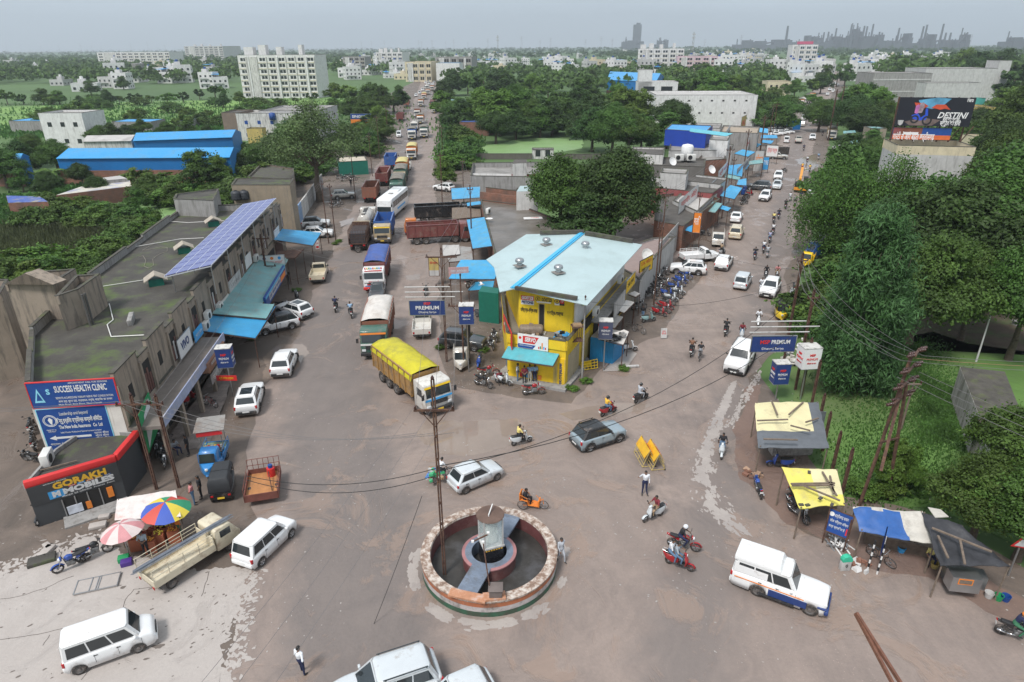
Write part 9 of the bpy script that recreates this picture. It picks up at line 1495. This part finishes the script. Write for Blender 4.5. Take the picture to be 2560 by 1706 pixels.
B1.poly([(.20,.38),(.28,.46),(.33,.30),(.38,.40),(.37,.62),(.40,.62),(.42,.36),(.40,.22),(.30,.20),(.22,.26)],mat('poster_scooter',(.02,.08,.55)),lift=.024);B1.disc(.42,.2,.75,MBK,r0=.5,lift=.03);B1.disc(.25,.24,.65,MBK,r0=.4,lift=.03);B1.poly([(.27,.46),(.33,.46),(.35,.72),(.32,.84),(.28,.78)],mat('poster_rider',(.40,.30,.34),var=.6,scale=.8),lift=.028);B1.poly([(.23,.46),(.27,.42),(.29,.70),(.26,.76),(.23,.70)],mat('poster_pink',(.5,.16,.4),var=.4,scale=.8),lift=.03)
B1.text('DESTINI',.75,.38,1.3,MWP,wth=.40,shear=.3,bold=.03);B1.text('हीरो का स्कूटर',.74,.24,.8,MWP,wth=.22,bold=.03);B1.text('स्कूटर का हीरो',.74,.11,.9,MWP,wth=.27,bold=.03);B1.text('Hero',.93,.92,.9,MWP,wth=.08,bold=.02);B1.poly([(.03,.2),(.11,.2),(.10,.06),(.07,.01),(.04,.06)],MLG,lift=.02)
mb=MB()
for u in np.linspace(.03,.97,7):p=vec(bA.x,bA.y,0)+d_*Lb*u+bbl.n*.9;mb.tb((p.x,p.y,hB),(p.x,p.y,z2),.14,n=6);q=p+d_*Lb*.13;mb.tb((p.x,p.y,hB),(q.x,q.y,z1),.09,n=5)
o_=mb.mk_('truss',MRU,None);tag(o_,'steel truss frame holding two billboards above beige roof','truss')
fb('teal_house','turquoise plastered building behind right end of billboards','house',2390,2415,300,248,10,M_TEAL,M_TEAL,.3,yb1=302);fb('yellow_house','small yellow house right of billboards','house',2425,2475,322,268,10,MY2,MGR,.6,2,1);fb('cream_roof_house','cream flat roofed house at right edge beyond trees','house',2480,2600,420,355,14,MCR,MLR,.6)
fb('small_hut','small beige hut with turquoise roof left of billboards','hut',2170,2206,375,322,5,MBE,MA2,.1)
awp('turquoise lean to sheet on white posts left of beige hut',[(2108,328),(2138,326),(2140,332),(2108,334)],(4,4,3.5,3.5),MA2,group='roadside sheets right of the right road');awp('lower turquoise sheet roof beside far right road',[(2126,352),(2158,350),(2160,362),(2126,362)],(4,4,3.5,3.5),MA2,group='roadside sheets right of the right road')
dh=rp('derelict dark roofed outhouse with white partitions in park','outhouse',[(2400,918),(2512,930),(2560,1050),(2450,1045)],2.8,W('lichen_white',(.42,.40,.37),(.12,.12,.09),.5),MCP,0,name='outhouse');rp('second derelict white outhouse partly under right trees','outhouse',[(2460,1090),(2510,1080),(2545,1150),(2490,1160)],2.2,MOW,MDR,0,name='outhouse')
pole('pk',(2440,905),788,'pale concrete pole standing in brown park ground',(),MLG,dbl=0,group='pale park poles');pole('pk2',(2252,1075),950,'thin pole in park behind braced pole',((.3,.5),),MWD,dbl=0,group='pale park poles')
b=emp('park_bench',at(2550,812),.2,'dark bench at right edge of brown park ground','bench');MB().box((0,0,.45),(1.8,.5,.1)).mk_('seat',MGY,b);[(lambda s:(MB().box((s*.7,0,.2),(.15,.45,.4)).mk_('leg',MGY,b)))(s)for s in(-1,1)]
NEAR=[((800,505),262,T_AIRY,'big open crowned roadside tree behind maroon tipper',1.25),((1400,596),392,TB1,'left half of big round tree pair behind pale blue roof',1.12),((1530,606),372,TB2,'right half of big round tree pair behind pale blue roof',1.08),((1470,625),480,TM2,'low bushy tree against back of pale blue roof',1.3),((1112,470),395,TM3,'straggly sapling at right edge of left road',1.),((2130,968),505,T_BAMB,'very tall drooping dense tree right of poles',1.),((2085,640),385,T_VINE,'creeper covered tree hanging over right road',1.15),((2190,640),372,T_VINE,'second creeper covered tree in front of blank grey wall',.95),((2000,800),705,TM2,'dark leafy sapling between poles of right road',.9),((2350,760),450,TB2,'big dark tree behind park, left one',1.2),((2450,740),395,TWD,'big spreading tree behind park, middle one',1.15),((2560,760),380,TB1,'big tree at right edge behind park',1.2),((2270,860),600,TWD,'spreading lower tree in park beside drooping one',.95),((2400,850),640,TWD,'spreading tree over brown park ground',.9),((2520,900),610,TB1,'leafy tree at right edge of brown park ground',.85),((2230,700),470,TB2,'dark tree between creeper trees and park',1.),((2430,1345),1150,TB1,'bushy tree behind black sheeted stall',1.1),((2540,1400),1180,TB1,'bushy tree at right edge over black sheeted stall',1.2),((2575,1300),1030,TWD,'tree at right edge above stalls',.9),((2215,1235),1090,TM3,'young tree behind braced pole',.6),((2480,1155),1020,TM3,'young airy tree by second white outhouse',1.),((2260,1240),1110,TM3,'young light green tree in park behind lemon stall',.45),((2470,560),335,TB1,'tall tree right of blank grey billboard building',.8),((2475,470),300,TB2,'tall dark tree right of billboards',.8),((2540,420),210,TB1,'tall tree in front of cream roofed house',1.1),((2520,600),350,TB2,'large dark tree above park at right',1.2),((2090,540),360,TMD,'tree between crane and creeper tree',1.2),((2120,450),330,TM2,'dark tree behind turquoise sheet by far right road',1.1)]
for b,ty,T,lab,sx in NEAR:bp_=at(*b);plant(bp_,T,hpx(bp_,ty),lab,None,sx=sx)
MIDT=[(60,440,345),(150,440,352),(20,470,370),(90,420,338),(210,470,408),(130,500,428),(60,480,420),(250,500,440),(285,375,305),(320,350,310),(360,345,300),(250,370,318),(420,345,305),(470,350,300),(520,340,312),(510,480,372),(550,460,385),(380,500,450),(440,520,455),(350,530,470),(600,440,380),(650,430,360),(690,420,340),(740,400,300),(760,380,290),(690,400,330),(840,260,205),(870,262,200),(900,270,196),(930,275,205),(960,285,212),(985,280,210),(880,300,240),(920,310,245),(950,330,262),(1000,262,212),(850,290,240),(940,360,300),(925,378,320),(940,395,352),(600,262,228),(640,262,240),(700,262,240),(740,262,236),(780,255,225),(560,270,232),(420,262,225),(460,258,222),(380,258,230),(340,262,225),(270,265,222),(300,262,230),(150,262,225),(110,262,220),(60,262,228),(20,262,215),(200,262,238),(230,240,200),(500,250,215),(540,250,200),(310,225,190),(260,218,185),(1110,262,200),(1130,240,172),(1170,240,178),(1210,245,168),(1250,250,172),(1290,245,176),(1330,255,182),(1370,250,185),(1110,300,225),(1140,320,250),(1160,330,245),(1210,330,215),(1250,340,220),(1290,330,215),(1330,335,250),(1240,360,280),(1290,350,270),(1350,345,262),(1380,340,250),(1410,320,240),(1440,300,215),(1300,300,232),(1180,300,240),(1350,300,215),(1390,290,205),(1440,350,290),(1460,270,190),(1500,300,210),(1540,295,205),(1560,330,215),(1590,330,220),(1480,340,235),(1480,380,262),(1530,395,262),(1570,392,280),(1600,385,285),(1680,340,250),(1665,372,275),(1700,335,262),(1720,260,170),(1700,250,185),(1760,260,165),(1790,262,180),(1830,262,185),(1860,258,190),(1750,285,215),(1800,290,222),(1850,285,225),(1900,270,215),(1880,215,165),(1920,205,158),(1700,210,158),(1760,200,155),(1640,230,180),(1600,225,185),(1560,220,170),(1520,230,180),(1480,215,172),(1930,330,250),(1950,310,245),(1900,300,250),(1960,330,268),(1985,245,195),(2030,235,188),(2060,215,160),(2090,218,162),(2110,215,158),(2050,235,185),(1905,235,200),(2045,330,252),(2070,310,250),(2100,300,225),(2130,300,205),(2160,290,205),(2180,320,215),(2200,262,190),(2180,262,200),(2120,350,240),(2160,360,262),(2190,340,255),(2180,420,345),(2140,430,360),(2150,470,370),(2175,460,360),(2170,400,320),(2150,330,250),(2440,360,300),(2460,400,310),(2430,420,340),(2440,350,270),(2500,300,215),(2540,330,230),(2520,262,150),(2480,235,130),(2440,215,125),(2400,205,118),(2550,230,125),(2500,210,118),(2360,195,130),(2300,210,160),(2150,200,165),(2200,190,160)]
rr=Rnd(21)
def reg(x,y):
 if x<560:return('tree of scrubby belt around blue sheds on left','trees around the blue sheds')if y>300 else('tree along far edge of green field on left','trees beyond the left field')
 if x<1010:return('tree in green strip left of left road','trees left of left road')
 if x<1470:return('tree of thicket around green pond between roads','trees around the green pond')
 if x<1980:return('tree of wood behind shops of right road','trees behind right road shops')
 return('tree of wood right of right road and around billboards','trees around the billboards')
for i,(x,y,ty)in EN(MIDT):
 b=at(x,y);h=hpx(b,ty);T=[TMD,TM2,TM3,TB1,TB2,TWD][rr.randrange(6)]if y>300 else[S1,S2,TM2,TMD,S3,TM3][rr.randrange(6)];l,g=reg(x,y);plant(b,T,h,l,g,sx=rr.u(1.,1.35))
for i,(x,y)in EN(((140,462),(118,470),(60,462),(1325,300),(1312,310))):b=at(x,y);plant(b,T_BAN if i<3 else T_PALM,[4.5,4,5,12,11][i],['banana plant left of dark trees by blue shed','second banana plant by blue shed','banana plant near left edge','palm standing above pond thicket','shorter palm beside pond thicket'][i],cat='plant' if i<3 else 'tree')
for i,(x,y)in EN(((1905,290),(1915,285),(1925,280),(1935,276),(1945,272),(1950,268))):b=at(x,y);plant(b,S2,hpx(b,214+3*i),'slim dark conical tree in row left of far right road','row of slim conical trees',sx=.42)
rr=Rnd(8);BZ=[((0,260,660,720),18,'bush of thicket behind market building','bushes behind the market building',2.8),((230,430,560,660),16,'leafy bush climbing back wall of market building','bushes on market back wall',2.2),((0,330,520,590),20,'bush on the left wasteland','bushes on the left wasteland',2.4),((330,640,440,520),18,'bush beside the marsh water','bushes beside the marsh water',3.),((560,800,370,460),22,'bush between marsh and roadside tree','bushes left of roadside tree',3.2),((1115,1180,350,430),12,'bush right of left road near pond','bushes near the pond bank',3.5),((1190,1470,300,345),18,'bush on far bank of green pond','bushes on far pond bank',4.),((860,960,300,400),14,'bush on left verge of left road','bushes on the left verge',3.2),((1890,2080,255,320),18,'bush beside far right road','bushes beside far right road',4),((100,900,262,330),44,'bush scattered over green field','bushes in the green field',4.),((1500,1950,235,300),36,'bush of green waste ground behind warehouse','bushes behind the warehouse',5.5),((2150,2330,1225,1250),5,'low bush behind lemon and blue stalls','bushes behind the stalls',1.),((2100,2560,560,720),16,'bush under big park trees','bushes under the park trees',4.),((2250,2560,330,560),24,'bush of slope around billboard building','bushes around the billboard building',5.),((2020,2110,700,860),12,'bush at foot of drooping tree','bushes at the drooping tree',2.4)]
for(x0,x1,y0,y1),n,l,g,hh in BZ:
 k=0;tries=0
 while k<n and tries<n*6:
  tries+=1;x,y=rr.u(x0,x1),rr.u(y0,y1)
  if g=='bushes on market back wall' and not(-(x-230)*.74+700-42<y<-(x-230)*.74+700-8):continue
  if 'wasteland' in g and 260<x and y<545:continue
  b=at(x,y);plant(b,[T_BUSH,T_BUSH2][rr.randrange(2)],hh*rr.u(.6,1.3),l,g,sx=rr.u(1.,1.7),cat='bush');k+=1
for i,(x,y)in EN(((632,848),(838,612),(848,606),(742,728),(1465,958),(1560,925),(1100,872),(1210,880),(1430,975),(1120,300))):b=at(x,y);plant(b,T_BUSH,.4,['grass tuft round small post beside parked white suv','grass tuft at left pole of pair','grass tuft at right pole of pair','grass tuft below standing sign','grass beside fallen yellow barricade','grass tuft beyond kiosk slab','weeds in yard by traffic light','weeds along left wall of yellow shop','weeds at yellow shop corner step','weeds by cream roadside shop'][i],sx=2.,cat='plant')
def tufts(name,regions,n,seed,m,size=(.25,.6),lab=None,wide=.12):
 rs=np.random.RandomState(seed);V=[];per=n//len(regions)
 for(x0,x1,y0,y1)in regions:
  X=rs.uniform(x0,x1,per)+rs.normal(size=per)*(x1-x0)*.15;Y=rs.uniform(y0,y1,per)+rs.normal(size=per)*(y1-y0)*.1
  for x,y in zip(X,Y):
   p=at(x,y);a=rs.uniform(0,6.28);h=rs.uniform(*size);w_=wide*rs.uniform(.6,1.4);c,s=cos(a)*w_,sin(a)*w_;lx,ly=rs.normal(size=2)*h*.25;V+=[(p.x-c,p.y-s,0),(p.x+c,p.y+s,0),(p.x+c*.3+lx,p.y+s*.3+ly,h),(p.x-c*.3+lx,p.y-s*.3+ly,h)]
 F=np.arange(len(V)).reshape(-1,4);o=npm(name,V,F,m);tag(o,lab,None,None,'stuff')
L_GRASS=lmat('grass_blades',(.075,.145,.035),.3);L_REED=lmat('reed_blades',(.085,.105,.045),.3)
tufts('grass',[(2110,2400,930,1240),(2150,2330,860,960),(2300,2420,960,1100)],26000,3,L_GRASS,(.08,.22),'short grass of the park',.06);tufts('reeds',[(10,330,560,660)],16000,4,L_REED,(.5,1.3),'reeds of the marshy wasteland',.07)
tufts('field_grass',[(0,560,318,345),(20,880,255,330),(0,140,500,560),(200,560,470,500),(1110,1190,300,400),(1500,1900,240,300)],36000,5,L_GRASS,(.4,1.2),'rough grass of the fields',.35)
rr=Rnd(33)
HM=[MWH,MWH,MLG,MWH,MCR,MWH,MWH,MLG]
def house_proto(seed):
 r=Rnd(seed);w_,d,st=r.u(9,15),r.u(9,14),r.choice([1,2,2,3]);h=st*3.3;mb=MB();mb.bb(-w_/2,w_/2,-d/2,d/2,-.2,h,m=0);mb.bb(-w_/2+.3,w_/2-.3,-d/2+.3,d/2-.3,h,h+.04,m=1)
 for a in((-w_/2,w_/2,-d/2,-d/2+.25),(-w_/2,w_/2,d/2-.25,d/2),(-w_/2,-w_/2+.25,-d/2+.25,d/2-.25),(w_/2-.25,w_/2,-d/2+.25,d/2-.25)):mb.bb(a[0],a[1],a[2],a[3],h,h+.9,m=0)
 for j in RG(st):
  nb=int(w_//3)
  for i in RG(nb):x=-w_/2+(i+.5)*w_/nb;mb.bb(x-.65,x+.65,-d/2-.05,-d/2+.02,j*3.3+.9,j*3.3+2.2,m=2)
  for i in RG(3):y=-d/2+(i+.5)*d/3;[mb.bb(s*w_/2-.05,s*w_/2+.05,y-.5,y+.5,j*3.3+1.,j*3.3+2.2,m=2)for s in(-1,1)]
  if j and r.random()<.7:mb.bb(-w_*.4,w_*.2,-d/2-1.3,-d/2,j*3.3-.1,j*3.3+.05,m=0);mb.bb(-w_*.4,w_*.2,-d/2-1.3,-d/2-1.2,j*3.3,j*3.3+.9,m=0)
 x=r.u(-w_*.25,w_*.25);mb.bb(x-1.8,x+1.8,0,3.5,h,h+2.8,m=0);mb.lth([(0,0),(.9,0),(.9,1.2),(0,1.4)],10,(x,2,h+2.8),m=r.choice([3,4,5]))
 if r.random()<.35:mb.slab([(-w_/2,-d/2,h+2.6),(0,-d/2,h+2.6),(0,d/2,h+3.),(-w_/2,d/2,h+3.)],.1,m=6)
 o=mb.mk_('town_house',[MWH,MGR,MWN,MBK,MWP,MSB,MBS]);KIDS[o.name]=[];PROTO.append(o);return o
HP=[house_proto(s)for s in RG(12)]
ZN=[((1610,2360,150,186),175,'white or pale flat roofed house of dense town on right','houses of town on right'),((1130,1600,160,186),60,'pale flat roofed house of town beyond pond woods','houses of town in middle'),((150,600,186,228),18,'small pale house beyond left field','houses beyond the left field'),((820,1090,158,200),36,'pale house near end of left road','houses near end of left road'),((0,560,150,178),22,'tiny pale house in far woods on left','tiny houses in far left woods'),((560,1500,136,150),26,'tiny pale building in far woods in middle','tiny buildings in far middle woods'),((1980,2180,186,205),14,'pale house by top of right road','houses by top of right road'),((1560,1940,128,150),30,'tiny white house at far side of town','tiny houses at far side of town')]
for(x0,x1,y0,y1),n,l,g in ZN:
 for k in RG(n):
  for t_ in RG(30):
   x,y=rr.u(x0,x1),rr.u(y0,y1)
   if 590<x<840 and y>150:continue
   if 1040<x<1092 and y>160 or 2070<x<2125 and y>150:continue
   break
  b=at(x,y);P=rr.choice(HP);dup(P,(b.x,b.y,0),rr.choice([0,.4,-.2,.42])+rr.u(-.06,.06),rr.u(.85,1.25),l,'house',g,{MWH.name:HM[rr.randrange(8)]})
def wood(name,lab,zones,seed,m,per=34,leaf=2.6):
 rs=np.random.RandomState(seed);Cs=[];Ns=[];S=[]
 for(x0,x1,y0,y1),n,h in zones:
  for k in RG(n):
   p=at(rs.uniform(x0,x1),rs.uniform(y0,y1));hh=h*rs.uniform(.6,1.25);R_=hh*rs.uniform(.4,.65);d=rs.normal(size=(per,3));d[:,2]=np.abs(d[:,2])*.9+.05;d/=np.linalg.norm(d,axis=1)[:,None];Cs.append(np.array([p.x,p.y,hh*.45])+d*np.array([R_,R_,hh*.5])*rs.uniform(.75,1.05,size=(per,1)));Ns.append(d);S.append(np.full(per,hh*.30))
 C=np.concatenate(Cs);Nn=np.concatenate(Ns);V,F=leaves(C,Nn,1.,rs,1.1);s=np.repeat(np.concatenate(S),4)[:,None];c4=np.repeat(C,4,axis=0);V=c4+(V-c4)*s;o=npm(name,V,F,m);tag(o,lab,None,None,'stuff')
wood('far_woods','woods fading towards the horizon',[((-200,2800,122,128),800,16),((-100,2700,127,136),900,13),((-50,1600,135,150),700,11),((1500,2600,133,146),500,11)],3,LDK,22)
wood('middle_woods','woods between fields and town',[((-50,600,148,178),420,11),((-50,600,176,212),300,10),((820,1060,145,190),160,10),((1060,1620,158,200),200,9),((1600,2400,146,190),260,9),((2200,2650,150,215),260,13),((600,860,135,165),120,10),((1120,1600,190,240),160,9),((1650,1960,190,240),120,9)],4,LMD,34)
MWK=mat('works_steel',(.10,.11,.13),rgh=.9,var=.2,scale=.02)
def hp2(b,ty):return hpx(b,ty,400)
FY=127
def fpnt(x,y=FY):return at(x,y)
def stack(x,ty,label,w_=5,y=FY,lean=0):b=fpnt(x,y);h=hp2(b,ty);o=emp('chimney',b,0,label,'chimney','chimneys of the steelworks');MB().tb((0,0,0),(lean,0,h),w_,w_*.65,10).mk_('shaft',MWK,o);return o
for i,(x,ty)in EN(((1961,65),(2053,81),(2064,80),(2073,85),(2082,71),(2150,65),(2157,66),(2171,60),(2190,80),(2197,82),(2237,70),(2296,66),(2304,62),(2344,60),(2355,82),(2367,82))):stack(x,ty,['lone smoking chimney left of steelworks','first short chimney','second short chimney','third short chimney','thin tall chimney before furnaces','first chimney right of furnaces','second chimney right of furnaces','tallest chimney right of furnaces','short stub chimney after tallest','second stub chimney after tallest','leaning looking chimney in mid works','left of twin thin chimneys','right of twin thin chimneys','tall lone chimney towards right end','small stub right of tall lone chimney','last small stub chimney'][i]+' on the horizon',4.5 if i else 6)
def works(x0,x1,ty,label,n,seed,slope=0,name='furnace_hall'):
 r=Rnd(seed);b=fpnt((x0+x1)/2);o=emp(name,b,0,label,'industrial building','works buildings on the horizon');W_=(fpnt(x1)-fpnt(x0)).length;H=hp2(b,ty);mb=MB()
 for k in RG(n):
  u=(k+.5)/n;hh=H*(r.u(.45,1)if n>2 else 1)*(1-slope*(1-u));mb.box(((u-.5)*W_,r.u(-20,20),hh/2),(W_/n*1.15,40,hh))
 mb.mk_('hall',MWK,o);mb=MB()
 for k in RG(n):x=(r.random()-.5)*W_;mb.tb((x,0,0),(x,0,H*r.u(.8,1.15)),2.2,2,6)
 mb.tb((-W_/2,0,H*.25),(W_*.3,0,H*.9),3,3,6);mb.mk_('pipework',MWK,o);return o
works(1840,2000,97,'long low shed of works under lone chimney',9,1);works(2015,2050,88,'small furnace block left of short chimneys',5,2);works(2098,2146,66,'large blast furnace cluster in middle of works',9,3,.3);works(2050,2110,90,'conveyors between short chimneys and furnaces',6,4);works(2150,2200,86,'furnace sheds right of cluster',5,5);works(2200,2400,98,'long pale shed of works',12,6);works(2230,2262,84,'small furnace behind long pale shed',4,8);works(2295,2320,84,'small furnace by twin chimneys',4,9);works(2385,2416,77,'sloping coal conveyor tower of works',3,10,.6);works(2490,2620,82,'shed at right end of works',6,11,.3);works(1560,1600,96,'small distant plant beside tall tower',4,12)
b=fpnt(1590,126);H=hp2(b,62);o=emp('cement_tower',b,0,'tall rectangular tower standing alone on horizon','tower');mb=MB();Wt=(fpnt(1597,126)-fpnt(1583,126)).length;mb.box((0,0,H/2),(Wt,Wt,H));mb.box((Wt*.1,0,H*1.03),(Wt*.5,Wt*.5,H*.08));mb.mk_('shaft',MWK,o);works(1562,1600,100,'low plant at foot of tall tower',5,13);works(1640,1665,96,'second small plant right of tall tower',4,14)
def latt(x,yb,ty,label,w_=3.,cat='mast',name='telecom_mast',group=None,m=MGY,arms=1):
 b=at(x,yb);h=hp2(b,ty);o=emp(name,b,0,label,cat,group);mb=MB();k=7
 for sx,sy in((-1,-1),(1,-1),(1,1),(-1,1)):
  mb.tb((sx*w_/2,sy*w_/2,0),(sx*w_*.14,sy*w_*.14,h),.16,.12,4)
  for j in RG(k):f=lambda t:w_/2*(1-t)+w_*.14*t;t0,t1=j/k,(j+1)/k;mb.tb((sx*f(t0),sy*f(t0),h*t0),(-sy*f(t1),sx*f(t1),h*t1),.1,n=3)
 mb.mk_('frame',m,o)
 if arms:mb=MB();[mb.box((cos(t)*w_*.5,sin(t)*w_*.5,h*z),(.6,.6,2.4))for t in(0,1.57,3.14,4.7)for z in(.82,.92)];mb.mk_('antenna',MLG,o)
 return o
latt(1245,160,88,'telecom mast in town, left one');latt(1728,158,80,'telecom mast in town, right one',4)
wt_=at(352,196);H=hp2(wt_,158);o=emp('water_tower',wt_,0,'old concrete water tower on legs left of apartment block','water tower');mb=MB();[mb.tb((cos(t)*4.5,sin(t)*4.5,0),(cos(t)*3,sin(t)*3,H*.7),.45,n=5)for t in(.4,1.97,3.54,5.1)];mb.mk_('leg',MGY,o);MB().lth([(0,H*.7),(5,H*.72),(5.5,H*.98),(0,H)],16).mk_('tank',MGY,o)
py_n=0
pr=latt(20,132,112,'p',9,'pylon','pylon',arms=0);b0=pr.location.copy();hpr=hp2(b0,112)
mb=MB();[mb.bmq((-9,0,hpr*z),(9,0,hpr*z),.5,.5)for z in(.72,.85,.96)];mb.mk_('crossarm',MGY,pr);snp(pr);PROTO.append(pr)
for i,x in EN((20,55,105,150,205,232,255,330,372,415,880,905,930,962,1048,1055,1080,1082,1115,1135,1170,1220,1304,1350,1376,1463,1502,1530,1760,1850,2420)):
 b=at(x,131 if x<500 else 127);dup(pr,b,rr.u(-.5,.5),1.*rr.u(.75,1.2),'lattice power pylon in far row on horizon','pylon','power pylons on the horizon')
hz_m=bpy.data.materials.new('haze');hz_m.use_nodes=True;n_=hz_m.node_tree.nodes;n_.remove(n_['Principled BSDF']);pv=n_.new('ShaderNodeVolumePrincipled');siv(pv,'Color',(.86,.94,1.,1));siv(pv,'Density',.0002);siv(pv,'Anisotropy',.2)
hz_m.node_tree.links.new(pv.outputs[0],n_['Material Output'].inputs['Volume'])
o=MB().bb(-8600,8600,-60,8200,-1.6,330).mk_('haze',hz_m);tag(o,'pale haze over far town',None,None,'stuff')
drop_protos()
gr_={}
for o in COL.objects:
 if o.get('label')and o.get('group'):gr_.setdefault(o['label'],[]).append(o)
for l,os_ in gr_.items():
 if 1<len(os_)<61:
  os_.sort(key=lambda o:o.location.x/max(1,o.location.y))
  for i,o in EN(os_):o['label']='%s, %d%s from left'%(l,i+1,'st' if i%10==0 and i!=10 else 'nd' if i%10==1 and i!=11 else 'rd' if i%10==2 and i!=12 else 'th')
